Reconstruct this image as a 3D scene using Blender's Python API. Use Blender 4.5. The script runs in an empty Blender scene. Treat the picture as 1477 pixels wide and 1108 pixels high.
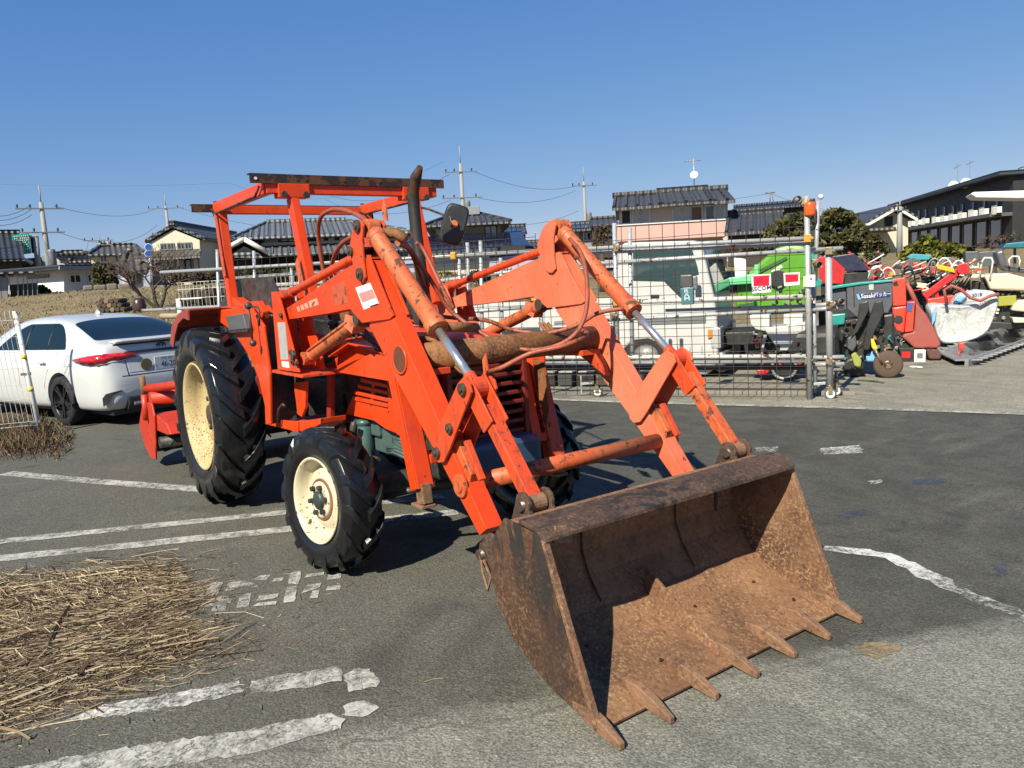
import bpy, math, random
from mathutils import Vector, Matrix
R = math.radians
random.seed(7)
scene = bpy.context.scene
col = scene.collection

# ---------------------------------------------------------------- camera
PW, PH, F = 1477.0, 1108.0, 1137.547
CAM = Vector((5.8533, -2.2488, 1.4783))
YAW, PITCH, ROLL = R(144.5237), R(-7.4009), R(-3.0647)
fwd = Vector((math.cos(YAW)*math.cos(PITCH), math.sin(YAW)*math.cos(PITCH), math.sin(PITCH)))
r0 = Vector((math.sin(YAW), -math.cos(YAW), 0)); u0 = r0.cross(fwd)
rt = math.cos(ROLL)*r0 + math.sin(ROLL)*u0
up = -math.sin(ROLL)*r0 + math.cos(ROLL)*u0
cd = bpy.data.cameras.new('camera'); cam = bpy.data.objects.new('camera', cd); col.objects.link(cam)
m = Matrix.Identity(4)
for i in range(3):
    m[i][0], m[i][1], m[i][2], m[i][3] = rt[i], up[i], -fwd[i], CAM[i]
cam.matrix_world = m
cd.sensor_fit = 'HORIZONTAL'; cd.sensor_width = 36; cd.lens = 36*F/PW
cd.clip_start = .05; cd.clip_end = 2000
scene.camera = cam

# ---------------------------------------------------------------- sky, sun, exposure
SUN = Vector((.302, -.699, .648)).normalized()
ELEV, AZ = math.asin(SUN.z), math.atan2(SUN.y, SUN.x)
world = bpy.data.worlds.new('World'); scene.world = world; world.use_nodes = True
nt = world.node_tree
sky = nt.nodes.new('ShaderNodeTexSky'); sky.sky_type = 'NISHITA'; sky.sun_disc = False
sky.sun_elevation = ELEV; sky.sun_rotation = R(90) - AZ
sky.air_density = 1.0; sky.dust_density = 0.0; sky.ozone_density = 6.0; sky.altitude = 1500
bg = nt.nodes['Background']; bg.inputs[1].default_value = .10
# the whole sky through one tone curve: the clear winter blue of the photograph
sx = nt.nodes.new('ShaderNodeSeparateColor'); cx = nt.nodes.new('ShaderNodeCombineColor'); nt.links.new(sky.outputs[0], sx.inputs[0])
for i, (g_, a_) in enumerate(((1.0, .68), (.66, .465), (.33, .470))):
    m0 = nt.nodes.new('ShaderNodeMath'); m0.operation = 'MULTIPLY'; m0.inputs[1].default_value = .085; nt.links.new(sx.outputs[i], m0.inputs[0])
    m1 = nt.nodes.new('ShaderNodeMath'); m1.operation = 'POWER'; m1.inputs[1].default_value = g_; nt.links.new(m0.outputs[0], m1.inputs[0])
    m2 = nt.nodes.new('ShaderNodeMath'); m2.operation = 'MULTIPLY'; m2.inputs[1].default_value = a_*10; nt.links.new(m1.outputs[0], m2.inputs[0]); nt.links.new(m2.outputs[0], cx.inputs[i])
nt.links.new(cx.outputs[0], bg.inputs[0])
sd = bpy.data.lights.new('sun', 'SUN'); sd.energy = 5.0; sd.angle = R(.53); sd.color = (1, .94, .77)
so = bpy.data.objects.new('sun', sd); col.objects.link(so)
so.rotation_euler = SUN.to_track_quat('Z', 'Y').to_euler()
vs = scene.view_settings
scene.display_settings.display_device = 'sRGB'
vs.view_transform = 'Standard'; vs.look = 'None'; vs.exposure = 0.80; vs.gamma = 1; vs.use_curve_mapping = False

# ---------------------------------------------------------------- photo pixel -> place
def ray(x, y):
    return fwd + rt*((x-PW/2)/F) - up*((y-PH/2)/F)
def onY(x, y, Y):
    d = ray(x, y); return CAM + d*((Y-CAM.y)/d.y)
def onX(x, y, X):
    d = ray(x, y); return CAM + d*((X-CAM.x)/d.x)
def gp(x, y, z=0.0):
    d = ray(x, y); return CAM + d*((z-CAM.z)/d.z)
# place frame: u to the right of the view, v away from it, z up
FV = Vector((math.cos(YAW), math.sin(YAW), 0)); RV = Vector((math.sin(YAW), -math.cos(YAW), 0))
ROTV = math.atan2(RV.y, RV.x)
def uvz(u, v, z): return Vector((CAM.x, CAM.y, 0)) + RV*u + FV*v + Vector((0, 0, z))
def atv(x, y, v):            # the point on the ray that stands v metres away -> (u, z)
    d = ray(x, y); t = v/d.dot(FV); p = CAM + d*t
    return (p-CAM).dot(RV), p.z
def sst(a, b, x):
    t = min(1, max(0, (x-a)/(b-a))); return t*t*(3-2*t)
def terrain(u, v): return 2.0*sst(15, 46, v) - .012
def gz(v): return max(0, terrain(0, v))

# ---------------------------------------------------------------- mesh builder
class MB:
    def __init__(s): s.v = []; s.f = []; s.sm = []
    def add(s, vs_, fs, smooth=False):
        o = len(s.v); s.v += [tuple(p) for p in vs_]
        for f in fs: s.f.append([i+o for i in f]); s.sm.append(smooth)
        return s
    def box(s, c, d, rot=None):
        c = Vector(c); h = Vector(d)/2; P = []
        for i in range(8):
            p = Vector(((1 if i & 1 else -1)*h.x, (1 if i & 2 else -1)*h.y, (1 if i & 4 else -1)*h.z))
            if rot is not None: p = rot @ p
            P.append(c+p)
        return s.add(P, [(0,2,3,1), (4,5,7,6), (0,1,5,4), (2,6,7,3), (0,4,6,2), (1,3,7,5)])
    def b2(s, x0, x1, y0, y1, z0, z1):
        return s.box(((x0+x1)/2, (y0+y1)/2, (z0+z1)/2), (abs(x1-x0), abs(y1-y0), abs(z1-z0)))
    def bar(s, a, b, w, h, ref=(0,0,1)):
        a = Vector(a); b = Vector(b); d = (b-a); L = d.length; d.normalize()
        ref = Vector(ref)
        if abs(d.dot(ref)) > .98: ref = Vector((1,0,0))
        x = d.cross(ref).normalized(); z = x.cross(d)
        rot = Matrix((x, d, z)).transposed()
        return s.box((a+b)/2, (w, L, h), rot)
    def prism(s, poly, t0, t1, ax='y'):
        n = len(poly)
        def P(p, t): return (p[0], t, p[1]) if ax == 'y' else ((t, p[0], p[1]) if ax == 'x' else (p[0], p[1], t))
        V = [P(p, t0) for p in poly] + [P(p, t1) for p in poly]
        fs = [list(range(n)), list(range(2*n-1, n-1, -1))]
        for i in range(n): j = (i+1) % n; fs.append((j, i, i+n, j+n))
        return s.add(V, fs)
    def strip(s, poly, t0, t1, th, ax='y'):        # an open profile as a bent plate
        n = len(poly); A = [Vector(p) for p in poly]; off = []
        for i in range(n):
            d = (A[min(i+1, n-1)]-A[max(i-1, 0)]).normalized(); off.append(A[i]+Vector((-d.y, d.x))*th)
        for i in range(n-1): s.prism([A[i], A[i+1], off[i+1], off[i]], t0, t1, ax)
        return s
    def tube(s, pts, r, n=10, cap=True, smooth=True):
        pts = [Vector(p) for p in pts]; k = len(pts)
        rs = r if isinstance(r, (list, tuple)) else [r]*k
        V = []; prev = None
        for i, p in enumerate(pts):
            d = (pts[min(i+1, k-1)]-pts[max(i-1, 0)]).normalized()
            if prev is None:
                ref = Vector((0,0,1)) if abs(d.z) < .9 else Vector((1,0,0)); x = d.cross(ref).normalized()
            else:
                x = (prev - d*prev.dot(d)).normalized()
            prev = x; y = d.cross(x)
            for j in range(n):
                a = 2*math.pi*j/n; V.append(p + (x*math.cos(a)+y*math.sin(a))*rs[i])
        o = len(s.v); s.v += [tuple(p) for p in V]
        for i in range(k-1):
            for j in range(n):
                a = i*n+j; b = i*n+(j+1) % n
                s.f.append([o+a, o+b, o+b+n, o+a+n]); s.sm.append(smooth)
        if cap:
            s.f.append([o+j for j in range(n-1, -1, -1)]); s.sm.append(False)
            s.f.append([o+(k-1)*n+j for j in range(n)]); s.sm.append(False)
        return s
    def lathe(s, prof, c, axis, n=32, smooth=True, close=False):   # prof: (radius, along axis)
        c = Vector(c); a = Vector(axis).normalized()
        ref = Vector((0,0,1)) if abs(a.z) < .9 else Vector((1,0,0))
        x = a.cross(ref).normalized(); y = a.cross(x); k = len(prof); V = []
        for r, t in prof:
            for j in range(n):
                q = 2*math.pi*j/n; V.append(c + a*t + (x*math.cos(q)+y*math.sin(q))*r)
        fs = []
        for i in range(k-1 if not close else k):
            i2 = (i+1) % k
            for j in range(n):
                j2 = (j+1) % n; fs.append((i*n+j, i*n+j2, i2*n+j2, i2*n+j))
        s.add(V, fs, smooth)
        return s
    def disc(s, c, axis, r, h, n=20): return s.lathe([(0.0001,-h/2),(r,-h/2),(r,h/2),(0.0001,h/2)], c, axis, n, False)
    def ball(s, c, r, n=12, m=8):
        c = Vector(c); r = Vector(r) if hasattr(r, '__len__') else Vector((r,r,r)); V = []
        for i in range(m+1):
            t = math.pi*i/m
            for j in range(n):
                p = 2*math.pi*j/n
                V.append(c+Vector((r.x*math.sin(t)*math.cos(p), r.y*math.sin(t)*math.sin(p), r.z*math.cos(t))))
        return s.add(V, [(i*n+j, (i+1)*n+j, (i+1)*n+(j+1) % n, i*n+(j+1) % n) for i in range(m) for j in range(n)], True)
    def loft(s, rings, cap=True, smooth=True, closed=True):
        n = len(rings[0]); V = [p for r in rings for p in r]; fs = []
        for i in range(len(rings)-1):
            for j in range(n if closed else n-1): fs.append((i*n+j, i*n+(j+1) % n, (i+1)*n+(j+1) % n, (i+1)*n+j))
        o = len(s.v); s.add(V, fs, smooth)
        if cap:
            s.f.append([o+j for j in range(n-1, -1, -1)]); s.sm.append(False)
            s.f.append([o+(len(rings)-1)*n+j for j in range(n)]); s.sm.append(False)
        return s
    def mirror(s, yc):                       # the same shape on the other side of y = yc
        t = MB(); t.v = [(x, 2*yc-y, z) for x, y, z in s.v]; t.f = [f[::-1] for f in s.f]; t.sm = list(s.sm); return t
    def moved(s, M_):
        t = MB(); t.v = [tuple(M_ @ Vector(p)) for p in s.v]; t.f = [list(f) for f in s.f]; t.sm = list(s.sm); return t
    def build(s, name, mat_, parent=None, bevel=0, seg=2, fix=True):
        me = bpy.data.meshes.new(name); me.from_pydata(s.v, [], s.f)
        me.polygons.foreach_set('use_smooth', s.sm)
        if fix:
            import bmesh
            b = bmesh.new(); b.from_mesh(me); bmesh.ops.remove_doubles(b, verts=b.verts, dist=1e-6) if len(s.v) < 4000 else None
            bmesh.ops.recalc_face_normals(b, faces=b.faces); b.to_mesh(me); b.free()
        me.materials.append(mat_); me.update()
        o = bpy.data.objects.new(name, me); col.objects.link(o)
        if parent is not None: o.parent = parent
        if bevel:
            md = o.modifiers.new('bevel', 'BEVEL'); md.width = bevel; md.segments = seg; md.limit_method = 'ANGLE'
            md.angle_limit = R(35); md.harden_normals = False
        return o

def tag(o, label=None, cat=None, group=None, kind=None):
    if label: o['label'] = label
    if cat: o['category'] = cat
    if group: o['group'] = group
    if kind: o['kind'] = kind
    return o
def thing(name, label, cat, loc=(0,0,0), rz=0, group=None):
    o = bpy.data.objects.new(name, None); o.empty_display_size = .2; col.objects.link(o)
    o.location = loc; o.rotation_euler = (0, 0, rz)
    return tag(o, label, cat, group)
def sub(name, parent, loc=(0,0,0), rot=(0,0,0)):
    o = bpy.data.objects.new(name, None); o.empty_display_size = .1; col.objects.link(o)
    o.parent = parent; o.location = loc; o.rotation_euler = rot; return o
def copy_tree(o, parent=None):
    c = o.copy(); col.objects.link(c); c.parent = parent
    for ch in list(o.children): copy_tree(ch, c)
    return c
def struct(mb, name, mat_, label=None):
    o = mb.build(name, mat_); return tag(o, label, None, None, 'structure')

# ---------------------------------------------------------------- materials
class N:
    def __init__(s, name):
        s.m = bpy.data.materials.new(name); s.m.use_nodes = True; s.t = s.m.node_tree
        s.b = s.t.nodes['Principled BSDF']; s.out = s.t.nodes['Material Output']; s.tc = None
    def n(s, typ, **kw):
        x = s.t.nodes.new('ShaderNode'+typ)
        for k, v in kw.items():
            if hasattr(x, k): setattr(x, k, v)
        return x
    def l(s, a, b): s.t.links.new(a, b)
    def co(s, space='Object'):
        if s.tc is None: s.tc = s.n('TexCoord')
        return s.tc.outputs[space]
    def noise(s, scale, detail=4, rough=.6, vec=None, stretch=None, dist=0):
        x = s.n('TexNoise'); x.inputs['Scale'].default_value = scale; x.inputs['Detail'].default_value = detail
        x.inputs['Roughness'].default_value = rough; x.inputs['Distortion'].default_value = dist
        v = vec or s.co()
        if stretch:
            mp = s.n('Mapping'); mp.inputs['Scale'].default_value = stretch; s.l(v, mp.inputs[0]); v = mp.outputs[0]
        s.l(v, x.inputs['Vector']); return x.outputs['Fac']
    def voro(s, scale, vec=None, feat='F1', out='Distance', rnd=1):
        x = s.n('TexVoronoi', feature=feat); x.inputs['Scale'].default_value = scale; x.inputs['Randomness'].default_value = rnd
        s.l(vec or s.co(), x.inputs['Vector']); return x.outputs[out]
    def ramp(s, fac, stops, interp='LINEAR'):
        x = s.n('ValToRGB'); e = x.color_ramp.elements; x.color_ramp.interpolation = interp
        while len(e) < len(stops): e.new(.5)
        for i, (p, c) in enumerate(stops):
            e[i].position = p; c = c if hasattr(c, '__len__') else (c, c, c); e[i].color = (*c, 1)
        s.l(fac, x.inputs[0]); return x.outputs[0]
    def mix(s, fac, a, b, mode='MIX'):
        x = s.n('MixRGB', blend_type=mode)
        for i, v in ((0, fac), (1, a), (2, b)):
            if hasattr(v, 'node'): s.l(v, x.inputs[i])
            elif i == 0: x.inputs[0].default_value = v
            else: x.inputs[i].default_value = (*v, 1) if hasattr(v, '__len__') else (v, v, v, 1)
        return x.outputs[0]
    def math(s, op, a, b=0, c=None):
        x = s.n('Math', operation=op)
        for i, v in enumerate((a, b) if c is None else (a, b, c)):
            if hasattr(v, 'node'): s.l(v, x.inputs[i])
            else: x.inputs[i].default_value = v
        return x.outputs[0]
    def bump(s, h, strength=.3, dist=.01):
        x = s.n('Bump'); x.inputs['Strength'].default_value = strength; x.inputs['Distance'].default_value = dist
        s.l(h, x.inputs['Height']); s.l(x.outputs[0], s.b.inputs['Normal']); return x
    def set(s, k, v):
        i = s.b.inputs[k]
        if hasattr(v, 'node'): s.l(v, i)
        else: i.default_value = (*v, 1) if hasattr(v, '__len__') and len(v) == 3 else v
    def rnd(s): return s.n('NewGeometry').outputs['Random Per Island']
def mulc(c, k): return tuple(x*k for x in c)
MT = {}
RUST1, RUST2, RUST3 = (.11, .042, .018), (.055, .024, .013), (.21, .10, .045)
def paint(name, c, rough=.4, metal=0, var=.18, scale=3, dirt=.0, rust=0, rscale=18, bump=0, dust=0, spec=.5, fade=None, edge=0):
    """painted or plain surface: uneven tone, dust film, chips of rust"""
    if name in MT: return MT[name]
    c = mulc(c, .82)
    k = N(name); base = k.mix(k.noise(scale, 5, .65), mulc(c, 1-var), mulc(c, 1+var*.8))
    if fade: base = k.mix(k.ramp(k.noise(1.7, 4), [(.38, 0), (.68, 1)]), base, fade)
    rg = k.ramp(k.noise(scale*4, 4), [(.3, max(.05, rough-.1)), (.75, min(1, rough+.16))])
    if dust: base = k.mix(k.ramp(k.noise(scale*1.6, 6, .7), [(.42, 0), (.75, dust)]), base, (.26, .22, .17))
    if dirt: base = k.mix(k.ramp(k.noise(scale*5, 6, .75, None, (1, 1, .35)), [(.5, 0), (.72, dirt)]), base, (.035, .022, .015))
    if rust:
        msk = k.ramp(k.math('ADD', k.math('MULTIPLY', k.noise(rscale, 6, .7), .75), k.math('MULTIPLY', k.noise(2.6, 3), .25)), [(.60-rust*.2, 0), (.615-rust*.2, 1)])
        rc = k.mix(k.noise(60, 3), RUST2, RUST1); base = k.mix(msk, base, rc)
        rg = k.mix(msk, rg, .85)
    if edge:                             # paint chipped along the corners of the plate
        bv = k.n('Bevel'); bv.samples = 3; bv.inputs['Radius'].default_value = .007; ge = k.n('NewGeometry'); dt = k.n('VectorMath', operation='DOT_PRODUCT')
        k.l(bv.outputs[0], dt.inputs[0]); k.l(ge.outputs['Normal'], dt.inputs[1])
        em = k.math('MULTIPLY', k.ramp(k.math('SUBTRACT', 1, dt.outputs['Value']), [(.015, 0), (.10, 1)]), k.ramp(k.noise(16, 5, .7), [(.46, 0), (.60, edge)]))
        base = k.mix(em, base, k.mix(k.noise(45, 3), (.05, .028, .018), (.17, .085, .045))); rg = k.mix(em, rg, .8)
    k.set('Base Color', base); k.set('Roughness', rg); k.set('Metallic', metal); k.b.inputs['Specular IOR Level'].default_value = spec
    if bump: k.bump(k.noise(scale*22, 5, .7), bump, .004)
    MT[name] = k.m; return k.m
def rusty(name, lo, mid, hi, scale=5, black=False):
    k = N(name); a = k.noise(scale*.55, 6, .62, None, None, .4); b = k.noise(75, 5, .7)
    c = k.ramp(a, [(.30, lo), (.5, mid), (.72, mulc(mid, 1.35))])
    fleck = k.math('MULTIPLY', k.ramp(b, [(.50, 0), (.60, 1)]), k.ramp(k.noise(scale*.8, 5, .65), [(.36, .08), (.64, .8)]))
    c = k.mix(fleck, c, hi); c = k.mix(k.math('MULTIPLY', k.ramp(k.noise(38, 6, .72), [(.54, 0), (.62, 1)]), .55), c, mulc(lo, .55)); c = k.mix(k.ramp(k.noise(7, 5, .6, None, (3.5, 3.5, .5)), [(.55, 0), (.75, .35)]), c, mulc(lo, .8))
    c = k.mix(k.math('MULTIPLY', k.ramp(k.noise(2.4, 5, .6, None, (.8, 2.2, 1)), [(.50, 0), (.72, .6)]), k.ramp(k.noise(55, 5, .75, None, (.25, 1, 1)), [(.42, .2), (.6, 1)])), c, mulc(hi, .95))
    if black: c = k.mix(k.math('MULTIPLY', k.ramp(k.noise(5, 8, .72, None, (1.6, 1, .7), .5), [(.50, 0), (.54, 1)]), k.ramp(k.noise(1.7, 2, .5), [(.42, 0), (.58, .95)])), c, (.016, .014, .013))
    k.set('Base Color', c); k.set('Roughness', k.ramp(b, [(.3, .6), (.7, .95)])); k.set('Metallic', .1)
    k.bump(k.math('ADD', b, k.noise(110, 4, .7)), .45, .004); MT[name] = k.m; return k.m
def glassy(name, c=(.02, .03, .03), rough=.03):
    k = N(name); k.set('Base Color', c); k.set('Roughness', rough); k.b.inputs['Specular IOR Level'].default_value = .9
    MT[name] = k.m; return k.m
def islands(name, stops, rough=.75, trans=0, noise=0):
    stops = [(p_, mulc(q_, .84)) for p_, q_ in stops]
    k = N(name); c = k.ramp(k.rnd(), stops)
    if noise: c = k.mix(.55, c, k.ramp(k.noise(noise, 3), [(.3, mulc(stops[0][1], .6)), (.7, mulc(stops[-1][1], 1.1))]))
    k.set('Base Color', c); k.set('Roughness', rough); k.b.inputs['Specular IOR Level'].default_value = .25
    if trans:
        t = k.n('BsdfTranslucent'); k.l(c, t.inputs[0]); mx = k.n('MixShader'); mx.inputs[0].default_value = trans
        k.l(k.b.outputs[0], mx.inputs[1]); k.l(t.outputs[0], mx.inputs[2]); k.l(mx.outputs[0], k.out.inputs[0])
    MT[name] = k.m; return k.m
# ---------------------------------------------------------------- ground
def terrain(u, v):
    left = .95*sst(12.3, 15.0, v) + 1.05*sst(15, 30, v)*1.0
    right = 2.0*sst(20, 46, v)
    k = sst(-2.5, 2.0, u)
    return left*(1-k) + right*k - .012
def gz(u, v): return max(0, terrain(u, v))
def place(x, v):                       # where the ray's column meets the terrain at v metres: (u, z)
    u = atv(x, 420, v)[0]; return u, gz(u, v)

def asphalt(name, c0, c1, seam=None, c2=None, c3=None, patch_=None, c4=None):
    k = N(name)
    big = k.noise(.55, 5, .6); mid = k.noise(3.1, 6, .7); st = k.noise(1.1, 6, .65, None, (2.2, .5, 1))
    tone = k.mix(k.ramp(big, [(.3, 0), (.72, 1)]), c0, c1)
    if seam:                            # older, paler surfacing on the near side of a seam in the paving
        a, b = seam; d = (b-a).normalized(); nx, ny = -d.y, d.x
        sp = k.n('SeparateXYZ'); k.l(k.co(), sp.inputs[0])
        sd_ = k.math('ADD', k.math('MULTIPLY', k.math('SUBTRACT', sp.outputs[0], a.x), nx), k.math('MULTIPLY', k.math('SUBTRACT', sp.outputs[1], a.y), ny))
        sd_ = k.math('ADD', sd_, k.math('MULTIPLY', k.math('SUBTRACT', k.noise(6, 5), .5), .22))
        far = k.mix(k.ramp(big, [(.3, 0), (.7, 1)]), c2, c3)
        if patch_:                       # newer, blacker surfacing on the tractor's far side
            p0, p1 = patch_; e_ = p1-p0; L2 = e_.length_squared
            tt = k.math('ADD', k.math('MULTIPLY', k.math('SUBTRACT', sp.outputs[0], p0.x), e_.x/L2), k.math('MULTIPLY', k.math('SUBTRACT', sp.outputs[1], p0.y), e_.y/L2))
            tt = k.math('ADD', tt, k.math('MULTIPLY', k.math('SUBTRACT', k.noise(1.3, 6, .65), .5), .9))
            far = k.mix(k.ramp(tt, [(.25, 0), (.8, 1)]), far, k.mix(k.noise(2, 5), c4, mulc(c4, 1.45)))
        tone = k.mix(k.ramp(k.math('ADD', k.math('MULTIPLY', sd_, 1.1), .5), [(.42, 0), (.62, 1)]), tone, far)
        edge = k.math('ABSOLUTE', sd_)
        tone = k.mix(k.ramp(edge, [(.004, .75), (.016, 0)]), tone, (.03, .03, .028)); tone = k.mix(k.math('MULTIPLY', k.ramp(edge, [(.02, .6), (.12, 0)]), k.noise(8, 4)), tone, (.26, .25, .22))
    tone = k.mix(k.ramp(mid, [(.35, .45), (.6, 0)]), tone, mulc(c0, .62))
    tone = k.mix(k.ramp(st, [(.56, 0), (.74, .5)]), tone, (.145, .132, .112))
    v1 = k.voro(135, out='Color'); v2 = k.voro(95); v3 = k.voro(300, out='Color')
    g = k.n('RGBToBW'); k.l(v1, g.inputs[0]); g3 = k.n('RGBToBW'); k.l(v3, g3.inputs[0])
    tone = k.mix(1, tone, k.ramp(g.outputs[0], [(.10, .62), (.45, .97), (.85, 1.45)]), 'MULTIPLY')
    tone = k.mix(1, tone, k.ramp(g3.outputs[0], [(.1, .72), (.85, 1.32)]), 'MULTIPLY')
    tone = k.mix(k.ramp(k.voro(9, out='Distance'), [(.018, .7), (.034, 0)]), tone, (.4, .37, .32))
    oil = k.math('MAXIMUM', k.math('MULTIPLY', k.ramp(k.noise(.9, 4, .6, None, (1, 1, 1), .6), [(.58, 0), (.72, 1)]), .6), k.math('MULTIPLY', k.ramp(k.noise(3.3, 5, .6, None, None, .8), [(.64, 0), (.72, 1)]), .5))
    track = k.ramp(k.noise(2.2, 3, .5, None, (.25, 2.6, 1), .3), [(.48, 0), (.66, .35)]); tone = k.mix(track, tone, mulc(c0, .5))
    tone = k.mix(oil, tone, (.024, .023, .022))
    k.set('Base Color', tone); k.set('Roughness', k.ramp(mid, [(.3, .78), (.7, .95)])); k.b.inputs['Specular IOR Level'].default_value = .35
    k.bump(k.math('ADD', k.math('MULTIPLY', v2, 1.0), k.math('MULTIPLY', k.noise(200, 3), .5)), .55, .006)
    return k.m
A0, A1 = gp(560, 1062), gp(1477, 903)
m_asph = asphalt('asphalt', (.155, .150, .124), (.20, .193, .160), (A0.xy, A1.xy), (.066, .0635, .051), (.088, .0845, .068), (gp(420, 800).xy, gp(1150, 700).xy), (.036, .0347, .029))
m_yard = asphalt('worn yard paving', (.19, .178, .14), (.25, .233, .183))
k = N('dry field'); c = k.ramp(k.noise(.5, 6, .7), [(.3, (.11, .09, .04)), (.5, (.21, .16, .08)), (.7, (.27, .21, .115))])
c = k.mix(k.ramp(k.noise(9, 5, .7), [(.4, .7), (.6, 0)]), c, (.07, .052, .025)); k.set('Base Color', c); k.set('Roughness', .95)
k.bump(k.noise(20, 5, .7), .6, .04); m_field = k.m

mb = MB(); us = [-400, -200, -120, -80, -60, -45, -36] + [-30+i*1.5 for i in range(41)] + [36, 45, 60, 80, 120, 200, 400]
vv = [-40, -10, 0, 6, 10, 11.5] + [12+.75*i for i in range(26)] + [33, 37, 42, 48, 56, 70, 100, 160, 300, 600, 1200]
idx = {}
V = []
for j, v in enumerate(vv):
    for i, u in enumerate(us):
        V.append(uvz(u, v, terrain(u, v) + (random.uniform(-.02, .02) if v > 14 and u < 4 and terrain(u, v) > .5 else 0)))
n = len(us)
mb.add(V, [(j*n+i, j*n+i+1, (j+1)*n+i+1, (j+1)*n+i) for j in range(len(vv)-1) for i in range(n-1)], True)
struct(mb, 'ground', m_field)
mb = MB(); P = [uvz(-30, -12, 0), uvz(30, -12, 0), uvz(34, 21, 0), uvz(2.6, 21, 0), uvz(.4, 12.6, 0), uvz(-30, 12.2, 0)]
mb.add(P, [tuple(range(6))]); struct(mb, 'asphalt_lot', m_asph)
L0, L1 = gp(640, 572), gp(1477, 596)
d = (L1-L0).normalized(); nrm = Vector((-d.y, d.x, 0))
if nrm.dot(FV) < 0: nrm = -nrm
P = [L0-d*6, L1+d*30, L1+d*30+nrm*16, L0+d*1.5+nrm*16, L0-d*3+nrm*4]
mb = MB(); mb.add([(p.x, p.y, .004) for p in P], [(0,1,2,3)]); struct(mb, 'yard_pavement', m_yard)

def road_paint(name, wear, c=(.46, .45, .405), scale=14):
    k = N(name)
    msk = k.math('ADD', k.math('ADD', k.math('MULTIPLY', k.noise(scale, 7, .75), .45), k.math('MULTIPLY', k.noise(85, 4, .7), .25)), k.math('MULTIPLY', k.noise(2.2, 3), .3))
    wv = k.n('TexNoise'); wv.inputs['Scale'].default_value = 7; wv.inputs['Detail'].default_value = 5; k.l(k.co(), wv.inputs['Vector'])
    crack = k.voro(4.2, k.mix(.22, k.co(), wv.outputs['Color'], 'LINEAR_LIGHT'), 'DISTANCE_TO_EDGE')
    t = k.n('BsdfTransparent'); mx = k.n('MixShader')
    op = k.ramp(msk, [(wear-.055, 0), (wear+.075, 1)])
    op = k.math('MULTIPLY', op, k.ramp(k.math('ADD', crack, k.math('MULTIPLY', k.math('SUBTRACT', k.noise(30, 4), .5), .03)), [(.004, .25), (.022, 1)]))
    k.set('Base Color', k.mix(k.ramp(k.noise(40, 5, .7), [(.35, .55), (.65, 0)]), c, mulc(c, .55))); k.set('Roughness', .8)
    k.bump(k.noise(90, 4, .7), .5, .004)
    k.l(op, mx.inputs[0]); k.l(t.outputs[0], mx.inputs[1]); k.l(k.b.outputs[0], mx.inputs[2]); k.l(mx.outputs[0], k.out.inputs[0])
    return k.m
m_line = road_paint('white road paint', .468); m_worn = road_paint('worn white road paint', .485, (.6, .59, .55), 26)
m_faint = road_paint('faint worn paint', .475, (.5, .49, .46), 20)
def ragged(poly, step=.05, amp=.006):
    out = []
    for i, a in enumerate(poly):
        b = poly[(i+1) % len(poly)]; n_ = max(1, int((b-a).length/step))
        for j in range(n_):
            p = a.lerp(b, j/n_); out.append(p + Vector((random.uniform(-amp, amp), random.uniform(-amp, amp), 0)))
    return out
def marking(pxs, mat_, name='parking_line', z=.004, amp=.006):
    P = ragged([gp(*q) for q in pxs], .022, amp*.8); mb = MB(); mb.add([(p.x, p.y, z) for p in P], [tuple(range(len(P)))])
    return struct(mb, name, mat_)
def band(pts, w, mat_, name='parking_line', z=.004, amp=.006, end=None):
    G = [gp(*q) for q in pts]; A = []; B = []
    for i, g in enumerate(G):
        d = (G[min(i+1, len(G)-1)]-G[max(i-1, 0)]).normalized(); nn = Vector((-d.y, d.x, 0))*w/2
        A.append(g+nn); B.append(g-nn)
    P = ragged(A + B[::-1], .05, amp); mb = MB(); mb.add([(p.x, p.y, z) for p in P], [tuple(range(len(P)))])
    return struct(mb, name, mat_)
band([(-60, 788), (200, 761), (410, 740), (640, 716)], .115, m_line)
band([(-60, 812), (200, 786), (415, 764), (660, 739)], .125, m_line)
band([(8, 683), (140, 695), (284, 706), (330, 710)], .14, m_line)
marking([(92, 1040), (150, 1018), (250, 1001), (345, 984), (350, 1000), (250, 1022), (150, 1036)], m_worn, amp=.012)
marking([(362, 984), (430, 971), (480, 963), (495, 968), (494, 982), (450, 991), (362, 1003)], m_line, amp=.01)
marking([(497, 975), (512, 966), (532, 966), (547, 980), (545, 991), (520, 997), (502, 1001)], m_line, amp=.01)
marking([(-30, 1135), (25, 1107), (169, 1082), (355, 1054), (478, 1031), (496, 1040), (494, 1051), (422, 1072), (359, 1089), (228, 1108), (60, 1140)], m_line, amp=.012)
marking([(494, 1020), (520, 1012), (538, 1014), (545, 1023), (522, 1036), (498, 1033)], m_line, amp=.01)
band([(1190, 791), (1245, 797), (1290, 806), (1340, 832), (1400, 860), (1490, 895)], .085, m_worn, amp=.02)
band([(560, 568), (900, 581), (1200, 589), (1500, 599), (1950, 616)], .10, m_line, 'edge_line', .009)
def zc(x, y): return (x/2.368, 640+y/2.368)
def quadz(*q): marking([zc(*p) for p in q], m_line, 'painted_letter', amp=.003)
quadz((700,522), (722,478), (762,474), (742,518)); quadz((770,506), (778,480), (800,474), (835,470), (872,482), (890,498), (860,492), (820,488), (800,502))
quadz((862,468), (890,453), (926,450), (908,470)); quadz((926,474), (940,462), (970,459), (962,472))
quadz((984,482), (990,448), (1002,440), (1028,438), (1026,464), (1018,482)); quadz((1040,460), (1050,448), (1108,440), (1104,450))
quadz((1118,468), (1122,440), (1166,432), (1164,462)); quadz((684,562), (700,550), (790,536), (786,548))
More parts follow.
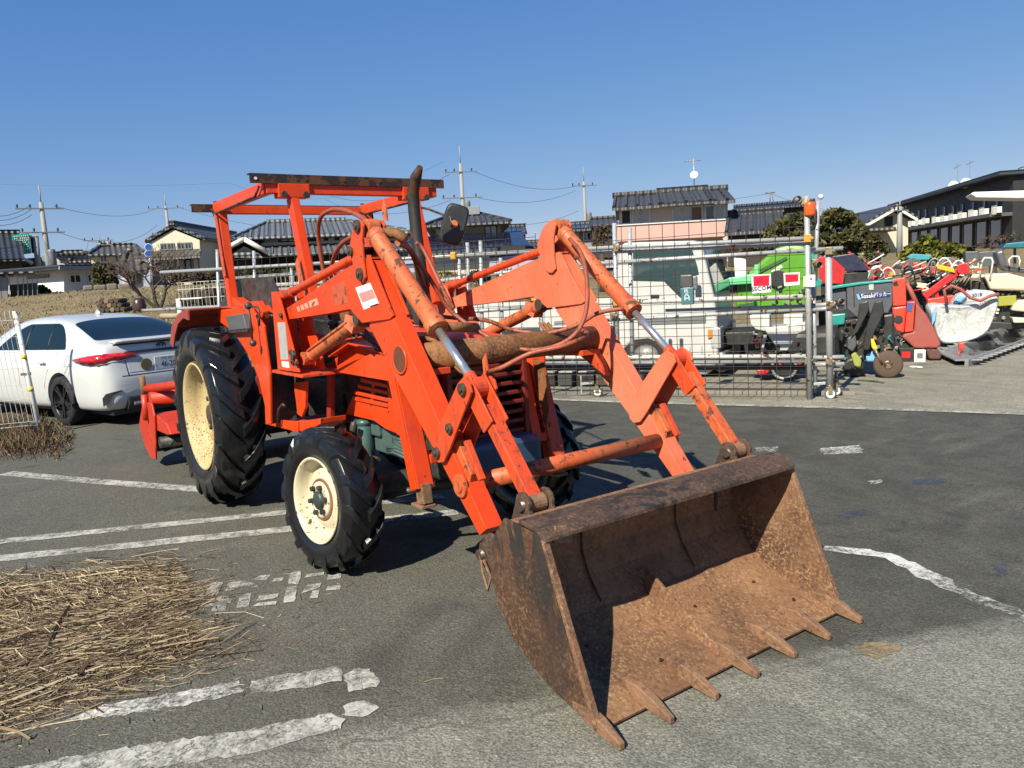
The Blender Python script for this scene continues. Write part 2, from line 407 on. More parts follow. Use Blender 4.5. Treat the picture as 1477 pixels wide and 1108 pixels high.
quadz((722,576), (738,534), (752,522), (784,520), (770,574)); quadz((806,564), (820,520), (858,512), (850,560))
quadz((864,558), (880,546), (946,540), (942,552)); quadz((876,540), (886,522), (954,514), (948,528))
quadz((968,546), (980,492), (1014,488), (1008,542)); quadz((1028,514), (1050,484), (1098,478), (1090,494))
quadz((1056,532), (1066,506), (1092,500), (1086,528)); quadz((1112,504), (1118,490), (1164,486), (1162,500))
# splashes of blue paint, bird lime and clay on the asphalt
m_blue = road_paint('faint blue spill', .55, (.05, .068, .115), 20); m_clay = road_paint('clay smear', .475, (.27, .20, .11), 24); m_lime = road_paint('white spatter', .50, (.6, .58, .54), 30)
for pts, mt in (([(1205, 745), (1240, 735), (1272, 732), (1268, 740), (1210, 752)], m_blue), ([(1315, 692), (1360, 690), (1362, 698), (1318, 700)], m_blue), ([(1428, 815), (1452, 813), (1453, 830), (1430, 832)], m_blue),
                ([(1236, 934), (1250, 926), (1300, 932), (1290, 942), (1262, 950), (1240, 944)], m_clay), ([(1182, 648), (1240, 642), (1244, 654), (1190, 656)], m_lime), ([(1090, 646), (1122, 645), (1120, 652), (1092, 652)], m_lime), ([(1252, 694), (1272, 692), (1270, 698), (1254, 699)], m_lime)):
    marking(pts, mt, 'ground_stain', .0045, .02)

# ---------------------------------------------------------------- straw, weeds
m_straw = islands('straw', [(0, (.02, .014, .009)), (.28, (.07, .048, .029)), (.55, (.17, .123, .073)), (.84, (.34, .26, .155)), (1, (.54, .45, .30))], .7)
m_mould = paint('trodden straw dust', (.095, .062, .036), .95, var=.45, scale=14, bump=.8)
OUT = [(-120, 862), (0, 840), (60, 836), (130, 826), (200, 818), (232, 820), (262, 838), (276, 864), (256, 886), (284, 906), (300, 928), (272, 952), (232, 966), (196, 980), (156, 994), (92, 1016), (36, 1036), (-120, 1090)]
def inside(x, y):
    c_ = False; j = len(OUT)-1
    for i in range(len(OUT)):
        (x0, y0), (x1, y1) = OUT[i], OUT[j]
        if (y0 > y) != (y1 > y) and x < (x1-x0)*(y-y0)/(y1-y0)+x0: c_ = not c_
        j = i
    return c_
def edge_d(p):                           # metres to the outline
    best = 9
    for i in range(len(OG)):
        a, b = OG[i], OG[(i+1) % len(OG)]; t = max(0, min(1, (p-a).dot(b-a)/(b-a).length_squared)); best = min(best, (p-a-(b-a)*t).length)
    return best
OG = [gp(*q) for q in OUT]
def hump(p): return .028*min(1, edge_d(p)/.28)**.7
mb = MB(); cen = sum(OG, Vector())/len(OG); O2 = ragged(OG, .06, .02); rs = []
for r in (1.0, .9, .72, .5, .28, .1): rs.append([Vector((q.x, q.y, .003 if r == 1 else hump(q)*random.uniform(.55, .85))) for q in [cen+(p-cen)*r for p in O2]])
mb.loft(rs, cap=False); mb.add([tuple(p) for p in rs[-1]], [tuple(range(len(rs[-1])))]); tag(mb.build('straw_bed', m_mould), 'brown trodden layer of rotted straw under the loose stalks', 'straw', None, 'stuff')
mb = MB()
def stalk(mb, c, ang, L, r, z, dz, bend=0):
    d = Vector((math.cos(ang), math.sin(ang), 0)); s_ = Vector((-d.y, d.x, 0)); P = []
    for t in (-.5, 0, .5):
        q = c+d*L*t+s_*bend*(1-4*t*t); P.append(Vector((q.x, q.y, max(r, z+dz*t*2))))
    mb.tube(P, [r, r, r*.7], 3, False, False)
e_ = (gp(300, 880)-gp(0, 925)).normalized(); base_ang = math.atan2(e_.y, e_.x); cnt = 0
gx = [p.x for p in OG]; gy = [p.y for p in OG]
def pix(p):
    d = p-CAM; z = d.dot(fwd); return PW/2+F*d.dot(rt)/z, PH/2-F*d.dot(up)/z
while cnt < 5400:
    p = Vector((random.uniform(min(gx)-.1, max(gx)+.1), random.uniform(min(gy)-.1, max(gy)+.1), 0)); x, y = pix(p)
    ins = inside(x, y)
    if not ins and (random.random() > .30*max(0, 1-edge_d(p)/.30)): continue
    if ins and random.random() > .35+edge_d(p)*6: continue
    cnt += 1; big = random.random(); flow = base_ang+.5*math.sin(p.x*3.1+1)+.35*math.sin(p.y*4.3)
    ang = flow+random.gauss(0, .28) if big < .72 else random.uniform(0, 3.14)
    h_ = hump(p) if ins else 0
    stalk(mb, p, ang, random.choice((.04, .06, .09, .13, .18, .26)), random.uniform(.0010, .0026), .004+h_*random.uniform(.75, 1.25), random.gauss(0, .010), random.gauss(0, .022))
for x0, y0, x1, y1, rr in ((0, 1052, 44, 1068, .006), (92, 1000, 150, 1030, .004), (10, 1060, 140, 1035, .003), (290, 800, 315, 793, .004), (612, 985, 640, 980, .003), (190, 950, 316, 928, .005), (20, 856, 180, 830, .005), (72, 945, 105, 880, .008), (115, 985, 160, 935, .008), (20, 1020, 150, 970, .006), (130, 900, 215, 870, .006)):
    a, b = gp(x0, y0), gp(x1, y1); c_ = (a+b)/2; d = b-a
    stalk(mb, c_, math.atan2(d.y, d.x), d.length, rr, hump(c_)+.012 if inside(*pix(c_)) else rr, 0, .01)
for i in range(150):
    p = gp(random.uniform(0, 520), random.uniform(800, 1070)); stalk(mb, p, random.uniform(0, 3.14), random.uniform(.02, .07), .0013, .003, 0)
cnt = 0
while cnt < 3600:                        # crumbs and chaff, thinning out round the heap
    p = Vector((random.uniform(min(gx)-.25, max(gx)+.35), random.uniform(min(gy)-.3, max(gy)+.35), 0)); ins = inside(*pix(p)); e1_ = edge_d(p)
    if not ins and random.random() > math.exp(-e1_*9): continue
    cnt += 1; stalk(mb, p, random.uniform(0, 3.14), random.uniform(.006, .035), random.uniform(.0008, .002), .003+(hump(p)*random.uniform(.6, 1.1) if ins else 0), random.gauss(0, .004), random.gauss(0, .003))
tag(mb.build('straw_heap', m_straw, fix=False), 'flattened heap of loose dry straw stalks lying on the asphalt', 'straw', None, 'stuff')

m_weed = islands('dry weeds', [(0, (.06, .035, .025)), (.5, (.17, .11, .07)), (.85, (.30, .22, .13)), (1, (.12, .14, .05))], .85)
mb = MB()
for i in range(2600):
    x = random.gauss(20, 45); y = 636+random.gauss(0, 13)-max(0, x-60)*.05
    if x > 105 or y > 668: continue
    p = gp(x, y); h = random.uniform(.04, .20)*(1 if x < 70 else .5); a = random.uniform(0, 6.28); ln = random.uniform(0, .12)
    e = p+Vector((math.cos(a)*ln, math.sin(a)*ln, h)); s_ = Vector((-math.sin(a), math.cos(a), 0))*.003
    q = p.lerp(e, .55)+Vector((0, 0, .02)); mb.add([p-s_, p+s_, q+s_, e, q-s_], [(0,1,2,3,4)])
tag(mb.build('weed_strip', m_weed, fix=False), 'dry brown weeds and litter along the foot of the white mesh fence', 'weeds', None, 'stuff')
m_grass = islands('field grass', [(0, (.12, .085, .04)), (.45, (.27, .19, .09)), (.8, (.36, .28, .14)), (1, (.15, .15, .055))], .9)
mb = MB()
for i in range(26000):
    v = 13.5+18*random.random()**1.5; u = random.uniform(-.75, .02)*v+random.uniform(-1, 2)
    if gz(u, v) < .6: continue
    p = uvz(u, v, gz(u, v)-.03); h = random.uniform(.03, .09); a = random.uniform(0, 6.28)
    e = p+Vector((math.cos(a)*.06, math.sin(a)*.06, h)); s_ = Vector((-math.sin(a), math.cos(a), 0))*random.uniform(.01, .03)
    mb.add([p-s_, p+s_, e], [(0,1,2)])
tag(mb.build('field_grass', m_grass, fix=False), 'short dry winter grass covering the raised field', 'grass', None, 'stuff')
# ---------------------------------------------------------------- tractor materials
ORG = (.72, .052, .005)
m_or = paint('orange tractor paint', ORG, .38, fade=(.58, .058, .010), var=.14, scale=2.5, dirt=.35, rust=-.05, rscale=30, bump=.07, dust=.05, edge=.9, spec=.35)
m_of = paint('faded orange paint', (.70, .135, .06), .5, var=.1, scale=2.5, dirt=.25, edge=.8, rust=-.04, rscale=30, fade=(.58, .17, .095), bump=.05, spec=.35)
m_ow = paint('worn orange paint', (.68, .070, .014), .5, var=.18, scale=4, dirt=.75, rust=.10, rscale=34, bump=.1, edge=1)
m_orr = paint('rusty orange tube', (.60, .11, .03), .55, var=.25, scale=6, dirt=.8, rust=.20, rscale=19, bump=.12, fade=(.42, .14, .05))
m_red = paint('red orange tiller paint', (.55, .038, .012), .45, var=.15, scale=4, dirt=.5, rust=.05, rscale=24)
m_drk = paint('black oily steel', (.022, .021, .02), .5, var=.35, scale=8, dust=.25)
m_grs = paint('greasy grey steel', (.085, .078, .068), .5, .4, var=.35, scale=9, rust=.3)
m_pin = paint('steel pin', (.16, .13, .10), .45, .7, var=.3, scale=30, rust=.35, rscale=60)
m_chr = paint('chrome rod', (.80, .80, .78), .22, .85, var=.05)
m_hose = paint('painted hose', (.34, .075, .035), .55, var=.3, scale=9, dirt=.6, rust=.2, rscale=30)
m_exh = paint('exhaust steel', (.035, .032, .03), .6, .4, var=.3, scale=6, rust=.22, rscale=12)
m_crm = paint('cream rim paint', (.66, .58, .40), .42, var=.12, scale=5, dirt=.15, rust=.12, rscale=30, dust=.2)
m_crs = paint('speckled cream rim paint', (.52, .40, .20), .6, var=.12, scale=5, rust=.26, rscale=85)
m_brn = paint('blackened angle iron', (.032, .016, .012), .6, .1, var=.35, scale=12, rust=.5, rscale=10)
m_wht = paint('white sticker', (.75, .74, .72), .5, var=.04)
m_pnk = paint('faded red print', (.62, .25, .24), .6, var=.2, scale=30)
m_chk = paint('chalky worn decal', (.62, .30, .20), .6, var=.2, scale=40)
m_gls = glassy('dark glass', (.012, .016, .018))
m_mir = paint('black mirror back', (.024, .024, .026), .42, var=.15)
m_blu = paint('dark blue engine paint', (.03, .085, .15), .45, var=.25, scale=7, dirt=.5)
m_grn = paint('grey green engine paint', (.07, .12, .115), .5, var=.3, scale=9, dirt=.5)
m_fil = paint('filter can green', (.06, .12, .12), .4, var=.15)
m_grl = paint('dark red slats', (.19, .018, .010), .5, var=.25, scale=10, dirt=.5)
k = N('tyre rubber'); k.set('Base Color', k.mix(k.noise(9, 6, .7), (.0045, .005, .0065), (.011, .0115, .0135))); k.set('Roughness', k.ramp(k.noise(7, 4), [(.35, .13), (.7, .36)]))
k.bump(k.noise(70, 4), .12, .003); m_tyr = k.m
m_rb = rusty('bucket rust', (.082, .041, .023), (.185, .090, .046), (.40, .25, .125), 4.5)
m_rbs = rusty('bucket worn rust', (.07, .032, .02), (.15, .072, .038), (.40, .26, .14), 6)
m_rbk = rusty('bucket flank rust', (.032, .014, .007), (.072, .031, .015), (.19, .125, .07), 6, True)
m_rbl = rusty('bucket lip steel', (.022, .013, .009), (.062, .034, .022), (.17, .10, .06), 6, True)
m_rth = rusty('tooth steel', (.09, .045, .027), (.19, .10, .055), (.30, .18, .11), 14)
m_tub = rusty('rusty torque tube', (.075, .028, .011), (.19, .072, .024), (.30, .15, .06), 7)

YC = .045
T = thing('tractor', 'orange farm tractor with front loader, rusty toothed bucket and bare canopy frame', 'tractor')
def PY(Y, pts): return [(onY(x, y, Y).x, onY(x, y, Y).z) for x, y in pts]
def both(mb, name, mat_, bevel=.003, mat2=None, parent=T):
    a = mb.build(name, mat_, parent, bevel); b = mb.mirror(YC).build(name, mat2 or mat_, parent, bevel); return a, b
def cyl(a, b, r, n=16): return MB().tube([a, b], r, n)
def pins(parent, X, Z, y, r=.026, out=.016, mat_=None, n=14):
    for mm in (MB().disc((X, y-out/2, Z), (0,1,0), r, out, n).disc((X, y-out, Z), (0,1,0), r*.55, out*.9, 6),):
        mm.build('pin', mat_ or m_pin, parent, .002); mm.mirror(YC).build('pin', mat_ or m_pin, parent, .002)

# ---- wheels
def lug_profile(prof, hs, angs, hw, k0, side, step, mb):
    a0 = k0*step; L = []
    for (y, r), h, an in zip(prof, hs, angs):
        ring = []
        for w, hh in ((-hw*1.35, -.006), (-hw, h), (hw, h), (hw*1.35, -.006)):
            th = a0+an+w/r; ring.append(Vector(((r+hh)*math.sin(th), side*(y+(max(0, hh)*.5 if y > prof[3][0] else 0)), (r+hh)*math.cos(th))))
        L.append(ring)
    mb.loft(L, True, False)
def wheel(name, Rr, hw, nl, rim_r, rim_prof, hub, lug_h, label=None):
    w = sub(name, T); s = Rr-lug_h
    half = [(rim_r, hw*.80), (rim_r+(s-rim_r)*.22, hw*.97), (rim_r+(s-rim_r)*.5, hw*1.04), (rim_r+(s-rim_r)*.75, hw*1.0), (s*.972, hw*.86), (s*.99, hw*.5), (s, hw*.2)]
    prof = [(r, -t) for r, t in half]+[(r, t) for r, t in half[::-1]]
    mb = MB().lathe(prof, (0,0,0), (0,1,0), 56)
    lp = [(-hw*.04, s), (hw*.35, s*.994), (hw*.68, s*.984), (hw*.88, s*.968), (hw*1.0, rim_r+(s-rim_r)*.76), (hw*1.045, rim_r+(s-rim_r)*.52)]
    hs = [lug_h, lug_h, lug_h*.98, lug_h*.92, lug_h*.55, .003]; k_ = hw/s
    angs = [0, .34*k_*1.1, .7*k_*1.15, 1.0*k_*1.15, 1.22*k_*1.1, 1.32*k_*1.1]
    step = 2*math.pi/nl
    for side in (1, -1):
        for q in range(nl): lug_profile(lp, hs, [-a for a in angs], .029 if Rr > .5 else .022, q+(.5 if side > 0 else 0), side, step, mb)
    mb.build('tyre', m_tyr, w, .004, 2)
    MB().lathe(rim_prof, (0,0,0), (0,-1,0), 48).build('rim', m_crs if Rr > .5 else m_crm, w)
    hub(w); return w
def rear_hub(w):
    MB().lathe([(.115,-.02), (.115,.03), (.075,.035), (.07,.06), (.001,.062)], (0,0,0), (0,-1,0), 28).build('hub', m_grs, w)
    for i in range(8):
        a = i*math.pi/4; c = Vector((.15*math.cos(a), -.012, .15*math.sin(a))); MB().disc(c, (0,1,0), .019, .05, 6).build('wheel_nut', m_drk, w, .002)
def front_hub(w):
    MB().lathe([(.098,.03), (.098,.062), (.09,.068), (.055,.068), (.05,.060), (.001,.060)], (0,0,0), (0,-1,0), 28).build('hub', m_crm, w)
    MB().lathe([(.099,.050), (.101,.060), (.112,.056), (.114,.046)], (0,0,0), (0,-1,0), 32).build('rust_ring', paint('rust stain', (.20, .09, .045), .8, var=.4, scale=12), w)
    MB().lathe([(.048,.058), (.048,.080), (.034,.088), (.001,.090)], (0,0,0), (0,-1,0), 20).build('hub_cap', paint('dark hub cap', (.035, .05, .048), .4, var=.2), w)
    for i in range(6):
        a = i*math.pi/3+.3; c = Vector((.073*math.cos(a), -.076, .073*math.sin(a))); MB().disc(c, (0,1,0), .014, .03, 6).build('wheel_nut', m_drk, w, .002)
rp = [(.372,-.12), (.35,-.09), (.34,-.03), (.34,.06), (.352,.09), (.366,.118), (.386,.128), (.389,.134), (.384,.139), (.374,.136), (.358,.118), (.343,.088), (.332,.06), (.322,.025), (.29,.010), (.20,.0), (.10,.0)]
rw = wheel('rear_wheel', .642, .155, 17, .384, rp, rear_hub, .038); rw.location = (0, -.712, .640)
lw = copy_tree(rw, T); lw.location = (0, 2*YC+.712, .640); lw.rotation_euler = (0, .2, math.pi)
fp = [(.21,-.08), (.20,-.02), (.205,.04), (.222,.078), (.229,.088), (.231,.094), (.226,.098), (.216,.092), (.206,.066), (.196,.034), (.186,.018), (.172,.016), (.150,.034), (.125,.050), (.10,.052), (.09,.052)]
fw = wheel('front_wheel', .392, .103, 14, .226, fp, front_hub, .027); fw.location = (1.936, -.682, .387); fw.rotation_euler = (-.05, .1, .119)
lw = copy_tree(fw, T); lw.location = (1.936, .63, .387); lw.rotation_euler = (.05, .3, math.pi+.119)

# ---- running gear
mb = MB().b2(-.25, .95, YC-.2, YC+.2, .42, .88).b2(.95, 2.2, YC-.17, YC+.17, .46, .9).b2(2.0, 2.35, YC-.2, YC+.2, .42, .62)
mb.b2(.2, .8, YC-.32, YC+.32, .50, .58); mb.build('gearbox', m_drk, T, .02)
mb = MB().lathe([(.10, -.62), (.10, -.40), (.14, -.30), (.16, 0), (.14, .30), (.10, .40), (.10, .62)], (0, YC, .64), (0,1,0), 20); mb.build('rear_axle', m_drk, T)
mb = MB().lathe([(.05, -.60), (.06, -.4), (.075, -.2), (.10, 0), (.075, .2), (.06, .4), (.05, .6)], (1.936, YC, .39), (0,1,0), 16)
for s in (-1, 1): mb.lathe([(.075, -.10), (.085, .0), (.06, .12), (.05, .2)], (1.936, YC+s*.56, .42), (0, 0, 1), 16)
mb.build('front_axle', m_drk, T)
both(MB().b2(1.25, 2.02, YC-.245, YC-.17, .50, .66).b2(1.5, 1.62, YC-.27, YC-.17, .6, .72).b2(1.78, 1.95, YC-.26, YC-.17, .56, .70), 'engine_block', m_grn, .012)
mb = MB()
for i in range(9): mb.tube([(1.62+.03*i, -.18-.012*(i % 3), .50+.022*i), (1.78+.02*i, -.21, .53+.018*i), (1.98, -.19, .50+.02*i)], .011, 7)
mb.build('engine_pipes', m_grn, T)
mb = MB().lathe([(.001,-.11), (.042,-.11), (.046,-.10), (.046,.09), (.04,.10), (.05,.105), (.05,.13), (.001,.13)], (1.48, -.245, .565), (0,0,1), 20); mb.build('oil_filter', m_fil, T)
MB().tube([(1.33, -.26, .46), (1.34, -.26, .62), (1.36, -.25, .70)], [.016, .024, .02], 10).build('fuel_tap', m_grs, T)
MB().b2(2.30, 2.56, YC-.235, YC+.235, .45, .665).build('front_weight', m_blu, T, .03)
cyl((1.95, -.56, .33), (2.35, -.05, .46), .018).build('steering_rod', m_grs, T)
cyl((.75, -.33, .47), (1.75, -.30, .50), .014).build('drag_link', m_grs, T)
MB().tube([(1.72, -.50, .62), (1.80, -.50, .66), (1.86, -.47, .60), (1.9, -.45, .5)], .02, 8).build('axle_hose', m_drk, T)

# ---- bonnet, grille, louvre panels
def arch(x, hw, z0, zt, n=9):
    P = [Vector((x, YC-hw, z0)), Vector((x, YC-hw, zt-.07))]
    for i in range(1, n): a = math.pi*(1-i/n); P.append(Vector((x, YC+hw*.93*math.cos(a), zt-.07+.07*math.sin(a)**.7)))
    return P+[Vector((x, YC+hw, zt-.07)), Vector((x, YC+hw, z0))]
MB().loft([arch(1.12, .27, .98, 1.245), arch(1.7, .275, .97, 1.235), arch(2.22, .27, .97, 1.215), arch(2.40, .25, 1.08, 1.185), arch(2.425, .22, 1.10, 1.15)], True, True).build('bonnet', m_or, T)
MB().b2(1.1, 2.36, YC-.235, YC+.235, .72, .97).build('engine_shroud', m_drk, T, .01)
for s in (-1, 1):
    pn = PY(-.26, [(503, 594), (515, 566), (580, 585), (585, 632), (556, 618), (540, 606)])
    pnl = sub('louvre_panel', T)
    y0, y1 = (-.268, -.256) if s < 0 else (2*YC+.256, 2*YC+.268)
    MB().prism(PY(-.262, [(499, 597), (508, 576), (562, 590), (561, 596), (577, 602), (580, 628), (556, 618), (541, 607)]), y0, y1).build('lower_sheet', m_or, pnl, .003)
    for i, (a, b) in enumerate((((511, 574), (562, 585)), ((514, 566), (562, 577)), ((519, 557), (562, 567)), ((523, 548), (562, 557)))):
        A, B = onY(*a, -.262), onY(*b, -.262)
        MB().bar((A.x, (y0+y1)/2, A.z), (B.x, (y0+y1)/2, B.z), .03, .022).build('slat', m_or, pnl, .003)
    A, B = onY(536, 586, -.262), onY(540, 552, -.262); MB().bar((A.x, (y0+y1)/2-.003*s, A.z), (B.x, (y0+y1)/2-.003*s, B.z), .03, .018, (0,1,0)).build('slat', m_or, pnl, .003)
    MB().prism(PY(-.262, [(560, 540), (576, 545), (585, 632), (574, 626), (562, 590)]), y0-.004, y1+.004).build('corner_sheet', m_or, pnl, .003)
gr = sub('grille', T)
MB().b2(2.33, 2.36, YC-.235, YC+.235, .62, 1.10).build('radiator_screen', m_drk, gr)
for i in range(9): MB().b2(2.36, 2.42, YC-.225, YC+.225, .665+i*.052, .687+i*.052).build('slat', m_grl, gr, .005)
for s in (-1, 1): MB().b2(2.33, 2.43, YC+s*.24-.014, YC+s*.24+.014, .62, 1.11).build('side_rail', m_grl, gr, .004)
MB().b2(2.335, 2.46, YC-.26, YC+.26, .595, .635).build('bumper', m_or, T, .005)

# ---- loader frame: towers, shelf plates, front stands
tw = PY(-.61, [(392.5, 421), (401, 421), (407, 440), (432.5, 537), (402, 533)])
for y0, y1, mt in ((-.616, -.604, m_or), (-.46, -.448, m_or)):
    both(MB().prism(tw, y0, y1), 'tower_plate', mt, .002, m_of)
both(MB().bar((1.075, -.532, 1.48), (1.068, -.532, 1.02), .142, .012, (1,0,0)), 'tower_back', m_or)
both(MB().b2(1.0, 1.52, -.625, -.30, .995, 1.012), 'shelf_plate', m_ow)
MB().prism(PY(-.6185, [(400, 465), (411, 465), (416, 519), (405, 519)]), -.6185, -.6165).build('sticker', paint('scuffed grey sticker', (.42, .41, .39), .4, var=.3, scale=25), T)
MB().prism(PY(-.6195, [(406, 521), (416, 522), (417, 531), (407, 529)]), -.6195, -.6165).build('sticker', m_wht, T)
for x, y, r in ((424, 512, .03), (421, 508, .018), (429, 524, .016), (407, 455, .018)):
    p = onY(x, y, -.616); MB().disc((p.x, -.622, p.z), (0,1,0), r, .02, 6).build('bolt', m_pin, T, .002)
sp = PY(-.42, [(480, 536), (505, 523), (533, 511), (548, 512), (562, 521), (577, 532), (578, 553), (520, 543)])
both(MB().prism(sp, -.42, -.405), 'frame_plate', m_or, .003)
tp = PY(-.42, [(437, 537), (470, 516), (498, 497), (525, 504), (545, 512), (533, 511), (480, 536)])
both(MB().prism(tp, -.34, -.32), 'frame_web', m_or, .003)
both(MB().strip(PY(-.42, [(470, 516), (498, 497), (530, 506), (552, 513)]), -.405, -.27, .008), 'frame_top', m_or, .001)
both(MB().prism(PY(-.33, [(421, 472), (432, 470), (441, 476), (446, 500), (443, 514), (426, 490)]), -.33, -.28), 'cowl_side', m_or, .006)
both(MB().prism(PY(-.33, [(440, 476), (470, 486), (505, 497), (497, 500), (462, 516), (446, 512)]), -.31, -.29), 'cowl_panel', m_of, .004)
def lerp(a, b, t): return tuple(a[i]+(b[i]-a[i])*t for i in range(3))
st0, st1 = (2.255, -.385, 1.03), (2.415, -.385, .47)
mb = MB().bar(st0, st1, .085, .012, (1,0,0)); d = (Vector(st1)-Vector(st0)).normalized()
mb = MB()
off = Vector((d.z, 0, -d.x))*-.045
for q in (-1, 1): mb.bar(Vector(st0)+off*0+Vector((0, q*.048, 0)), Vector(st1)+Vector((0, q*.048, 0)), .010, .066, (1,0,0))
mb.bar(Vector(st0)+Vector((.033, 0, .008)), Vector(st1)+Vector((.033, 0, .008)), .088, .010, (1,0,0))
both(mb, 'stand_post', m_or, .002, m_ow)
both(MB().prism([(2.385, .50), (2.46, .50), (2.47, .40), (2.40, .39)], -.415, -.36).b2(2.36, 2.47, -.43, -.345, .375, .392), 'stand_foot', m_rth, .004)
both(MB().bar((2.31, YC-.29, 1.02), (2.40, YC-.29, .60), .06, .09, (1,0,0)), 'grille_guard', m_or, .004)
mb = MB().prism(PY(.40, [(768, 520), (783, 521), (790, 590), (786, 614), (772, 560)]), .405, .412); mb.build('splash_plate', m_tub, T, .002)
mb.mirror(YC).build('splash_plate', m_tub, T, .002)
both(MB().b2(2.3, 2.42, -.33, -.2, .585, .63), 'subframe_rail', m_or, .004)

# ---- loader arms
AR0, AR1 = -.581, -.491
boom = PY(AR0, [(411, 446), (450, 421), (489, 393), (513, 379), (531, 371)])+[(2.411, 1.622), (2.50, 1.492), (2.605, 1.352), (2.572, 1.336)]+PY(AR0, [(522, 466), (505, 446), (470, 453), (416, 461)])
def plate_box(poly, y0, y1, th=.008):
    return MB().prism(poly, y0, y1)
both(plate_box(boom, AR0, AR0+.012), 'boom_plate', m_or, .002, m_of)
both(plate_box(boom, AR1-.012, AR1), 'boom_plate', m_or, .002, m_of)
mb = MB().strip([boom[0], boom[1], boom[2], boom[3], boom[4]], AR0+.012, AR1-.012, -.008)
mb.strip([boom[12], boom[11], boom[10]], AR0+.012, AR1-.012, .008); both(mb, 'boom_web', m_or, .0, m_of)
low = [(2.395, 1.618), (2.47, 1.505), (2.612, 1.335), (2.968, .885), (3.275, .492), (3.222, .455), (2.944, .722), (2.566, 1.078), (2.33, 1.316), (2.31, 1.5)]
both(MB().prism([(x-.004, z) for x, z in low], AR0+.013, AR1-.013), 'arm', m_or, .003, m_of)
mid = [(2.572, 1.330), (2.606, 1.340), (2.968, .885), (3.278, .497), (3.225, .459), (2.944, .727), (2.566, 1.08), (2.345, 1.305)]
both(MB().prism(mid, AR0+.002, AR1-.002), 'arm_box', m_or, .003, m_of)
mb = MB()
for i in range(20):      # rim of the round opening through the arm
    a = 2*math.pi*i/20
mb.lathe([(.062, -.004), (.068, -.004), (.068, .006), (.060, .006), (.056, .0)], (2.646, AR0, 1.152), (0,-1,0), 28); both(mb, 'opening_collar', m_or, 0, m_of)
both(MB().disc((2.646, AR0-.001, 1.152), (0,1,0), .058, .006, 28), 'tube_end', paint('shaded rusty bore', (.13, .035, .016), .8, var=.45, scale=14), 0)  # flush disc; the shade inside the hole is put into its dark brown
cyl((2.646, AR1, 1.152), (2.646, 2*YC-AR1, 1.152), .066, 28).build('torque_tube', m_tub, T)
both(MB().b2(2.58, 2.72, -.491, -.36, 1.07, 1.10).prism([(2.55, 1.10), (2.72, 1.08), (2.80, .96), (2.62, 1.05)], -.488, -.44), 'tube_gusset', m_or, .003, m_ow)
cyl((3.11, AR1, .648), (3.11, 2*YC-AR1, .648), .037, 24).build('cross_tube', m_orr, T)
both(MB().disc((3.11, AR0-.004, .648), (0,1,0), .05, .014, 24).disc((3.11, AR0-.012, .648), (0,1,0), .028, .01, 20), 'tube_boss', m_orr, .002)
both(MB().prism([(3.02, .80), (3.07, .83), (3.16, .70), (3.14, .65)], AR0+.02, AR1-.02), 'wear_strip', m_orr, .003)
both(MB().bar((3.105, -.536, .83), (3.205, -.536, .68), .03, .02, (1,0,0)), 'stop_bar', m_ow, .003)
bc = [(2.349, 1.806), (2.284, 1.772), (2.226, 1.681), (2.235, 1.64), (2.289, 1.535), (2.315, 1.516), (2.35, 1.513), (2.381, 1.534), (2.372, 1.60), (2.375, 1.70), (2.401, 1.776), (2.382, 1.80)]
both(MB().prism(bc, AR0-.016, AR0-.004), 'bellcrank', m_ow, .003, m_of); both(MB().prism(bc, AR1+.004, AR1+.016), 'bellcrank', m_ow, .003, m_of)
pins(T, 2.347, 1.777, AR0-.014, .03); pins(T, 2.335, 1.552, AR0-.014, .03); pins(T, 2.250, 1.665, AR0-.014, .024)
both(cyl((2.347, AR0-.004, 1.777), (2.347, AR1+.004, 1.777), .022).tube([(2.25, AR0-.004, 1.665), (2.25, AR1+.004, 1.665)], .02, 12).tube([(2.335, AR0-.004, 1.552), (2.335, AR1+.004, 1.552)], .024, 12), 'crank_pins', m_pin, 0)
both(cyl((2.24, -.536, 1.655), (1.135, -.536, 1.465), .023).tube([(1.17, -.536, 1.471), (1.26, -.536, 1.487)], .030, 14).disc((1.125, -.536, 1.463), (0,1,0), .04, .06, 18), 'levelling_rod', m_ow, .002)
a0, a1 = Vector((2.36, -.536, 1.765)), Vector((2.93, -.536, 1.29)); dd = (a1-a0).normalized()
both(MB().tube([a0+dd*.05, a0+dd*.09, a0+dd*.091, a1-dd*.05, a1-dd*.049, a1], [.046, .046, .042, .042, .049, .049], 22).disc(a0, (0,1,0), .045, .062, 20).tube([a0, a0+dd*.07], .034, 14), 'dump_cylinder', m_orr, .002)
both(cyl(a1-dd*.03, (3.18, -.536, 1.085), .0185, 20), 'piston_rod', m_chr, 0)
both(MB().disc((3.205, -.536, 1.063), (0,1,0), .042, .06, 20).tube([(3.15, -.536, 1.11), (3.20, -.536, 1.068)], .027, 12), 'rod_eye', m_ow, .002)
b0, b1 = Vector((1.36, -.532, 1.085)), Vector((2.19, -.532, 1.335)); dd = (b1-b0).normalized()
both(MB().tube([b0+dd*.10, b0+dd*.14, b0+dd*.141, b1-dd*.08, b1-dd*.079, b1-dd*.02], [.040, .040, .036, .036, .043, .043], 20).disc(b0+dd*.03, (0,1,0), .04, .07, 16).tube([b0, b0+dd*.12], .026, 12).tube([b0+dd*.14+Vector((0, -.035, .02)), b1-dd*.12+Vector((0, -.035, .02))], .009, 8), 'lift_cylinder', m_orr, .002)
both(MB().disc(b1, (0,1,0), .035, .09, 16), 'lift_pin', m_pin, .002); pins(T, b0.x+.02, b0.z, -.612, .022)
both(MB().prism(PY(-.49, [(518, 452), (532, 462), (528, 480), (516, 470)]), -.57, -.50), 'cylinder_lug', m_of, .003)
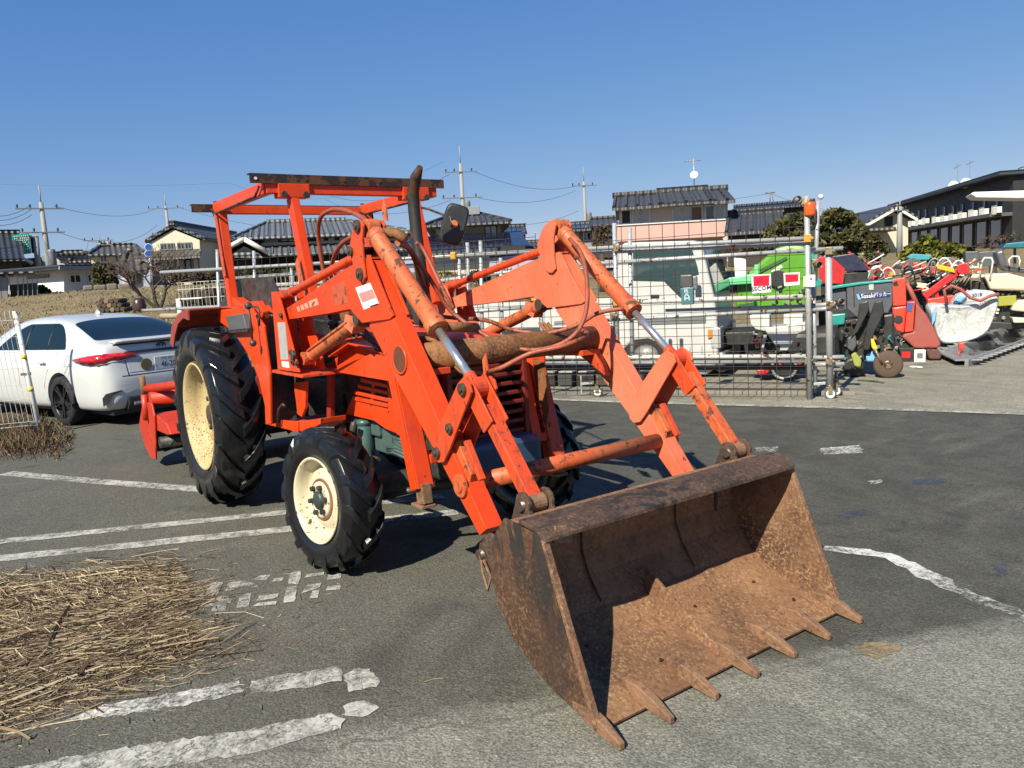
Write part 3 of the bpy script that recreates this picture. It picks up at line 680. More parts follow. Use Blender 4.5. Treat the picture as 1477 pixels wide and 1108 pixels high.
# bucket levers and links
lv = [(3.165, 1.085), (3.205, 1.11), (3.25, 1.09), (3.262, 1.055), (3.06, .79), (3.01, .735), (2.965, .725), (2.935, .745), (2.93, .79), (3.0, .90)]
for y0, y1 in ((AR0-.020, AR0-.008), (AR1+.008, AR1+.020)): both(MB().prism(lv, y0, y1), 'lever_plate', m_ow, .003, m_of)
both(MB().bar((2.985, -.536, .895), (3.155, -.536, 1.075), .098, .008, (1,0,-1)), 'lever_web', m_ow, .002, m_of)
pins(T, 3.205, 1.063, AR0-.018, .026); pins(T, 2.965, .770, AR0-.018, .025); pins(T, 3.085, .890, AR0-.018, .022)
l0, l1 = Vector((3.205, -.536, 1.063)), Vector((3.555, -.536, .655)); dd = (l1-l0).normalized()
both(MB().bar(l0+dd*.10, l1-dd*.01, .062, .052, (1,0,1)), 'tilt_link', m_ow, .004, m_orr)
mb = MB()
for q in (-1, 1): mb.bar(l0-dd*.04+Vector((0, q*.036, 0)), l0+dd*.19+Vector((0, q*.036, 0)), .010, .085, (1,0,1))
both(mb, 'link_fork', m_ow, .003, m_ow)
both(MB().disc(l1, (0,1,0), .034, .074, 18), 'link_eye', m_rth, .002)
for pl_ in ([(3.205, 1.10), (3.235, 1.13), (3.225, 1.20), (3.20, 1.17)], [(2.42, 1.80), (2.46, 1.79), (2.455, 1.86), (2.435, 1.90), (2.41, 1.84)]): MB().prism(pl_, -.50, -.492).build('grease_tab', m_orr, T, .001)
# stickers and lettering panel
def on_arm(pxs, mat_, d=.0015, name='sticker'): return MB().prism(PY(AR0, pxs), AR0-d, AR0-.0004).build(name, mat_, T)
on_arm([(513, 415), (534, 408), (547, 438), (525, 447)], m_wht)
on_arm([(518, 423.5), (537.5, 417), (542.5, 429), (523, 436)], m_pnk, .003)
on_arm([(534, 441.5), (546, 437.5), (546.6, 438.6), (534.6, 442.6)], m_drk, .003)
on_arm([(479, 415), (497, 405), (503, 437), (484, 441)], paint('bare worn patch', (.50, .085, .03), .75, var=.2, scale=14, rust=.2), .001)
for x0, x1 in ((428, 431), (433, 437), (438.5, 443)):
    on_arm([(x0, 443-(x0-428)*.43), (x1, 443-(x1-428)*.43), (x1+2.6, 450-(x1-428)*.4), (x0+2.6, 450-(x0-428)*.4)], m_chk)
on_arm([(445, 435), (457, 430), (460, 439.5), (447.5, 444)], m_chk)
on_arm([(451, 436.5), (455, 434.5), (452, 442), (450, 441)], paint('dark decal stroke', (.30, .06, .03), .7), .003)

# ---- bucket
bk = sub('bucket', T); WB0, WB1 = -.69, .69
side = [(3.800, .612), (3.57, .632), (3.505, .56), (3.466, .46), (3.463, .38), (3.50, .28), (3.59, .175), (3.70, .115), (3.83, .065), (4.035, .022), (4.03, .045)]
for y0, y1 in ((WB0-.010, WB0+.016), (WB1-.016, WB1+.010)): MB().prism([(3.795, .606), (3.812, .602), (4.046, .040), (4.030, .024)], y0, y1).build('edge_bar', m_rbs, bk, .003)
for y0, y1, mt in ((WB0, WB0+.012, m_rbk), (WB1-.012, WB1, m_rbs)): MB().prism(side, y0, y1).build('side_plate', mt, bk, .002)
MB().strip([(4.035, .020), (3.83, .082), (3.70, .125), (3.60, .185), (3.52, .285), (3.482, .38), (3.482, .46), (3.52, .56), (3.60, .622), (3.70, .634)], WB0+.012, WB1-.012, .010).build('shell', m_rb, bk)
rings = []
for i in range(25):
    t = i/24; y = WB0-.004+(WB1-WB0+.05)*t; w = .014*math.sin(t*9.0)+(.016 if .42 < t < .55 else 0)*math.sin((t-.42)/.13*math.pi)+.006*math.sin(t*23)
    ov = .03 if t > .97 else 0
    rings.append([Vector((3.668+ov, y, .650)), Vector((3.74, y, .642+w*.4)), Vector((3.815+w-ov, y, .618+w*.3)), Vector((3.818+w-ov, y, .600+w*.5)), Vector((3.74, y, .626+w*.4)), Vector((3.668+ov, y, .634))])
MB().loft(rings, True, False).build('top_lip', m_rbl, bk, .003)
MB().bar((3.795, WB0+.05, .612), (3.795, WB0+.13, .596), .012, .06).build('lip_bracket', m_rth, bk, .003)
for i in range(7):
    y = WB0+.012+(WB1-WB0-.024)*i/6
    mb = MB().loft([[Vector((x, y-w, z0)), Vector((x, y+w, z0)), Vector((x, y+w, z1)), Vector((x, y-w, z1))] for x, w, z0, z1 in ((3.915, .013, .050, .078), (3.985, .017, .030, .082), (4.05, .017, .014, .066), (4.142, .011, .002, .026))], True, False)
    mb.build('tooth', m_rth, bk, .004)
MB().loft([[Vector((x, -.012-w, z0)), Vector((x, -.012+w, z0)), Vector((x, -.012+w*.5, z1)), Vector((x, -.012-w*.5, z1))] for x, w, z0, z1 in ((3.60, .016, .17, .280), (3.75, .016, .10, .190), (3.90, .014, .055, .108), (3.99, .011, .033, .058))], True, False).build('floor_rib', m_rbs, bk, .003)
for y in (-.25, .30): MB().strip([(3.512, .55), (3.498, .46), (3.496, .39), (3.53, .30), (3.60, .205)], y-.012, y+.012, -.010).build('back_rib', m_rb, bk, .002)
for y, x in ((-.45, 3.72), (-.25, 3.90), (-.42, 3.93), (.12, 3.74), (.25, 3.92), (.50, 3.74), (.56, 3.90)):
    MB().disc((x, y, .095+(3.80-x)*.30), (.3, 0, 1), .0065, .012, 10).build('bolt', m_drk, bk)
for s, yy in ((1, -.536), (-1, 2*YC+.536)):
    for q in (-.052, .052):
        ear = [(3.48, .47), (3.47, .56), (3.515, .665)]+[(3.557+.046*math.cos(a), .66+.046*math.sin(a)) for a in (2.4, 1.9, 1.3, .7, .1, -.4)]+[(3.64, .60), (3.62, .52)]
        MB().prism(ear, yy+q-.008, yy+q+.008).build('ear', m_rbl, bk, .003)
        foot_ = [(3.50, .50), (3.33, .50), (3.26, .44), (3.245, .39), (3.28, .35), (3.34, .33), (3.48, .30)]
        MB().prism(foot_, yy+q*1.18-.007, yy+q*1.18+.007).build('pivot_bracket', m_rbl, bk, .003)
    cyl((3.557, yy-.075, .657), (3.557, yy+.075, .657), .021).build('pin', m_pin, bk); cyl((3.275, yy-.085, .40), (3.275, yy+.085, .40), .022).build('pin', m_pin, bk)
    MB().tube([(3.28, yy-.08, .40), (3.30, yy-.085, .33), (3.33, yy-.085, .27), (3.35, yy-.08, .33), (3.31, yy-.085, .39)], .006, 6).build('safety_ring', m_rth, bk)

# ---- rear fenders, platform, seat, steering
fd = PY(-.63, [(318, 463), (318, 447), (336, 445), (362, 440), (383, 470), (392, 540), (393, 612), (386, 612), (385, 585), (376, 545), (362, 513), (345, 487), (330, 472)])
both(MB().prism(fd, -.645, -.625), 'fender_side', m_or, .006)
ft = [(-.50, 1.16), (-.40, 1.27), (-.22, 1.36), (.0, 1.395), (.25, 1.40), (.60, 1.395), (.72, 1.30), (.83, 1.05), (.90, .80)]
mb = MB().strip(ft[:4]+[(.12, 1.40)], -.86, -.46, .010); mb.prism([(-.51, 1.15), (-.40, 1.28), (-.2, 1.365), (.0, 1.40), (.12, 1.40), (.12, 1.33), (-.02, 1.345), (-.2, 1.30), (-.33, 1.21), (-.42, 1.12)], -.872, -.86)
both(mb, 'fender_top', paint('dull red fender', (.32, .05, .03), .55, var=.2, scale=4, dirt=.5, rust=.0), .003)
both(MB().strip([(.12, 1.40)]+ft[4:6]+[(.68, 1.345)], -.645, -.46, .010), 'fender_front', m_or, .003); both(MB().strip([(.69, 1.33), (.74, 1.27), (.83, 1.05), (.90, .80), (.91, .66)], -.62, -.46, .01), 'fender_apron', m_drk, 0)  # apron black instead of orange: the shade under here put into its colour
both(MB().strip(ft[:4]+[(.25, 1.40), (.6, 1.395), (.75, 1.27), (.86, .95), (.9, .7)], -.46, -.44, .2), 'fender_inner', m_drk, 0)  # inner strip dark as well, shade behind the fender put into the colour
lamp = PY(-.66, [(331, 456), (356, 452), (362, 474), (337, 477)])
MB().prism(lamp, -.69, -.646).build('side_lamp', paint('grey lamp lens', (.10, .105, .115), .25, var=.2, scale=10), T, .006)
MB().prism(PY(-.66, [(333, 474), (362, 473), (362, 479), (336, 480)]), -.685, -.646).build('lamp_base', m_drk, T, .003)
MB().prism(PY(-.56, [(363, 435), (380, 434), (388, 449), (388, 482), (372, 482), (366, 450)]), -.60, -.56).build('control_box', m_or, T, .005)
for x, y in ((382, 452), (375, 459), (374, 478), (383, 477), (370, 479)):
    p = onY(x, y, -.60); MB().disc((p.x, -.605, p.z), (0,1,0), .010, .012, 6).build('bolt', m_drk, T)
for pts, kn in (([(358, 441), (361, 462), (364, 490)], (365, 495)), ([(360, 442), (371, 443), (374, 450), (374, 470)], None)):
    P = [onY(x, y, -.70) for x, y in pts]; MB().tube(P, .007, 8).build('lever', m_drk, T)
    if kn: MB().ball(onY(*kn, -.70), .022).build('lever_knob', m_grs, T)
MB().ball(onY(358, 441, -.70), .024).build('lever_knob', m_drk, T)
MB().b2(.78, 1.12, -.55, .64, .63, .655).build('platform', m_ow, T, .005)
MB().prism(PY(-.56, [(386, 604), (432, 608), (432, 624), (418, 620), (386, 612)]), -.57, -.55).build('step', m_or, T, .004)
MB().prism(PY(-.56, [(431, 608), (440, 607), (462, 604), (462, 612), (440, 624), (432, 622)]), -.56, -.40).build('step_bracket', m_or, T, .004)
both(MB().prism(PY(-.5, [(423, 552), (441, 550), (440, 588), (435, 602), (429, 598)]), -.50, -.48), 'pedal_plate', m_or, .004)
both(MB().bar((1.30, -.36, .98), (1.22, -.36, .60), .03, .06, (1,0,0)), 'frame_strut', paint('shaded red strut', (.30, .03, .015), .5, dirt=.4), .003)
MB().tube([onY(x, y, -.6) for x, y in ((400, 610), (402, 590), (408, 583), (411, 586))], .008, 8).build('pedal_lever', m_grs, T)
mb = MB().box((.30, YC, .98), (.46, .46, .10)).box((.08, YC, 1.20), (.10, .44, .36), Matrix.Rotation(-.2, 3, 'Y')); mb.build('seat', m_drk, T, .04, 3)
MB().b2(.15, .45, YC-.15, YC+.15, .84, .93).build('seat_base', m_drk, T, .01)
MB().b2(1.0, 1.16, YC-.24, YC+.24, .8, 1.27).build('dashboard', m_drk, T, .03)
sw = sub('steering_wheel', T, (.86, YC, 1.36), (0, -.55, 0))
MB().lathe([(.19+.014*math.cos(a), .014*math.sin(a)) for a in [i*math.pi/4 for i in range(8)]], (0,0,0), (0,0,1), 32, True, True).build('rim', m_drk, sw)
mb = MB()
for i in range(3): a = i*2.094; mb.tube([(0,0,-.02), (.18*math.cos(a), .18*math.sin(a), 0)], .009, 8)
mb.tube([(0,0,-.3), (0,0,0)], .02, 10); mb.build('spokes', m_drk, sw)

# ---- canopy frame
def beam(a, b, name='canopy_beam', w=.06, h=.06, mat_=m_or, ref=(0,0,1)): return MB().bar(a, b, w, h, ref).build(name, mat_, T, .004)
XF, XR, HW, ZT = .985, -.13, .60, 2.115
for s in (-1, 1):
    yb = YC+s*(HW-.02)
    beam((XR, yb, ZT+.002), (XF, yb, ZT+.012), w=.055, h=.075)
    top = Vector((-.06, YC+s*.57, ZT-.04)); beam(top, (.03, YC+s*.575, 1.38), 'canopy_post', .06, .075, ref=(1,0,0))
    p = MB().bar((-.06, YC+s*.615, 2.09), (.025, YC+s*.615, 1.62), .008, .05, (1,0,0)); p.build('post_rail', m_ow, T, .002)
    MB().prism([(-.02, 1.40), (.07, 1.47), (.26, 1.42), (.30, 1.39)], YC+s*.56-.03, YC+s*.56+.05).build('post_foot', m_or, T, .004)
    yf = YC+s*.43
    beam((.985, yf, 2.07), (1.20, yf+.0, 1.36), 'canopy_post', .055, .08, ref=(1,0,0))
    MB().b2(.94, 1.03, yf-.10, yf+.10, 2.065, 2.15).build('post_bracket', m_or, T, .004)
    for q in (-.07, .07): MB().disc((1.036, yf+q, 2.085), (1,0,0), .02, .014, 6).build('bolt', m_drk, T, .002)
    for xx in (XR-.01, XF-.02): MB().disc((xx, yb-.0, ZT+.045), (0,0,1), .018, .02, 6).build('bolt', m_drk, T, .002)
    MB().prism([(1.075, 1.66), (1.12, 1.70), (1.19, 1.50), (1.13, 1.46)], yf-.055, yf-.047).build('hinge_plate', m_orr, T, .002)
    MB().tube([(XR+.05, yb-.035, ZT-.055), (XR+.03, yb-.045, ZT-.01), (XR+.12, yb-.045, ZT-.045), (XF-.12, yb-.045, ZT-.03), (XF-.03, yb-.045, ZT+.02)], .008, 6).build('brace_rod', m_brn, T)
beam((XF, YC-HW, ZT+.005), (XF, YC+HW, ZT+.005), w=.055, h=.06); beam((XR, YC-HW+.03, ZT-.008), (XR, YC+HW-.03, ZT-.008), w=.055, h=.06)
def angle_iron(x, y0, y1, z): MB().b2(x-.004, x+.004, y0, y1, z-.025, z+.03).b2(x-.045, x+.004, y0, y1, z+.026, z+.034).build('angle_iron', m_brn, T, .001)
angle_iron(1.022, -.655, .70, 2.172); angle_iron(-.175, -.70, .72, 2.118)
for y in (-.62, -.36, -.30, -.05, .2, .6): MB().disc((1.028, y, 2.175), (1,0,0), .009, .004, 10).build('bolt_hole', m_wht if y < -.6 else m_pin, T)

# ---- exhaust, mirror, hoses
P = [onY(x, y, .10) for x, y in ((612, 425), (606, 380), (601, 340), (597, 300), (596, 275), (600, 256), (606, 241))]
mb = MB().tube(P, [.036, .036, .036, .036, .036, .034, .017], 18, True); mb.build('exhaust_stack', m_exh, T)
MB().tube([P[0]+Vector((.02, 0, -.28)), P[0]+Vector((.01, 0, -.14)), P[0]], [.05, .05, .036], 16).build('exhaust_base', m_exh, T)
YM = .46
mr = sub('mirror', T)
c = onY(655, 324, YM); cx_ = Vector((RV.x, RV.y, 0))
A = onY(605, 297, .52); B = onY(650, 314, YM-.04); MB().tube([Vector((1.0, .50, 2.02)), A.lerp(B, .3), B, B+Vector((.01, 0, -.06))], .008, 8).build('mirror_arm', m_drk, mr)
ax = Vector((.52, .85, -.0)).normalized(); az = (Vector((0, 0, 1))+ax*.34).normalized(); ay = az.cross(ax).normalized(); ax = ay.cross(az)
rot = Matrix((ax, ay, az)).transposed(); ring0 = []
for i in range(24):
    a = 2*math.pi*i/24; sx = abs(math.cos(a))**.45*math.copysign(1, math.cos(a)); sz = abs(math.sin(a))**.45*math.copysign(1, math.sin(a)); ring0.append((sx*.078, sz*.130))
MB().loft([[c+rot @ Vector((x*k_, yy, z*k_)) for x, z in ring0] for k_, yy in ((.86, -.032), (.97, -.022), (1, 0), (1, .012), (.95, .014))]).build('mirror_housing', m_mir, mr, .002)
MB().loft([[c+rot @ Vector((x*k_, yy, z*k_)) for x, z in ring0] for k_, yy in ((.93, .0142), (.93, .016))]).build('mirror_glass', m_chr, mr)
MB().disc(c+rot @ Vector((0, -.04, 0)), ay, .024, .03, 14).build('mirror_clamp', m_orr, mr, .002)
def hose(pts, Y0, Y1=None, r=.012, mat_=None, n=8):
    Y1 = Y0 if Y1 is None else Y1; k_ = len(pts)-1
    P = [onY(x, y, Y0+(Y1-Y0)*i/k_) for i, (x, y) in enumerate(pts)]; Q = []
    for i in range(k_):                     # Catmull-Rom through the traced points
        p0, p1, p2, p3 = P[max(i-1, 0)], P[i], P[i+1], P[min(i+2, k_)]
        for j in range(5):
            t = j/5; Q.append(.5*((2*p1)+(-p0+p2)*t+(2*p0-5*p1+4*p2-p3)*t*t+(-p0+3*p1-3*p2+p3)*t**3))
    Q.append(P[-1]); MB().tube(Q, r, n).build('hydraulic_hose', mat_ or m_hose, T)
hose([(533, 322), (515, 310), (495, 303), (478, 303), (463, 313), (459, 335), (463, 370), (470, 410)], -.50, -.30, .013)
hose([(512, 340), (495, 350), (484, 365), (478, 385)], -.50, -.34, .013)
hose([(572, 350), (585, 352), (602, 375), (625, 410), (650, 448), (690, 478), (730, 497), (765, 505), (805, 498), (833, 478), (846, 445), (846, 400), (838, 365), (822, 345)], -.46, .56, .0115)
hose([(574, 352), (590, 360), (603, 388), (618, 430), (632, 455), (700, 462), (735, 475), (785, 481), (830, 470), (862, 452), (900, 445)], -.46, .56, .0115)
hose([(664, 533), (690, 538), (720, 532), (765, 510), (810, 500), (840, 487), (846, 480), (835, 476)], -.30, .52, .013)
for i in range(3): hose([(604, 488+i*4), (625, 491+i*5), (645, 507+i*5), (668, 530+i*4)], -.42+i*.02, -.3, .012, m_tub)
hose([(600, 350), (612, 362), (640, 420), (655, 446)], -.40, -.30, .010)
for i in range(4): hose([(511+i*3, 470), (528+i*3, 488), (545, 500+i*2), (560, 512)], -.46+i*.02, -.36, .010, m_tub if i % 2 else m_grs)
for i in range(3): hose([(778+i*6, 466), (790+i*5, 480), (800+i*4, 490)], .60, .60, .009, m_tub)
for i in range(5): hose([(455+i*9, 462+i*2), (468+i*9, 466), (486+i*7, 480), (500+i*4, 496)], -.22, -.20, .013, m_drk)
MB().b2(1.0, 1.25, -.20, -.10, 1.24, 1.40).build('valve_block', m_tub, T, .01)
MB().tube([(2.40, -.50, 1.74), (2.46, -.46, 1.735), (2.50, -.43, 1.70)], .025, 10).build('hose_coupling', m_tub, T)
cyl((2.915, -.49, 1.30), (2.86, -.30, 1.28), .022).build('hose_coupling', m_tub, T)
cyl((2.31, AR1, 1.66), (2.31, 2*YC-AR1, 1.66), .030, 14) if 0 else None

# ---- rotary tiller on the back
tl = sub('tiller', T)
pl = PY(-.85, [(206, 588), (212, 580), (220, 582), (224, 600), (226, 640), (226, 663), (219, 660), (210, 642), (202, 612)])
for y0, y1 in ((-.86, -.845), (.935, .95)): MB().prism(pl, y0, y1).build('end_plate', m_red, tl, .004)
hood = [(x, z) for x, z in PY(-.85, [(258, 607), (230, 608), (225, 622), (232, 640)])]
def tb(name, a, b, r, mat_=m_red): cyl(a, b, r, 16).build(name, mat_, tl)
tb('beam', (-1.62, -.845, .62), (-1.62, .935, .62), .062); tb('top_tube', (-1.75, -.86, .70), (-.75, -.40, .82), .038)
tb('depth_rod', onY(205, 543, -.87), onY(208, 570, -.87), .024, paint('rusty brown rod', (.22, .11, .04), .8, var=.3, scale=20)); tb('rod_sleeve', onY(208, 569, -.87), onY(212, 606, -.87), .03)
MB().prism([(-1.85, .44), (-1.55, .50), (-1.1, .46), (-1.0, .38), (-1.1, .36), (-1.85, .34)], -.84, .93).build('cover', m_red, tl, .01)
MB().prism([(-1.95, .34), (-1.8, .42), (-1.75, .20), (-1.85, .10)], -.84, .93).build('rear_flap', m_drk, tl, .01)
tb('rotor', (-1.45, -.84, .25), (-1.45, .93, .25), .05, m_drk)
for i in range(14):
    y = -.78+i*.13; a = i*2.3; MB().tube([(-1.45, y, .25), (-1.45+.15*math.cos(a), y, .25+.15*math.sin(a)), (-1.45+.19*math.cos(a+.35), y+.05, .25+.19*math.sin(a+.35))], [.014, .014, .008], 6).build('tine', m_drk, tl)
for s in (-1, 1): tb('lift_link', (-.2, YC+s*.38, .5), (-1.4, YC+s*.45, .45), .025, m_drk)
MB().b2(-1.55, -1.2, YC-.16, YC+.16, .42, .78).build('gear_case', m_red, tl, .03)
tb('wheel_arm', (-1.9, -.72, .10), (-1.6, -.45, .22), .018, m_drk)
# ---------------------------------------------------------------- lettering
def text_mb(txt, size, depth=.001):
    cu = bpy.data.curves.new('lettering', 'FONT'); cu.body = txt; cu.size = size; cu.align_x = 'CENTER'; cu.align_y = 'CENTER'
    cu.resolution_u = 3; cu.offset = size*.012
    o = bpy.data.objects.new('lettering', cu); col.objects.link(o)
    dg = bpy.context.evaluated_depsgraph_get(); me = o.evaluated_get(dg).to_mesh()
    mb = MB(); mb.add([v.co.copy() for v in me.vertices], [tuple(p.vertices) for p in me.polygons])
    o.evaluated_get(dg).to_mesh_clear(); bpy.data.objects.remove(o); bpy.data.curves.remove(cu); return mb
def put_text(txt, size, M_, mat_, parent, sx=1.0, name='lettering'):
    return text_mb(txt, size).moved(M_ @ Matrix.Diagonal((sx, 1, 1, 1))).build(name, mat_, parent, fix=False)
def frame_m(o, x, y):                    # matrix with columns x, y, x cross y at o
    x = Vector(x).normalized(); y = Vector(y).normalized(); z = x.cross(y); m_ = Matrix.Identity(4)
    for i in range(3): m_[i][0], m_[i][1], m_[i][2], m_[i][3] = x[i], y[i], z[i], o[i]
    return m_

# ---------------------------------------------------------------- white sedan
k = N('white car paint'); k.set('Base Color', (.47, .475, .475)); k.set('Roughness', .28); k.b.inputs['Coat Weight'].default_value = .6; k.b.inputs['Coat Roughness'].default_value = .04; m_cw = k.m
m_cg = glassy('tinted car glass', (.006, .014, .015), .02); m_cg.node_tree.nodes['Principled BSDF'].inputs['Specular IOR Level'].default_value = .35; m_cb = paint('black car plastic', (.018, .018, .019), .5, var=.1); m_gry = paint('grey car plastic', (.16, .165, .17), .45, var=.1)
k = N('tail lamp red'); k.set('Base Color', k.ramp(k.noise(14, 2, .5, None, (1, 1, 4)), [(.4, (.28, .004, .008)), (.62, (.62, .02, .03))])); k.set('Roughness', .12); k.b.inputs['Coat Weight'].default_value = .8; m_tl = k.m
m_alloy = paint('dark alloy', (.045, .045, .05), .35, .5, var=.2, scale=8); m_ct = paint('car tyre', (.016, .016, .017), .75, var=.2)
m_plate = paint('plate white', (.66, .68, .72), .45, var=.04); m_ink = paint('dark print', (.012, .03, .035), .5, var=.05); m_ink2 = paint('violet print', (.10, .08, .30), .5, var=.05)
HD = R(-161)
car = thing('parked_car', 'white four-door sedan parked beside the wire fence behind the tractor', 'car', (-5.52, -.365, 0), HD); car.scale = (.97, .97, .975)
ST = [(-1.03, .44, .58, .56, .56, .60, .45), (-1.0, .30, .72, .60, .70, .66, .60), (-.93, .22, .785, .78, .755, .93, .66), (-.885, .20, .82, .86, .79, 1.015, .68), (-.78, .19, .855, .90, .81, 1.04, .70), (-.62, .18, .872, .93, .815, 1.055, .69), (-.2, .18, .876, .955, .815, 1.215, .63),
      (.2, .18, .876, .96, .812, 1.325, .585), (.55, .18, .876, .955, .81, 1.37, .57), (1.1, .17, .876, .945, .81, 1.385, .56), (1.6, .17, .876, .93, .81, 1.36, .56), (2.1, .17, .875, .92, .81, 1.20, .58), (2.55, .18, .872, .90, .80, .97, .64), (3.1, .19, .85, .80, .76, .88, .60), (3.42, .25, .74, .66, .66, .72, .5), (3.5, .34, .62, .55, .55, .60, .4)]
def cring(st):
    x, zs, yw, zb, yb, zr, yr = st
    h = [(0, zs), (yw*.88, zs), (yw*.985, zs+.07*(zb-zs)), (yw, zs+.42*(zb-zs)), (yw*.995, zs+.74*(zb-zs)), (yb, zb), (yb*.55+yr*.45+.012, zb*.55+zr*.45), (yr+.025, zb*.12+zr*.88), (yr*.86, zb*.02+zr*.98), (yr*.45, zr+.004), (0, zr+.006)]
    return h
def csurf(x, t):                         # point on the half shell: station x, ring parameter t
    for i in range(len(ST)-1):
        if ST[i][0] <= x <= ST[i+1][0]:
            f = (x-ST[i][0])/(ST[i+1][0]-ST[i][0]); a, b = cring(ST[i]), cring(ST[i+1]); j = min(int(t), 9); g_ = t-j
            pa = Vector(a[j]).lerp(Vector(a[j+1]), g_); pb = Vector(b[j]).lerp(Vector(b[j+1]), g_); p = pa.lerp(pb, f); return Vector((x, p.x, p.y))
rings = []
for st in ST:
    h = cring(st); rings.append([Vector((st[0], y, z)) for y, z in h]+[Vector((st[0], -y, z)) for y, z in h[-2:0:-1]])
body = MB().loft(rings, True, True).build('body', m_cw, car)
sm = body.modifiers.new('round', 'SUBSURF'); sm.levels = sm.render_levels = 2
cut = MB()
for yy in ((.60, 1.1), (-1.1, -.60)):
    for xx in (0, 2.64): cut.tube([(xx, yy[0], .315), (xx, yy[1], .315)], .365, 40)
cut_o = cut.build('wheel_well_cut', m_cb, car); bo = body.modifiers.new('wells', 'BOOLEAN'); bo.operation = 'DIFFERENCE'; bo.solver = 'EXACT'; bo.object = cut_o
dg = bpy.context.evaluated_depsgraph_get(); me = bpy.data.meshes.new_from_object(body.evaluated_get(dg)); body.modifiers.clear(); body.data = me
bpy.data.objects.remove(cut_o)
me.materials.clear(); me.materials.append(m_cw); me.set_sharp_from_angle(angle=R(28))
from mathutils.bvhtree import BVHTree
bv_ = BVHTree.FromPolygons([v.co.copy() for v in me.vertices], [tuple(p.vertices) for p in me.polygons])
def c_top(x, y): h = bv_.ray_cast(Vector((x, y, 3)), Vector((0, 0, -1)))[0]; return h.z if h else 1.0
def c_rear(y, z): h = bv_.ray_cast(Vector((-3, y, z)), Vector((1, 0, 0)))[0]; return h.x if h else -.95
def c_side(x, z, s): h = bv_.ray_cast(Vector((x, s*3, z)), Vector((0, -s, 0)))[0]; return h.y if h else s*.85
MB().b2(-.35, .35, -.60, .60, .2, .6).b2(2.3, 2.98, -.60, .60, .2, .6).b2(-.9, 3.3, -.7, .7, .15, .25).build('underbody', m_cb, car)
def patch(f, nx, nt_, off, name, mat_, th=.0):
    V = []; 
    for i in range(nx+1):
        for j in range(nt_+1): V.append(f(i/nx, j/nt_))
    mb = MB(); w = nt_+1; mb.add(V, [(i*w+j, i*w+j+1, (i+1)*w+j+1, (i+1)*w+j) for i in range(nx) for j in range(nt_)], True)
    return mb.build(name, mat_, car)
def rg(a, b):
    t_ = b*2-1; lo, hi = -.66+.05*t_*t_, .16-.07*t_*t_; x = lo+(hi-lo)*a; w_ = .665-.10*a; cr = min(1, min(a, 1-a)/.10+.0); w_ *= .93+.07*math.sqrt(max(0, 1-(1-cr)**2)); y = t_*w_
    return Vector((x, y, c_top(x, y)+.005))
patch(rg, 24, 24, 0, 'rear_window', m_cg)
def sg(s):
    def f(a, b):
        x = -.10+2.0*a; zb_ = .965-.02*a; zt_ = 1.285-.0*a
        if a < .26: zt_ = zb_+.03+(zt_-zb_-.03)*math.sin(a/.26*math.pi/2)**.8
        if a > .62: zt_ = zb_+(zt_-zb_)*max(.02, 1-((a-.62)/.38)**1.4)
        z = zb_+(zt_-zb_)*b; return Vector((x, c_side(x, z, s)+s*.005, z))
    return f
for s in (1, -1):
    patch(sg(s), 24, 8, 0, 'side_window', m_cg)
    for xx in (.36, .98): MB().tube([Vector((xx+.08*t_, c_side(xx+.08*t_, .96+.30*t_, s)+s*.004, .96+.30*t_)) for t_ in (0, .33, .66, 1)], .016 if xx > .5 else .009, 6).build('window_pillar', m_cb, car)
    path = [(-.40, .885), (-.60, .882), (-.76, .868), (-.865, .83), (-.93, .755), (-.962, .57), (-.975, .38)]
    hts = [(.838, .848), (.80, .875), (.785, .895), (.785, .905), (.79, .912), (.815, .912), (.85, .89)]
    L = [[Vector((x, s*(y), z0)), Vector((x-.012, s*(y+.008), (z0+z1)/2)), Vector((x, s*y, z1)), Vector((x+.04, s*(y-.05), (z0+z1)/2))] for (x, y), (z0, z1) in zip(path, hts)]
    MB().loft(L, True, True).build('tail_lamp', m_tl, car)
    L = [[Vector((x-.002, s*y, z0)), Vector((x-.014, s*(y+.009), (z0+z1)/2)), Vector((x+.02, s*(y-.03), z0))] for (x, y), (z0, z1) in zip(path[3:], [(.775, .80), (.78, .81), (.80, .83), (.84, .85)])]
    MB().loft(L, True, True).build('reverse_lamp', m_gry, car)
    MB().loft([[Vector((x, s*y, z)), Vector((x-.02, s*(y+.004), z)), Vector((x-.02, s*(y+.004), z+h_)), Vector((x, s*y, z+h_))] for x, y, z, h_ in ((-.905, .82, .28, .10), (-.935, .79, .31, .12), (-.975, .735, .41, .035), (-1.01, .63, .45, .012))], True, False).build('bumper_vent', m_cb, car)
    MB().box((.42, s*.885, .80), (.16, .022, .028)).build('door_handle', m_cw, car, .008)
    for xx in (.02, 1.12): MB().tube([Vector((x_, c_side(x_, z_, s)+s*.001, z_)) for x_, z_ in (((.40, .30), (.42, .50), (.30, .70), (.10, .93)) if xx < .1 else ((1.12, .28), (1.12, .5), (1.12, .7), (1.10, .93)))], .003, 4).build('door_gap', m_cb, car)
MB().tube([(x_, c_side(x_, z_, 1)+.001, z_) for x_, z_ in ((-.33, .76), (-.33, .88), (-.15, .88), (-.15, .76), (-.33, .76))], .0022, 4).build('fuel_flap', m_gry, car)
rear = lambda y, z: Vector((-.955+.05*(z-.62)/.4+.03*(abs(y)/.7)**3, y, z))
def strip_rear(name, ys, z0, z1, mat_, out=.012): MB().loft([[Vector((c_rear(y, z0)-out, y, z0)), Vector((c_rear(y, z1)-out, y, z1)), Vector((c_rear(y, z1)+.03, y, z1)), Vector((c_rear(y, z0)+.03, y, z0))] for y in ys], True, False).build(name, mat_, car)
YS = [-.6+.1*i for i in range(13)]
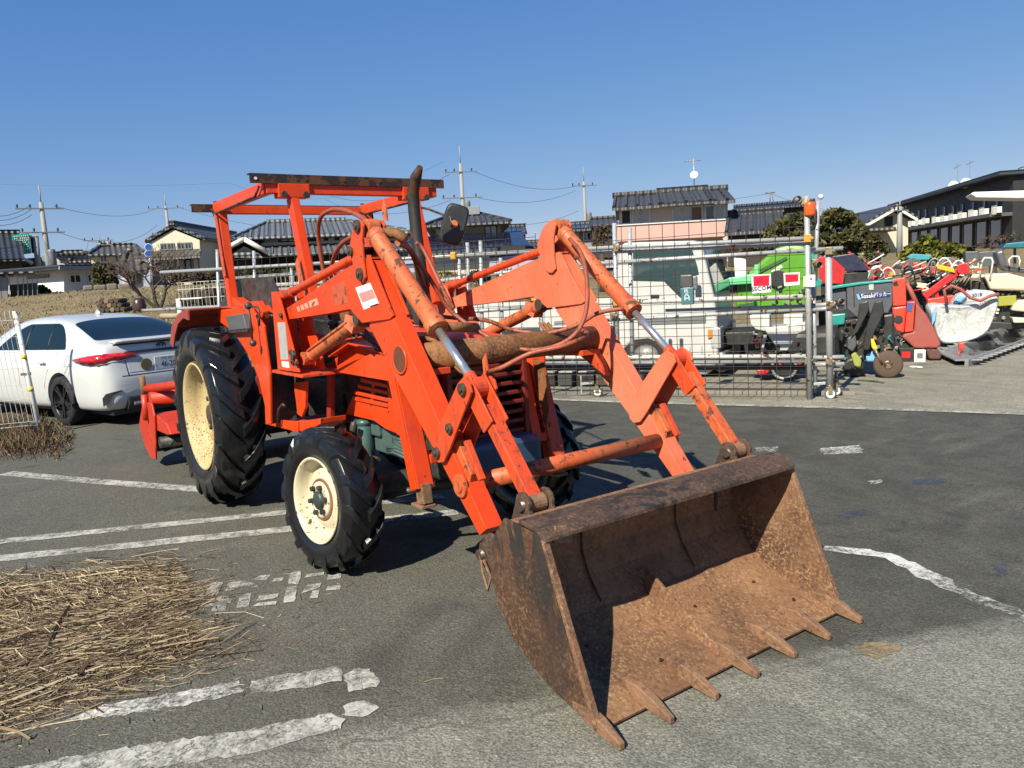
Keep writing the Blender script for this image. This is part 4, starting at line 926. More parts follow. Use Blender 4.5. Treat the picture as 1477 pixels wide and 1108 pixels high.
strip_rear('garnish', YS[1:-1], .885, .915, m_cb); strip_rear('spoiler_gap', YS, .995, 1.008, m_cb, .006); strip_rear('boot_gap', YS, .622, .630, m_cb, .004)
strip_rear('boot_panel', YS[1:-1], .66, .86, paint('pale grey boot panel', (.50, .52, .55), .3, var=.04), .006)
for s in (-1, 1): MB().tube([(c_rear(s*.52, z)-.003, s*.52, z) for z in (.63, .70, .78, .88)], .004, 5).build('boot_gap', m_cb, car)
MB().loft([[Vector((-.945+.05*abs(y), y, 1.02)), Vector((-.975+.05*abs(y), y, 1.047)), Vector((-.90, y, 1.060)), Vector((-.76, y, 1.046))] for y in YS], True, True).build('boot_spoiler', m_cw, car)
MB().prism([(-.98, .20), (-1.035, .27), (-1.03, .36), (-.95, .38), (-.85, .2)], -.56, .56).build('diffuser', m_cb, car, .01)
MB().prism([(-1.03, .25), (-1.052, .27), (-1.04, .30), (-1.0, .28)], -.50, .50).build('diffuser_trim', m_gry, car, .004)
MB().prism([(-.925, .62), (-.955, .60), (-.945, .86), (-.90, .90)], -.56, .56).build('boot_panel', paint('pale grey boot panel', (.62, .64, .67), .3, var=.04), car, .02)
PX = c_rear(0, .70)-.014
MB().box((PX, 0, .735), (.012, .335, .168)).build('number_plate', m_plate, car, .006)
PM = lambda y, z: frame_m((PX-.0075, y, z), (0, -1, 0), (0, 0, 1))
put_text('46-20', .105, PM(-.02, .712), m_ink, car, .82); put_text('\u5927\u5206 302', .04, PM(0, .788), m_ink, car); put_text('\u3061', .045, PM(.145, .70), m_ink2, car)
MB().disc((PX-.002, .275, .735), (1,0,0), .075, .010, 24).build('round_sticker', paint('bronze sticker', (.20, .145, .06), .5, var=.5, scale=30), car)
mb = MB()
for a, b, cz, n_ in ((.062, .036, .952, 20), (.026, .034, .952, 14), (.046, .014, .964, 14)):
    mb.tube([(c_rear(0, .955)-.008, a*math.cos(2*math.pi*i/n_), cz+b*math.sin(2*math.pi*i/n_)) for i in range(n_+1)], .005, 6, False)
mb.build('emblem', m_cb, car)
MB().loft([[Vector((.50+.16*t-(.0 if q else 0), q*.022*(1-t*.6), 1.362+.0*t)) for q in (-1, 1)]+[Vector((.46+.12*t, 0, 1.365+.075*math.sin(min(1, t*1.1)*math.pi*.55)+.0))] for t in (0, .5, 1)], True, True).build('roof_fin', m_cw, car)
MB().ball((.30, -.1, 1.13), (.16, .20, .09)).build('parcel_bag', paint('teal bag', (.03, .25, .22), .6), car)
cwh = sub('wheel', car, (0, .79, .315))
MB().lathe([(.215, -.09), (.28, -.10), (.312, -.08), (.315, 0), (.312, .075), (.28, .10), (.225, .09)], (0,0,0), (0,1,0), 40).build('tyre', m_ct, cwh)
mb = MB().lathe([(.222, .09), (.228, .083), (.215, .07), (.20, -.02), (.0001, -.03)], (0,0,0), (0,1,0), 36)
for i in range(10):
    a = i*math.pi/5+(.12 if i % 2 else -.12); mb.bar((.03*math.cos(a), .06, .03*math.sin(a)), (.215*math.cos(a+(.06 if i % 2 else -.06)), .078, .215*math.sin(a+(.06 if i % 2 else -.06))), .020, .026, (0,1,0))
mb.disc((0, .068, 0), (0,1,0), .05, .03, 16); mb.build('rim', m_alloy, cwh, .003)
for x_, s in ((0, -1), (2.64, 1), (2.64, -1)):
    c_ = copy_tree(cwh, car); c_.location = (x_, s*.79, .315); c_.rotation_euler = (0, .4, 0 if s > 0 else math.pi)

# ---------------------------------------------------------------- leaning white mesh fence on the left
m_fw = paint('white fence coating', (.70, .70, .67), .45, var=.12, scale=6, rust=.08); m_yel = paint('yellow band', (.75, .52, .03), .5, var=.1)
P0, P1 = gp(59, 628), gp(-160, 650); fd_ = (P1-P0).normalized(); nrm_ = Vector((-fd_.y, fd_.x, 0))
_u, _z = atv(21, 449, 9.05); top = uvz(_u, 9.05, _z); zt = top.z
fe = thing('mesh_fence', 'leaning white wire mesh fence panel with yellow-banded post beside the weeds', 'fence', P0)
lean = Vector((top.x-P0.x, top.y-P0.y, 0))
def fpt(s, z): return fd_*s+Vector((0, 0, z))+lean*(z/zt)
for s in (0, 2.0): MB().tube([fpt(s, -.02), fpt(s, zt)], .026, 14).build('post', m_fw, fe)
for z in (zt*.36, zt*.62): MB().tube([fpt(0, z), fpt(0, z+.05)], .0285, 14).build('band', m_yel, fe)
for z in (zt*.5, .16): MB().bar(fpt(-.03, z), fpt(.07, z), .05, .03).build('clip', m_gry, fe, .004)
mb = MB()
for i in range(40):
    s = .04+i*.05
    if s > 1.98: break
    bow = nrm_*.06
    mb.tube([fpt(s, .17), fpt(s, zt*.86), fpt(s, zt*.93)+bow, fpt(s, zt*1.0)+bow*.9, fpt(s, zt*1.01)], .0022, 4, False)
for z in (.17, zt*.30, zt*.42, zt*.55, zt*.68, zt*.80, zt*.93): mb.tube([fpt(.0, z)+(nrm_*.06 if z > zt*.9 else Vector((0,0,0))), fpt(2.0, z)+(nrm_*.06 if z > zt*.9 else Vector((0,0,0)))], .0025, 4, False)
mb.tube([fpt(0, .12), fpt(2.0, .12)], .014, 8); mb.build('wire_mesh', m_fw, fe, fix=False)

# ---------------------------------------------------------------- scaffold-pipe fence and rolling gate
GA, GB = gp(780, 573), gp(1168, 577); gd = (GB-GA).normalized(); gn = Vector((-gd.y, gd.x, 0))
if gn.dot(FV) < 0: gn = -gn
FA = math.atan2(gd.y, gd.x)
def onF(x, y, off=0.0):                  # photo ray meets the plane standing off metres behind the fence line: (s, z)
    d = ray(x, y); O = GA+gn*off; t = (O-CAM).dot(gn)/d.dot(gn); p = CAM+d*t; return (p-O).dot(gd), p.z
def FW(s, off, z=0): return GA+gd*s+gn*off+Vector((0, 0, z))
class Yd:                                # a thing in the yard: local x along the fence, y away from it, z up
    def __init__(s, name, label, cat, px, off, rz=0, group=None, z=0):
        s.s0 = onF(px, 500, off)[0]; s.off = off; s.t = thing(name, label, cat, FW(s.s0, off, z), FA+rz, group); s.z0 = z
    def p(s, x, y, do=0): q = onF(x, y, s.off+do); return (q[0]-s.s0, q[1]-s.z0)
    def P3(s, x, y, do=0): q = s.p(x, y, do); return Vector((q[0], do, q[1]))
    def ext(s, name, pts, d0, d1, mat_, bevel=.01, parent=None, at=None):
        at = d0 if at is None else at
        return MB().prism([s.p(x, y, at) for x, y in pts], d0, d1).build(name, mat_, parent or s.t, bevel)
    def pipe(s, name, pts, do, r, mat_, n=10, parent=None):
        return MB().tube([s.P3(x, y, d) for (x, y), d in zip(pts, do if isinstance(do, (list, tuple)) else [do]*len(pts))], r, n).build(name, mat_, parent or s.t)
m_gal = paint('galvanised pipe', (.46, .465, .47), .42, .30, var=.18, scale=6, rust=.04, rscale=10)
m_galr = paint('rust-streaked pale pipe', (.60, .58, .53), .5, .1, var=.15, scale=5, rust=.22, rscale=7)
m_wire = paint('rusty mesh wire', (.055, .045, .04), .7, .3, var=.3, scale=4, rust=.3, rscale=5)
m_clmp = paint('clamp steel', (.30, .25, .17), .5, .6, var=.35, scale=20, rust=.4, rscale=22); m_amb = paint('amber clamp', (.55, .28, .03), .5, var=.2, scale=20)
G = Yd('rolling_gate', 'rolling gate of scaffold pipes with rusty wire mesh and caster feet', 'gate', 1000, 0); g = G.t
def hp(y0, y1, x0, x1, do=0, r=.0243, mat_=None): G.pipe('rail', [(x0, y0), (x1, y1)], do, r, mat_ or m_gal)
hp(361, 344, 800, 1163, .0); hp(367, 351, 800, 1163, .10); hp(384, 358, 800, 1216, .06); hp(439, 428, 800, 1158, 0, .03, m_galr); hp(466, 446, 800, 1170, .06, .022); hp(448, 441, 960, 1180, .12, .02)
hp(516, 514, 780, 1168, 0, .026, m_galr); hp(524, 521, 780, 1163, .02, .022); hp(531, 530, 780, 1165, .12, .03, m_cb)
for y in (437, 443): hp(y+4, y, 1172, 1218, .06)
for y in (515, 525): hp(y+1, y, 1170, 1218, .06)
for x0, y0, x1, y1, do, r in ((1163.5, 283, 1168, 576, -.02, .030), (886, 322, 892, 545, .03, .026), (908, 328, 913, 546, .10, .026), (1195, 357, 1197, 558, .06, .036), (1180, 290, 1176, 405, .10, .022), (1173, 400, 1176, 560, .10, .024)):
    G.pipe('post', [(x0, y0), (x1, y1)], do, r, m_gal, 14)
mb = MB(); s0, s1 = onF(781, 500)[0]-G.s0, onF(1163, 500)[0]-G.s0; zt_ = onF(960, 322)[1]; n_ = int((s1-s0)/.150)
for i in range(n_+1): s = s0+(s1-s0)*i/n_+random.uniform(-.012, .012); mb.tube([(s, -.03, .03), (s+random.uniform(-.01, .01), -.03, zt_)], .0042, 5, False)
for z in [.04, .12, .20, .29, .38, .47, .56, .65, .74, .83, .92, 1.02, 1.12, 1.22, 1.34, 1.46, 1.60, 1.75, 1.90]: mb.tube([(s0, -.036, z+random.uniform(-.01, .01)), ((s0+s1)/2, -.036, z+random.uniform(-.012, .012)), (s1, -.036, z)], .0036, 5, False)
mb.build('wire_mesh', m_wire, g, fix=False)
for x, y, do, mt in ((1165, 344, -.05, m_amb), (1166, 432, .0, m_clmp), (1196, 362, .03, m_clmp), (1197, 440, .03, m_clmp), (1196, 521, .03, m_clmp), (1166, 520, .0, m_clmp), (890, 358, 0, m_clmp), (890, 436, 0, m_amb), (885, 455, 0, m_clmp), (1160, 290, .0, m_clmp), (1176, 380, .08, m_clmp)):
    c_ = G.P3(x, y, do); MB().box(c_, (.075, .075, .085)).disc(c_+Vector((.045, -.03, 0)), (0,1,0), .018, .05, 8).build('clamp', mt, g, .012)
for x, y in ((1150, 288), (1180, 382), (1212, 435)): c_ = G.P3(x, y, -.02); MB().lathe([(.036, -.05), (.036, .05), (.030, .05), (.030, -.05)], c_, (.35, -1, 0), 16, True, True).build('pipe_end', m_clmp, g)
MB().lathe([(.0001, -.07), (.055, -.07), (.06, -.05), (.06, .05), (.055, .075), (.0001, .08)], G.P3(1168, 302, -.02), (0,0,1), 18).build('warning_lamp', paint('orange lens', (.85, .12, .015), .25, var=.08), g)
MB().ball(G.P3(1184, 284, .1), .03).build('white_cap', m_fw, g)
def caster(x, y, do):
    c_ = sub('caster', g, G.P3(x, y, do)*1.0); z = c_.location.z; c_.location.z = 0
    r_ = .062
    MB().lathe([(.030, -.02), (r_*.9, -.022), (r_, -.014), (r_, .014), (r_*.9, .022), (.030, .02)], (0, 0, r_), (0, 1, 0), 24).build('tyre', paint('grey rubber', (.10, .10, .10), .6), c_)
    MB().disc((0, 0, r_), (0,1,0), .046, .050, 20).build('wheel_disc', m_fw, c_, .003)
    MB().box((.0, -.034, r_+.045), (.045, .006, .10)).box((0, .034, r_+.045), (.045, .006, .10)).box((0, 0, r_+.097), (.07, .075, .008)).tube([(0, 0, r_+.09), (0, 0, r_+.22)], .018, 10).build('fork', m_clmp, c_, .003)
    MB().bar((-.05, 0, r_+.12), (-.22, .02, r_+.10), .03, .03).bar((-.22, .02, .03), (-.22, .02, r_+.2), .02, .02).build('bracket', m_gal, c_, .003)
caster(1198, 566, .06); caster(1206, 560, .30); caster(862, 556, .05)
MB().box(G.P3(1177, 577, 0)+Vector((.05, -.03, 0)), (.34, .2, .02)).build('base_plate', m_yard, g, .004)
hb = Yd('key_box', 'teal and grey box with white lettering clamped to the gate rail', 'box', 990, -.07, z=onF(990, 440)[1]); 
hb.ext('lower_case', [(981, 416), (1000, 415), (1000, 439), (983, 440)], 0, .07, paint('teal box', (.06, .15, .17), .45, var=.1), .008)
hb.ext('upper_cap', [(981, 397), (998, 396), (999, 414), (981, 415.5)], .0, .068, paint('grey cap', (.07, .07, .07), .45), .012); 
for tx, ty, sx_ in (('R', 420, 990), ('A', 425.5, 990.5), ('M', 431, 991)):
    q = hb.p(sx_, ty); put_text(tx, .062, frame_m((q[0], -.002, q[1]), (1,0,0), (0,0,1)), paint('pale print', (.45, .60, .62), .5), hb.t, 1.5)
m_sgn = paint('sign white', (.78, .76, .72), .4, var=.05); m_sred = paint('sign red', (.72, .008, .03), .35, var=.06); m_nav = paint('navy print', (.02, .03, .14), .5)
def sign(px, quad, redq, txt, label):
    S_ = Yd('security_sign', label, 'sign', px, -.055, z=onF(px, quad[2][1])[1]); S_.ext('board', quad, 0, .006, m_sgn, .002)
    S_.ext('red_field', redq, -.0025, -.0005, m_sred, 0, at=0)
    if txt:
        q = S_.p((quad[0][0]+quad[1][0])/2+.3, quad[2][1]-5.3); put_text(txt, .064, frame_m((q[0], -.006, q[1]), (1, 0, .08), (-.08, 0, 1)), m_nav, S_.t, 1.02)
    for x in (quad[0][0]+2, quad[1][0]-2): q = S_.p(x, quad[0][1]+1); MB().disc((q[0], .0, q[1]), (0,1,0), .006, .01, 8).build('tie', m_gal, S_.t)
sign(1097, [(1083.5, 397), (1112, 395), (1112.5, 421.5), (1085, 423.5)], [(1086.5, 398.5), (1109.5, 397), (1109.5, 412), (1087, 413)], 'SECOM', 'larger square red and white security sign lettered SECOM on the wire mesh gate')
sign(1141, [(1130, 394), (1153.5, 393), (1153.5, 411), (1131, 413)], [(1132.5, 396), (1151.5, 395.5), (1151.5, 406), (1133, 407.5)], None, 'smaller red and white security sign hung next to the gate post')
bx_ = Yd('junction_box', 'small white switch box fixed to the end post of the gate', 'box', 1170, -.07, z=onF(1170, 415)[1]); bx_.ext('case', [(1163, 397), (1176, 396.5), (1176, 414), (1163, 414.5)], 0, .07, m_sgn, .006); q = bx_.p(1170, 402); MB().disc((q[0], -.004, q[1]), (0,1,0), .012, .008, 12).build('button', m_gry, bx_.t)
bx_.ext('side_flange', [(1158.5, 399), (1163, 398.5), (1163, 414), (1158.5, 414)], .01, .05, paint('cream plate', (.62, .55, .42), .5), .003)

# fence run behind the tractor
FB = Yd('pipe_fence', 'long scaffold-pipe fence with wire mesh running behind the tractor and sedan', 'fence', 560, .05); fb = FB.t
for y0, y1, x0, x1, do in ((393, 361, 232, 800, 0), (402, 368, 330, 800, .1), (415, 384, 560, 800, .06), (470, 440, 420, 800, .0), (448, 430, 205, 560, .1), (528, 518, 560, 790, .05)):
    FB.pipe('rail', [(x0, y0), ((x0+x1)/2, (y0+y1)/2), (x1, y1)], do, .026, m_gal)
for x, yt, yb in ((313, 360, 470), (366, 362, 475), (420, 385, 480), (541, 372, 500), (662, 366, 540), (674, 350, 540), (693, 347, 540), (722, 372, 545), (779, 352, 560)):
    b_ = FB.P3(x+4, yb, .03); t_ = FB.P3(x, yt, .03); b2 = t_+(b_-t_)*((t_.z+.03)/(t_.z-b_.z)); MB().tube([t_, b2], .024, 12).build('post', m_gal, fb)
mb = MB(); a_, b_ = FB.p(330, 450)[0], FB.p(781, 500)[0]; n_ = int((b_-a_)/.15)
for i in range(n_): s = a_+.15*i; mb.tube([(s, -.04, .0), (s, -.04, 2.0)], .0042, 4, False)
for j in range(15): mb.tube([(a_, -.045, .05+j*.14), (b_, -.045, .05+j*.14)], .0038, 4, False)
mb.build('wire_mesh', m_wire, fb, fix=False)
for x, y in ((655, 369), (497, 379), (612, 372), (663, 417), (772, 432)): MB().box(FB.P3(x, y, -.01), (.08, .09, .10)).build('clamp', m_amb, fb, .015)
W2 = Yd('garden_mesh_fence', 'low white mesh panel with thick post standing on the raised field edge', 'fence', 262, 1.6, z=.75)
W2.pipe('post', [(257, 431), (262, 470), (266, 500)], 0, .045, m_fw, 12)
mb = MB()
for i in range(46): q = W2.p(262+i*1.0, 436); s = q[0]+.0; x_ = .05+i*.09; mb.tube([(x_, .02, .25), (x_, .02, 1.02)], .004, 4, False)
for z in (.26, .42, .58, .74, .90, 1.02): mb.tube([(.02, .02, z), (4.2, .02, z)], .005, 4, False)
mb.build('wire_mesh', m_fw, W2.t, fix=False); W2.pipe('top_bar', [(262, 432), (292, 430)], .02, .012, m_fw); W2.pipe('timber_pole', [(233, 456), (250, 456), (300, 452)], -.3, .05, paint('weathered pole', (.35, .30, .22), .8, var=.2), 8)
# ---------------------------------------------------------------- yard full of farm machines behind the gate
def pm_(n, c, r=.45, **k): return paint(n, c, r, **k)
m_tw = pm_('truck white', (.55, .55, .535), .35, var=.06, dust=.12); m_blk = pm_('black frame', (.016, .016, .017), .5, var=.3, dust=.1)
m_lime = pm_('lime green panel', (.10, .32, .02), .35, var=.1); m_mint = pm_('mint panel', (.16, .60, .28), .4, var=.1); m_teal = pm_('teal plastic', (.02, .27, .24), .4, var=.12)
m_rd = pm_('machine red', (.55, .018, .02), .4, var=.15, rust=.1); m_ro = pm_('machine orange red', (.72, .06, .03), .42, var=.12, rust=.08); m_mar = pm_('sun-bleached maroon', (.34, .07, .055), .6, var=.2, dust=.2)
m_nvy = pm_('navy cover', (.012, .018, .05), .45, var=.1); m_slt = pm_('slate hopper', (.085, .09, .11), .4, var=.12, dust=.15); m_crw = pm_('cream machine', (.66, .60, .45), .45, var=.1, dust=.2)
m_gplas = pm_('grey seat plastic', (.10, .105, .115), .4, var=.1); m_silv = pm_('dull aluminium', (.30, .30, .29), .45, metal=.4, var=.15, dust=.2); m_lb = pm_('light blue', (.20, .45, .70), .5, var=.1)
T2 = Yd('flatbed_truck', 'white cab-over flatbed truck parked behind the mesh gate', 'truck', 950, 1.85)
D = 1.55
T2.ext('cab', [(889, 505), (889, 400), (893, 356), (900, 350), (1000, 347), (1012, 351), (1022, 395), (1030, 428), (1034, 456), (1036, 505), (1034, 530), (1018, 541), (975, 541), (968, 515), (955, 498), (935, 489), (912, 492), (896, 508)], 0, D, m_tw, .035)
T2.ext('side_window', [(913, 363), (998, 359), (1006, 385), (1008, 396), (985, 402), (984, 428), (958, 406), (913, 405)], -.008, .01, glassy('teal tinted glass', (.03, .055, .06), .04), .002)
for d_ in (-.008,): T2.ext('door_line', [(958, 406), (960, 405), (987, 431), (985, 433)], -.012, .0, m_cb, 0)
wp = [T2.p(1013, 356, 0), T2.p(1031, 424, 0)]
for a_, b_, nm, mt in ((.02, .96, 'windscreen', glassy('bluish glass', (.03, .07, .085), .05)),):
    x0, z0 = wp[0]; x1, z1 = wp[1]; n_ = Vector((z0-z1, 0, x1-x0)).normalized()*.012
    mb = MB(); P = [Vector((x0+(x1-x0)*t, y, z0+(z1-z0)*t)) for t, y in ((.04, .10), (.04, D-.10), (.98, D-.06), (.98, .06))]; mb.add([p+n_ for p in P]+[p-n_*.2 for p in P], [(0,1,2,3), (7,6,5,4), (0,4,5,1), (1,5,6,2), (2,6,7,3), (3,7,4,0)]); mb.build(nm, mt, T2.t)
xf = T2.p(1035, 470)[0]
MB().b2(xf-.02, xf+.10, -.02, D+.02, T2.p(1036, 537)[1], T2.p(1036, 508)[1]).build('front_bumper', m_gry, T2.t, .03)
MB().b2(xf-.02, xf+.035, .08, D-.08, T2.p(1036, 500)[1], T2.p(1036, 478)[1]).build('grille', m_cb, T2.t, .01)
for y in (.02, D-.32): MB().b2(xf-.10, xf+.04, y-.03 if y < .1 else y, y+.30, T2.p(1036, 503)[1], T2.p(1036, 472)[1]).build('headlamp', pm_('lamp glass', (.45, .45, .44), .15), T2.t, .02)
T2.ext('side_trim', [(920, 458), (1018, 456), (1018, 466), (920, 469)], -.012, .0, m_gry, .003); T2.ext('indicator', [(1021, 475), (1027, 475), (1027, 487), (1021, 488)], -.03, .0, pm_('amber lens', (.65, .22, .02), .3), .003)
T2.ext('door_handle', [(938, 425), (950, 425), (950, 429), (938, 429)], -.03, .0, m_cb, .004)
T2.ext('sill', [(972, 512), (1018, 511), (1018, 517), (972, 518)], -.01, .0, m_gry, .003)
MB().b2(T2.p(1000, 390)[0], T2.p(1009, 390)[0], -.20, -.14, T2.p(1000, 418)[1], T2.p(1000, 398)[1]).build('mirror', m_gry, T2.t, .02)
tw_ = sub('wheel', T2.t, (T2.p(930, 520)[0], .12, .32))
MB().lathe([(.19, -.09), (.30, -.10), (.32, -.07), (.32, .07), (.30, .10), (.19, .09)], (0,0,0), (0,1,0), 32).build('tyre', m_ct, tw_); MB().lathe([(.195, -.085), (.18, -.06), (.12, -.04), (.07, -.07), (.001, -.075)], (0,0,0), (0,1,0), 28).build('rim', m_silv, tw_)
for s_, y in ((0, D-.12), (-2.5, .12), (-2.5, D-.12)): c_ = copy_tree(tw_, T2.t); c_.location = (tw_.location.x+s_, y, .32); c_.rotation_euler = (0, 0, 0 if y < 1 else math.pi)
xb = T2.p(884, 450)[0]
MB().b2(xb-3.1, xb, .0, D, .62, .74).build('bed_floor', m_blk, T2.t, .01)
for y in (0, D-.03): MB().b2(xb-3.1, xb, y, y+.03, .76, 1.12).build('bed_gate', m_tw, T2.t, .006)
MB().b2(xb-.05, xb-.01, .02, D-.02, .76, 1.5).build('headboard', m_tw, T2.t, .006); MB().b2(xb-3.0, xb+2.0, .35, D-.35, .42, .6).build('chassis', m_blk, T2.t, .01)
for i in range(8): MB().b2(xb-2.9+i*.36, xb-2.86+i*.36, -.012, -.002, .76, 1.12).build('gate_rib', m_tw, T2.t, .002)

GH = Yd('combine_harvester', 'lime green combine harvester behind the two security signs', 'harvester', 1120, 3.6)
GH.ext('hood', [(1060, 445), (1064, 408), (1078, 393), (1098, 376), (1118, 358), (1140, 352), (1162, 355), (1170, 364), (1170, 450), (1110, 452)], 0, 1.2, m_lime, .06)
GH.ext('front_arm', [(1044, 402), (1092, 394), (1092, 409), (1046, 412)], -.15, .1, m_mint, .02); GH.ext('vent', [(1096, 388), (1134, 370), (1136, 374), (1097, 394)], -.02, .02, pm_('dark green', (.03, .10, .02), .5), .004)
GH.ext('label_plate', [(1112, 391), (1127, 382), (1129, 386), (1116, 396)], -.012, .02, m_sgn, .002); MB().disc(GH.P3(1122, 402, -.03), (0,1,0), .13, .08, 20).build('pulley', m_cb, GH.t, .01)
GH.pipe('mirror_arm', [(1075, 405), (1073, 380), (1062, 372)], -.1, .012, m_cb); GH.ext('mirror', [(1058, 371), (1076, 374), (1078, 398), (1060, 400)], -.14, -.10, m_sgn, .02); GH.ext('lamp_post', [(1088, 382), (1094, 382), (1094, 402), (1088, 402)], -.2, -.15, m_mint, .006)
MB().b2(-.9, .9, .1, 1.1, .02, .5).build('track', m_blk, GH.t, .12, 3)
GH.ext('belt_guard', [(1066, 438), (1088, 435), (1088, 446), (1066, 448)], -.3, .0, pm_('dark green', (.03, .10, .02), .5), .01)
CV = Yd('cultivator', 'small walking cultivator with two white hoppers behind the gate mesh', 'cultivator', 1125, 1.5)
CV.ext('hopper', [(1081, 455), (1110, 454), (1110, 471), (1104, 478), (1090, 475), (1083, 468)], .05, .3, m_tw, .01); CV.ext('hopper', [(1130, 454), (1158, 453), (1158, 468), (1130, 468)], .05, .3, m_tw, .01)
CV.ext('funnel', [(1101, 473), (1130, 470), (1162, 465), (1162, 477), (1150, 482), (1143, 494), (1136, 506), (1124, 506), (1112, 490)], -.08, .3, m_tw, .015); MB().disc(CV.P3(1122, 501, -.085), (0,1,0), .028, .02, 14).build('funnel_hole', m_cb, CV.t)
CV.ext('engine', [(1085, 480), (1105, 482), (1116, 500), (1118, 512), (1160, 508), (1160, 528), (1080, 530), (1078, 500)], .1, .5, m_blk, .02)
MB().lathe([(.13, -.02), (.16, -.03), (.17, 0), (.16, .03), (.13, .02)], CV.P3(1131, 530, .05), (0,1,0), 24, True, True).build('wheel_rim', m_silv, CV.t); MB().disc((CV.p(1131, 530)[0], .15, .19), (0,1,0), .19, .12, 24).build('wheel', m_ct, CV.t, .03)
CV.pipe('feed_pipe', [(1104, 483), (1101, 498), (1098, 515)], .0, .018, m_tw, 8); CV.ext('red_float', [(1089, 533), (1112, 531), (1108, 539), (1095, 542)], -.05, .2, m_rd, .02); CV.ext('red_cap', [(1090, 512), (1106, 512), (1106, 515), (1090, 515)], -.04, .1, m_rd, .006)
CV.pipe('teal_pole', [(1172, 366), (1176, 410), (1174, 440)], .0, .02, m_teal, 10); CV.ext('teal_bracket', [(1177, 400), (1186, 405), (1184, 414), (1176, 413)], -.02, .05, m_teal, .01)
RC = Yd('red_hopper_machine', 'red machine with slanting navy cover behind the gate end posts', 'machine', 1220, 5.0)
RC.ext('side_panel', [(1180, 372), (1197, 368), (1219, 388), (1216, 410), (1183, 409)], 0, .06, m_rd, .01); RC.ext('cover', [(1199, 370), (1232, 365), (1254, 388), (1250, 391), (1221, 392)], .03, .7, m_nvy, .015); RC.ext('body', [(1219, 393), (1252, 391), (1250, 440), (1219, 440), (1185, 440), (1184, 410), (1216, 410)], .065, .7, m_blk, .02)
RC.ext('edge_rail', [(1222, 364), (1226, 363), (1258, 389), (1254, 391)], .71, .76, m_rd, .004); RC.ext('rear_box', [(1153, 370), (1166, 366), (1168, 385), (1154, 384)], .1, .4, m_ro, .02); RC.ext('plinth', [(1180, 440), (1260, 440), (1258, 500), (1182, 500)], .1, .7, m_blk, .02)
SH = Yd('seeder', 'slate grey seed hopper with teal lid on a black wheeled frame', 'seeder', 1255, 1.95)
SH.ext('hopper', [(1221, 413), (1288, 406), (1287, 440), (1281, 452), (1274, 452), (1268, 446), (1240, 461), (1222, 446)], .0, .42, m_slt, .012); SH.ext('hopper', [(1197, 419), (1220.5, 414), (1221, 447), (1212, 449), (1200, 442)], .05, .42, m_slt, .012)
SH.ext('lid', [(1194, 414), (1240, 407.5), (1288.5, 403.5), (1288.5, 406.5), (1240, 411), (1195, 418)], -.02, .45, m_teal, .006)
SH.ext('label_plate', [(1236, 424.5), (1283.5, 420.5), (1283.5, 428), (1237, 432.5)], -.006, .0, pm_('blue label', (.012, .035, .16), .35), .001)
SH.ext('label_edge', [(1235, 424.6), (1238.5, 424.3), (1242, 432), (1238, 432.4)], -.009, -.002, m_lb, 0)
q = SH.p(1252, 427, -.008); put_text('Sasaki', .078, frame_m((q[0], -.0085, q[1]), (1, 0, .04), (-.04, 0, 1)), m_sgn, SH.t, .9); q = SH.p(1273, 425, -.008); put_text('\u30d1\u30c3\u30ab\u30fc', .062, frame_m((q[0], -.0085, q[1]), (1, 0, .04), (-.04, 0, 1)), m_sgn, SH.t, .8)
SH.ext('tag', [(1253, 409), (1260, 408.5), (1260, 418), (1253.5, 418.5)], -.008, .0, pm_('pale tag', (.45, .50, .46), .5), .001); SH.ext('gauge_strip', [(1230.5, 412), (1232, 412), (1233, 443), (1231.5, 443)], -.006, 0, m_cb, 0)
SH.ext('arm', [(1240, 437), (1252, 434), (1254, 447), (1238, 478), (1226, 490), (1236, 466)], -.12, .0, m_blk, .012); SH.ext('arm', [(1262, 436), (1273, 433), (1275, 452), (1262, 478), (1254, 505), (1244, 505), (1250, 470)], -.16, -.04, m_blk, .012)
SH.ext('frame', [(1214, 462), (1290, 452), (1290, 505), (1272, 520), (1262, 512), (1226, 532), (1212, 525), (1208, 470)], .02, .5, m_blk, .03); SH.ext('teal_case', [(1199, 454), (1220, 452), (1218, 468), (1200, 470)], -.03, .1, m_teal, .015); SH.ext('disc_cover', [(1222, 488), (1234, 481), (1236, 498), (1230, 508), (1222, 503)], -.1, .02, m_slt, .02)
SH.ext('bracket', [(1251, 485), (1262, 484), (1266, 490), (1253, 491)], -.14, -.1, pm_('tan bracket', (.32, .16, .04), .6), .006); SH.ext('pointer', [(1256, 489), (1260, 489), (1266, 503), (1261, 506), (1257, 500)], -.17, -.14, m_yel, .004); SH.pipe('stay', [(1262, 503), (1272, 525)], -.16, .016, m_clmp)
MB().lathe([(.05, -.05), (.15, -.06), (.175, -.04), (.175, .04), (.15, .06), (.05, .05)], (SH.p(1281, 523, -.1)[0], -.1, .176), (0,1,0), 28).build('wheel', pm_('brown dusty tyre', (.10, .062, .045), .85, var=.2), SH.t); MB().disc((SH.p(1281, 523, -.1)[0], -.1, .176), (0,1,0), .055, .13, 14).build('hub', m_clmp, SH.t, .01)
MB().disc((SH.p(1231, 535, -.1)[0], -.02, .13), (0,1,0), .13, .10, 22).build('wheel', m_blk, SH.t, .03); SH.ext('mudguard', [(1227, 512), (1234, 508), (1243, 520), (1241, 533), (1232, 528)], -.12, .03, pm_('yellow green guard', (.30, .33, .07), .6), .02); SH.ext('bin_liner', [(1248, 512), (1262, 504), (1265, 510), (1262, 522), (1250, 522)], -.05, .05, m_lb, .02)
RT = Yd('rotary_implement', 'orange red rotary implement with long bleached maroon casing', 'implement', 1310, 3.75)
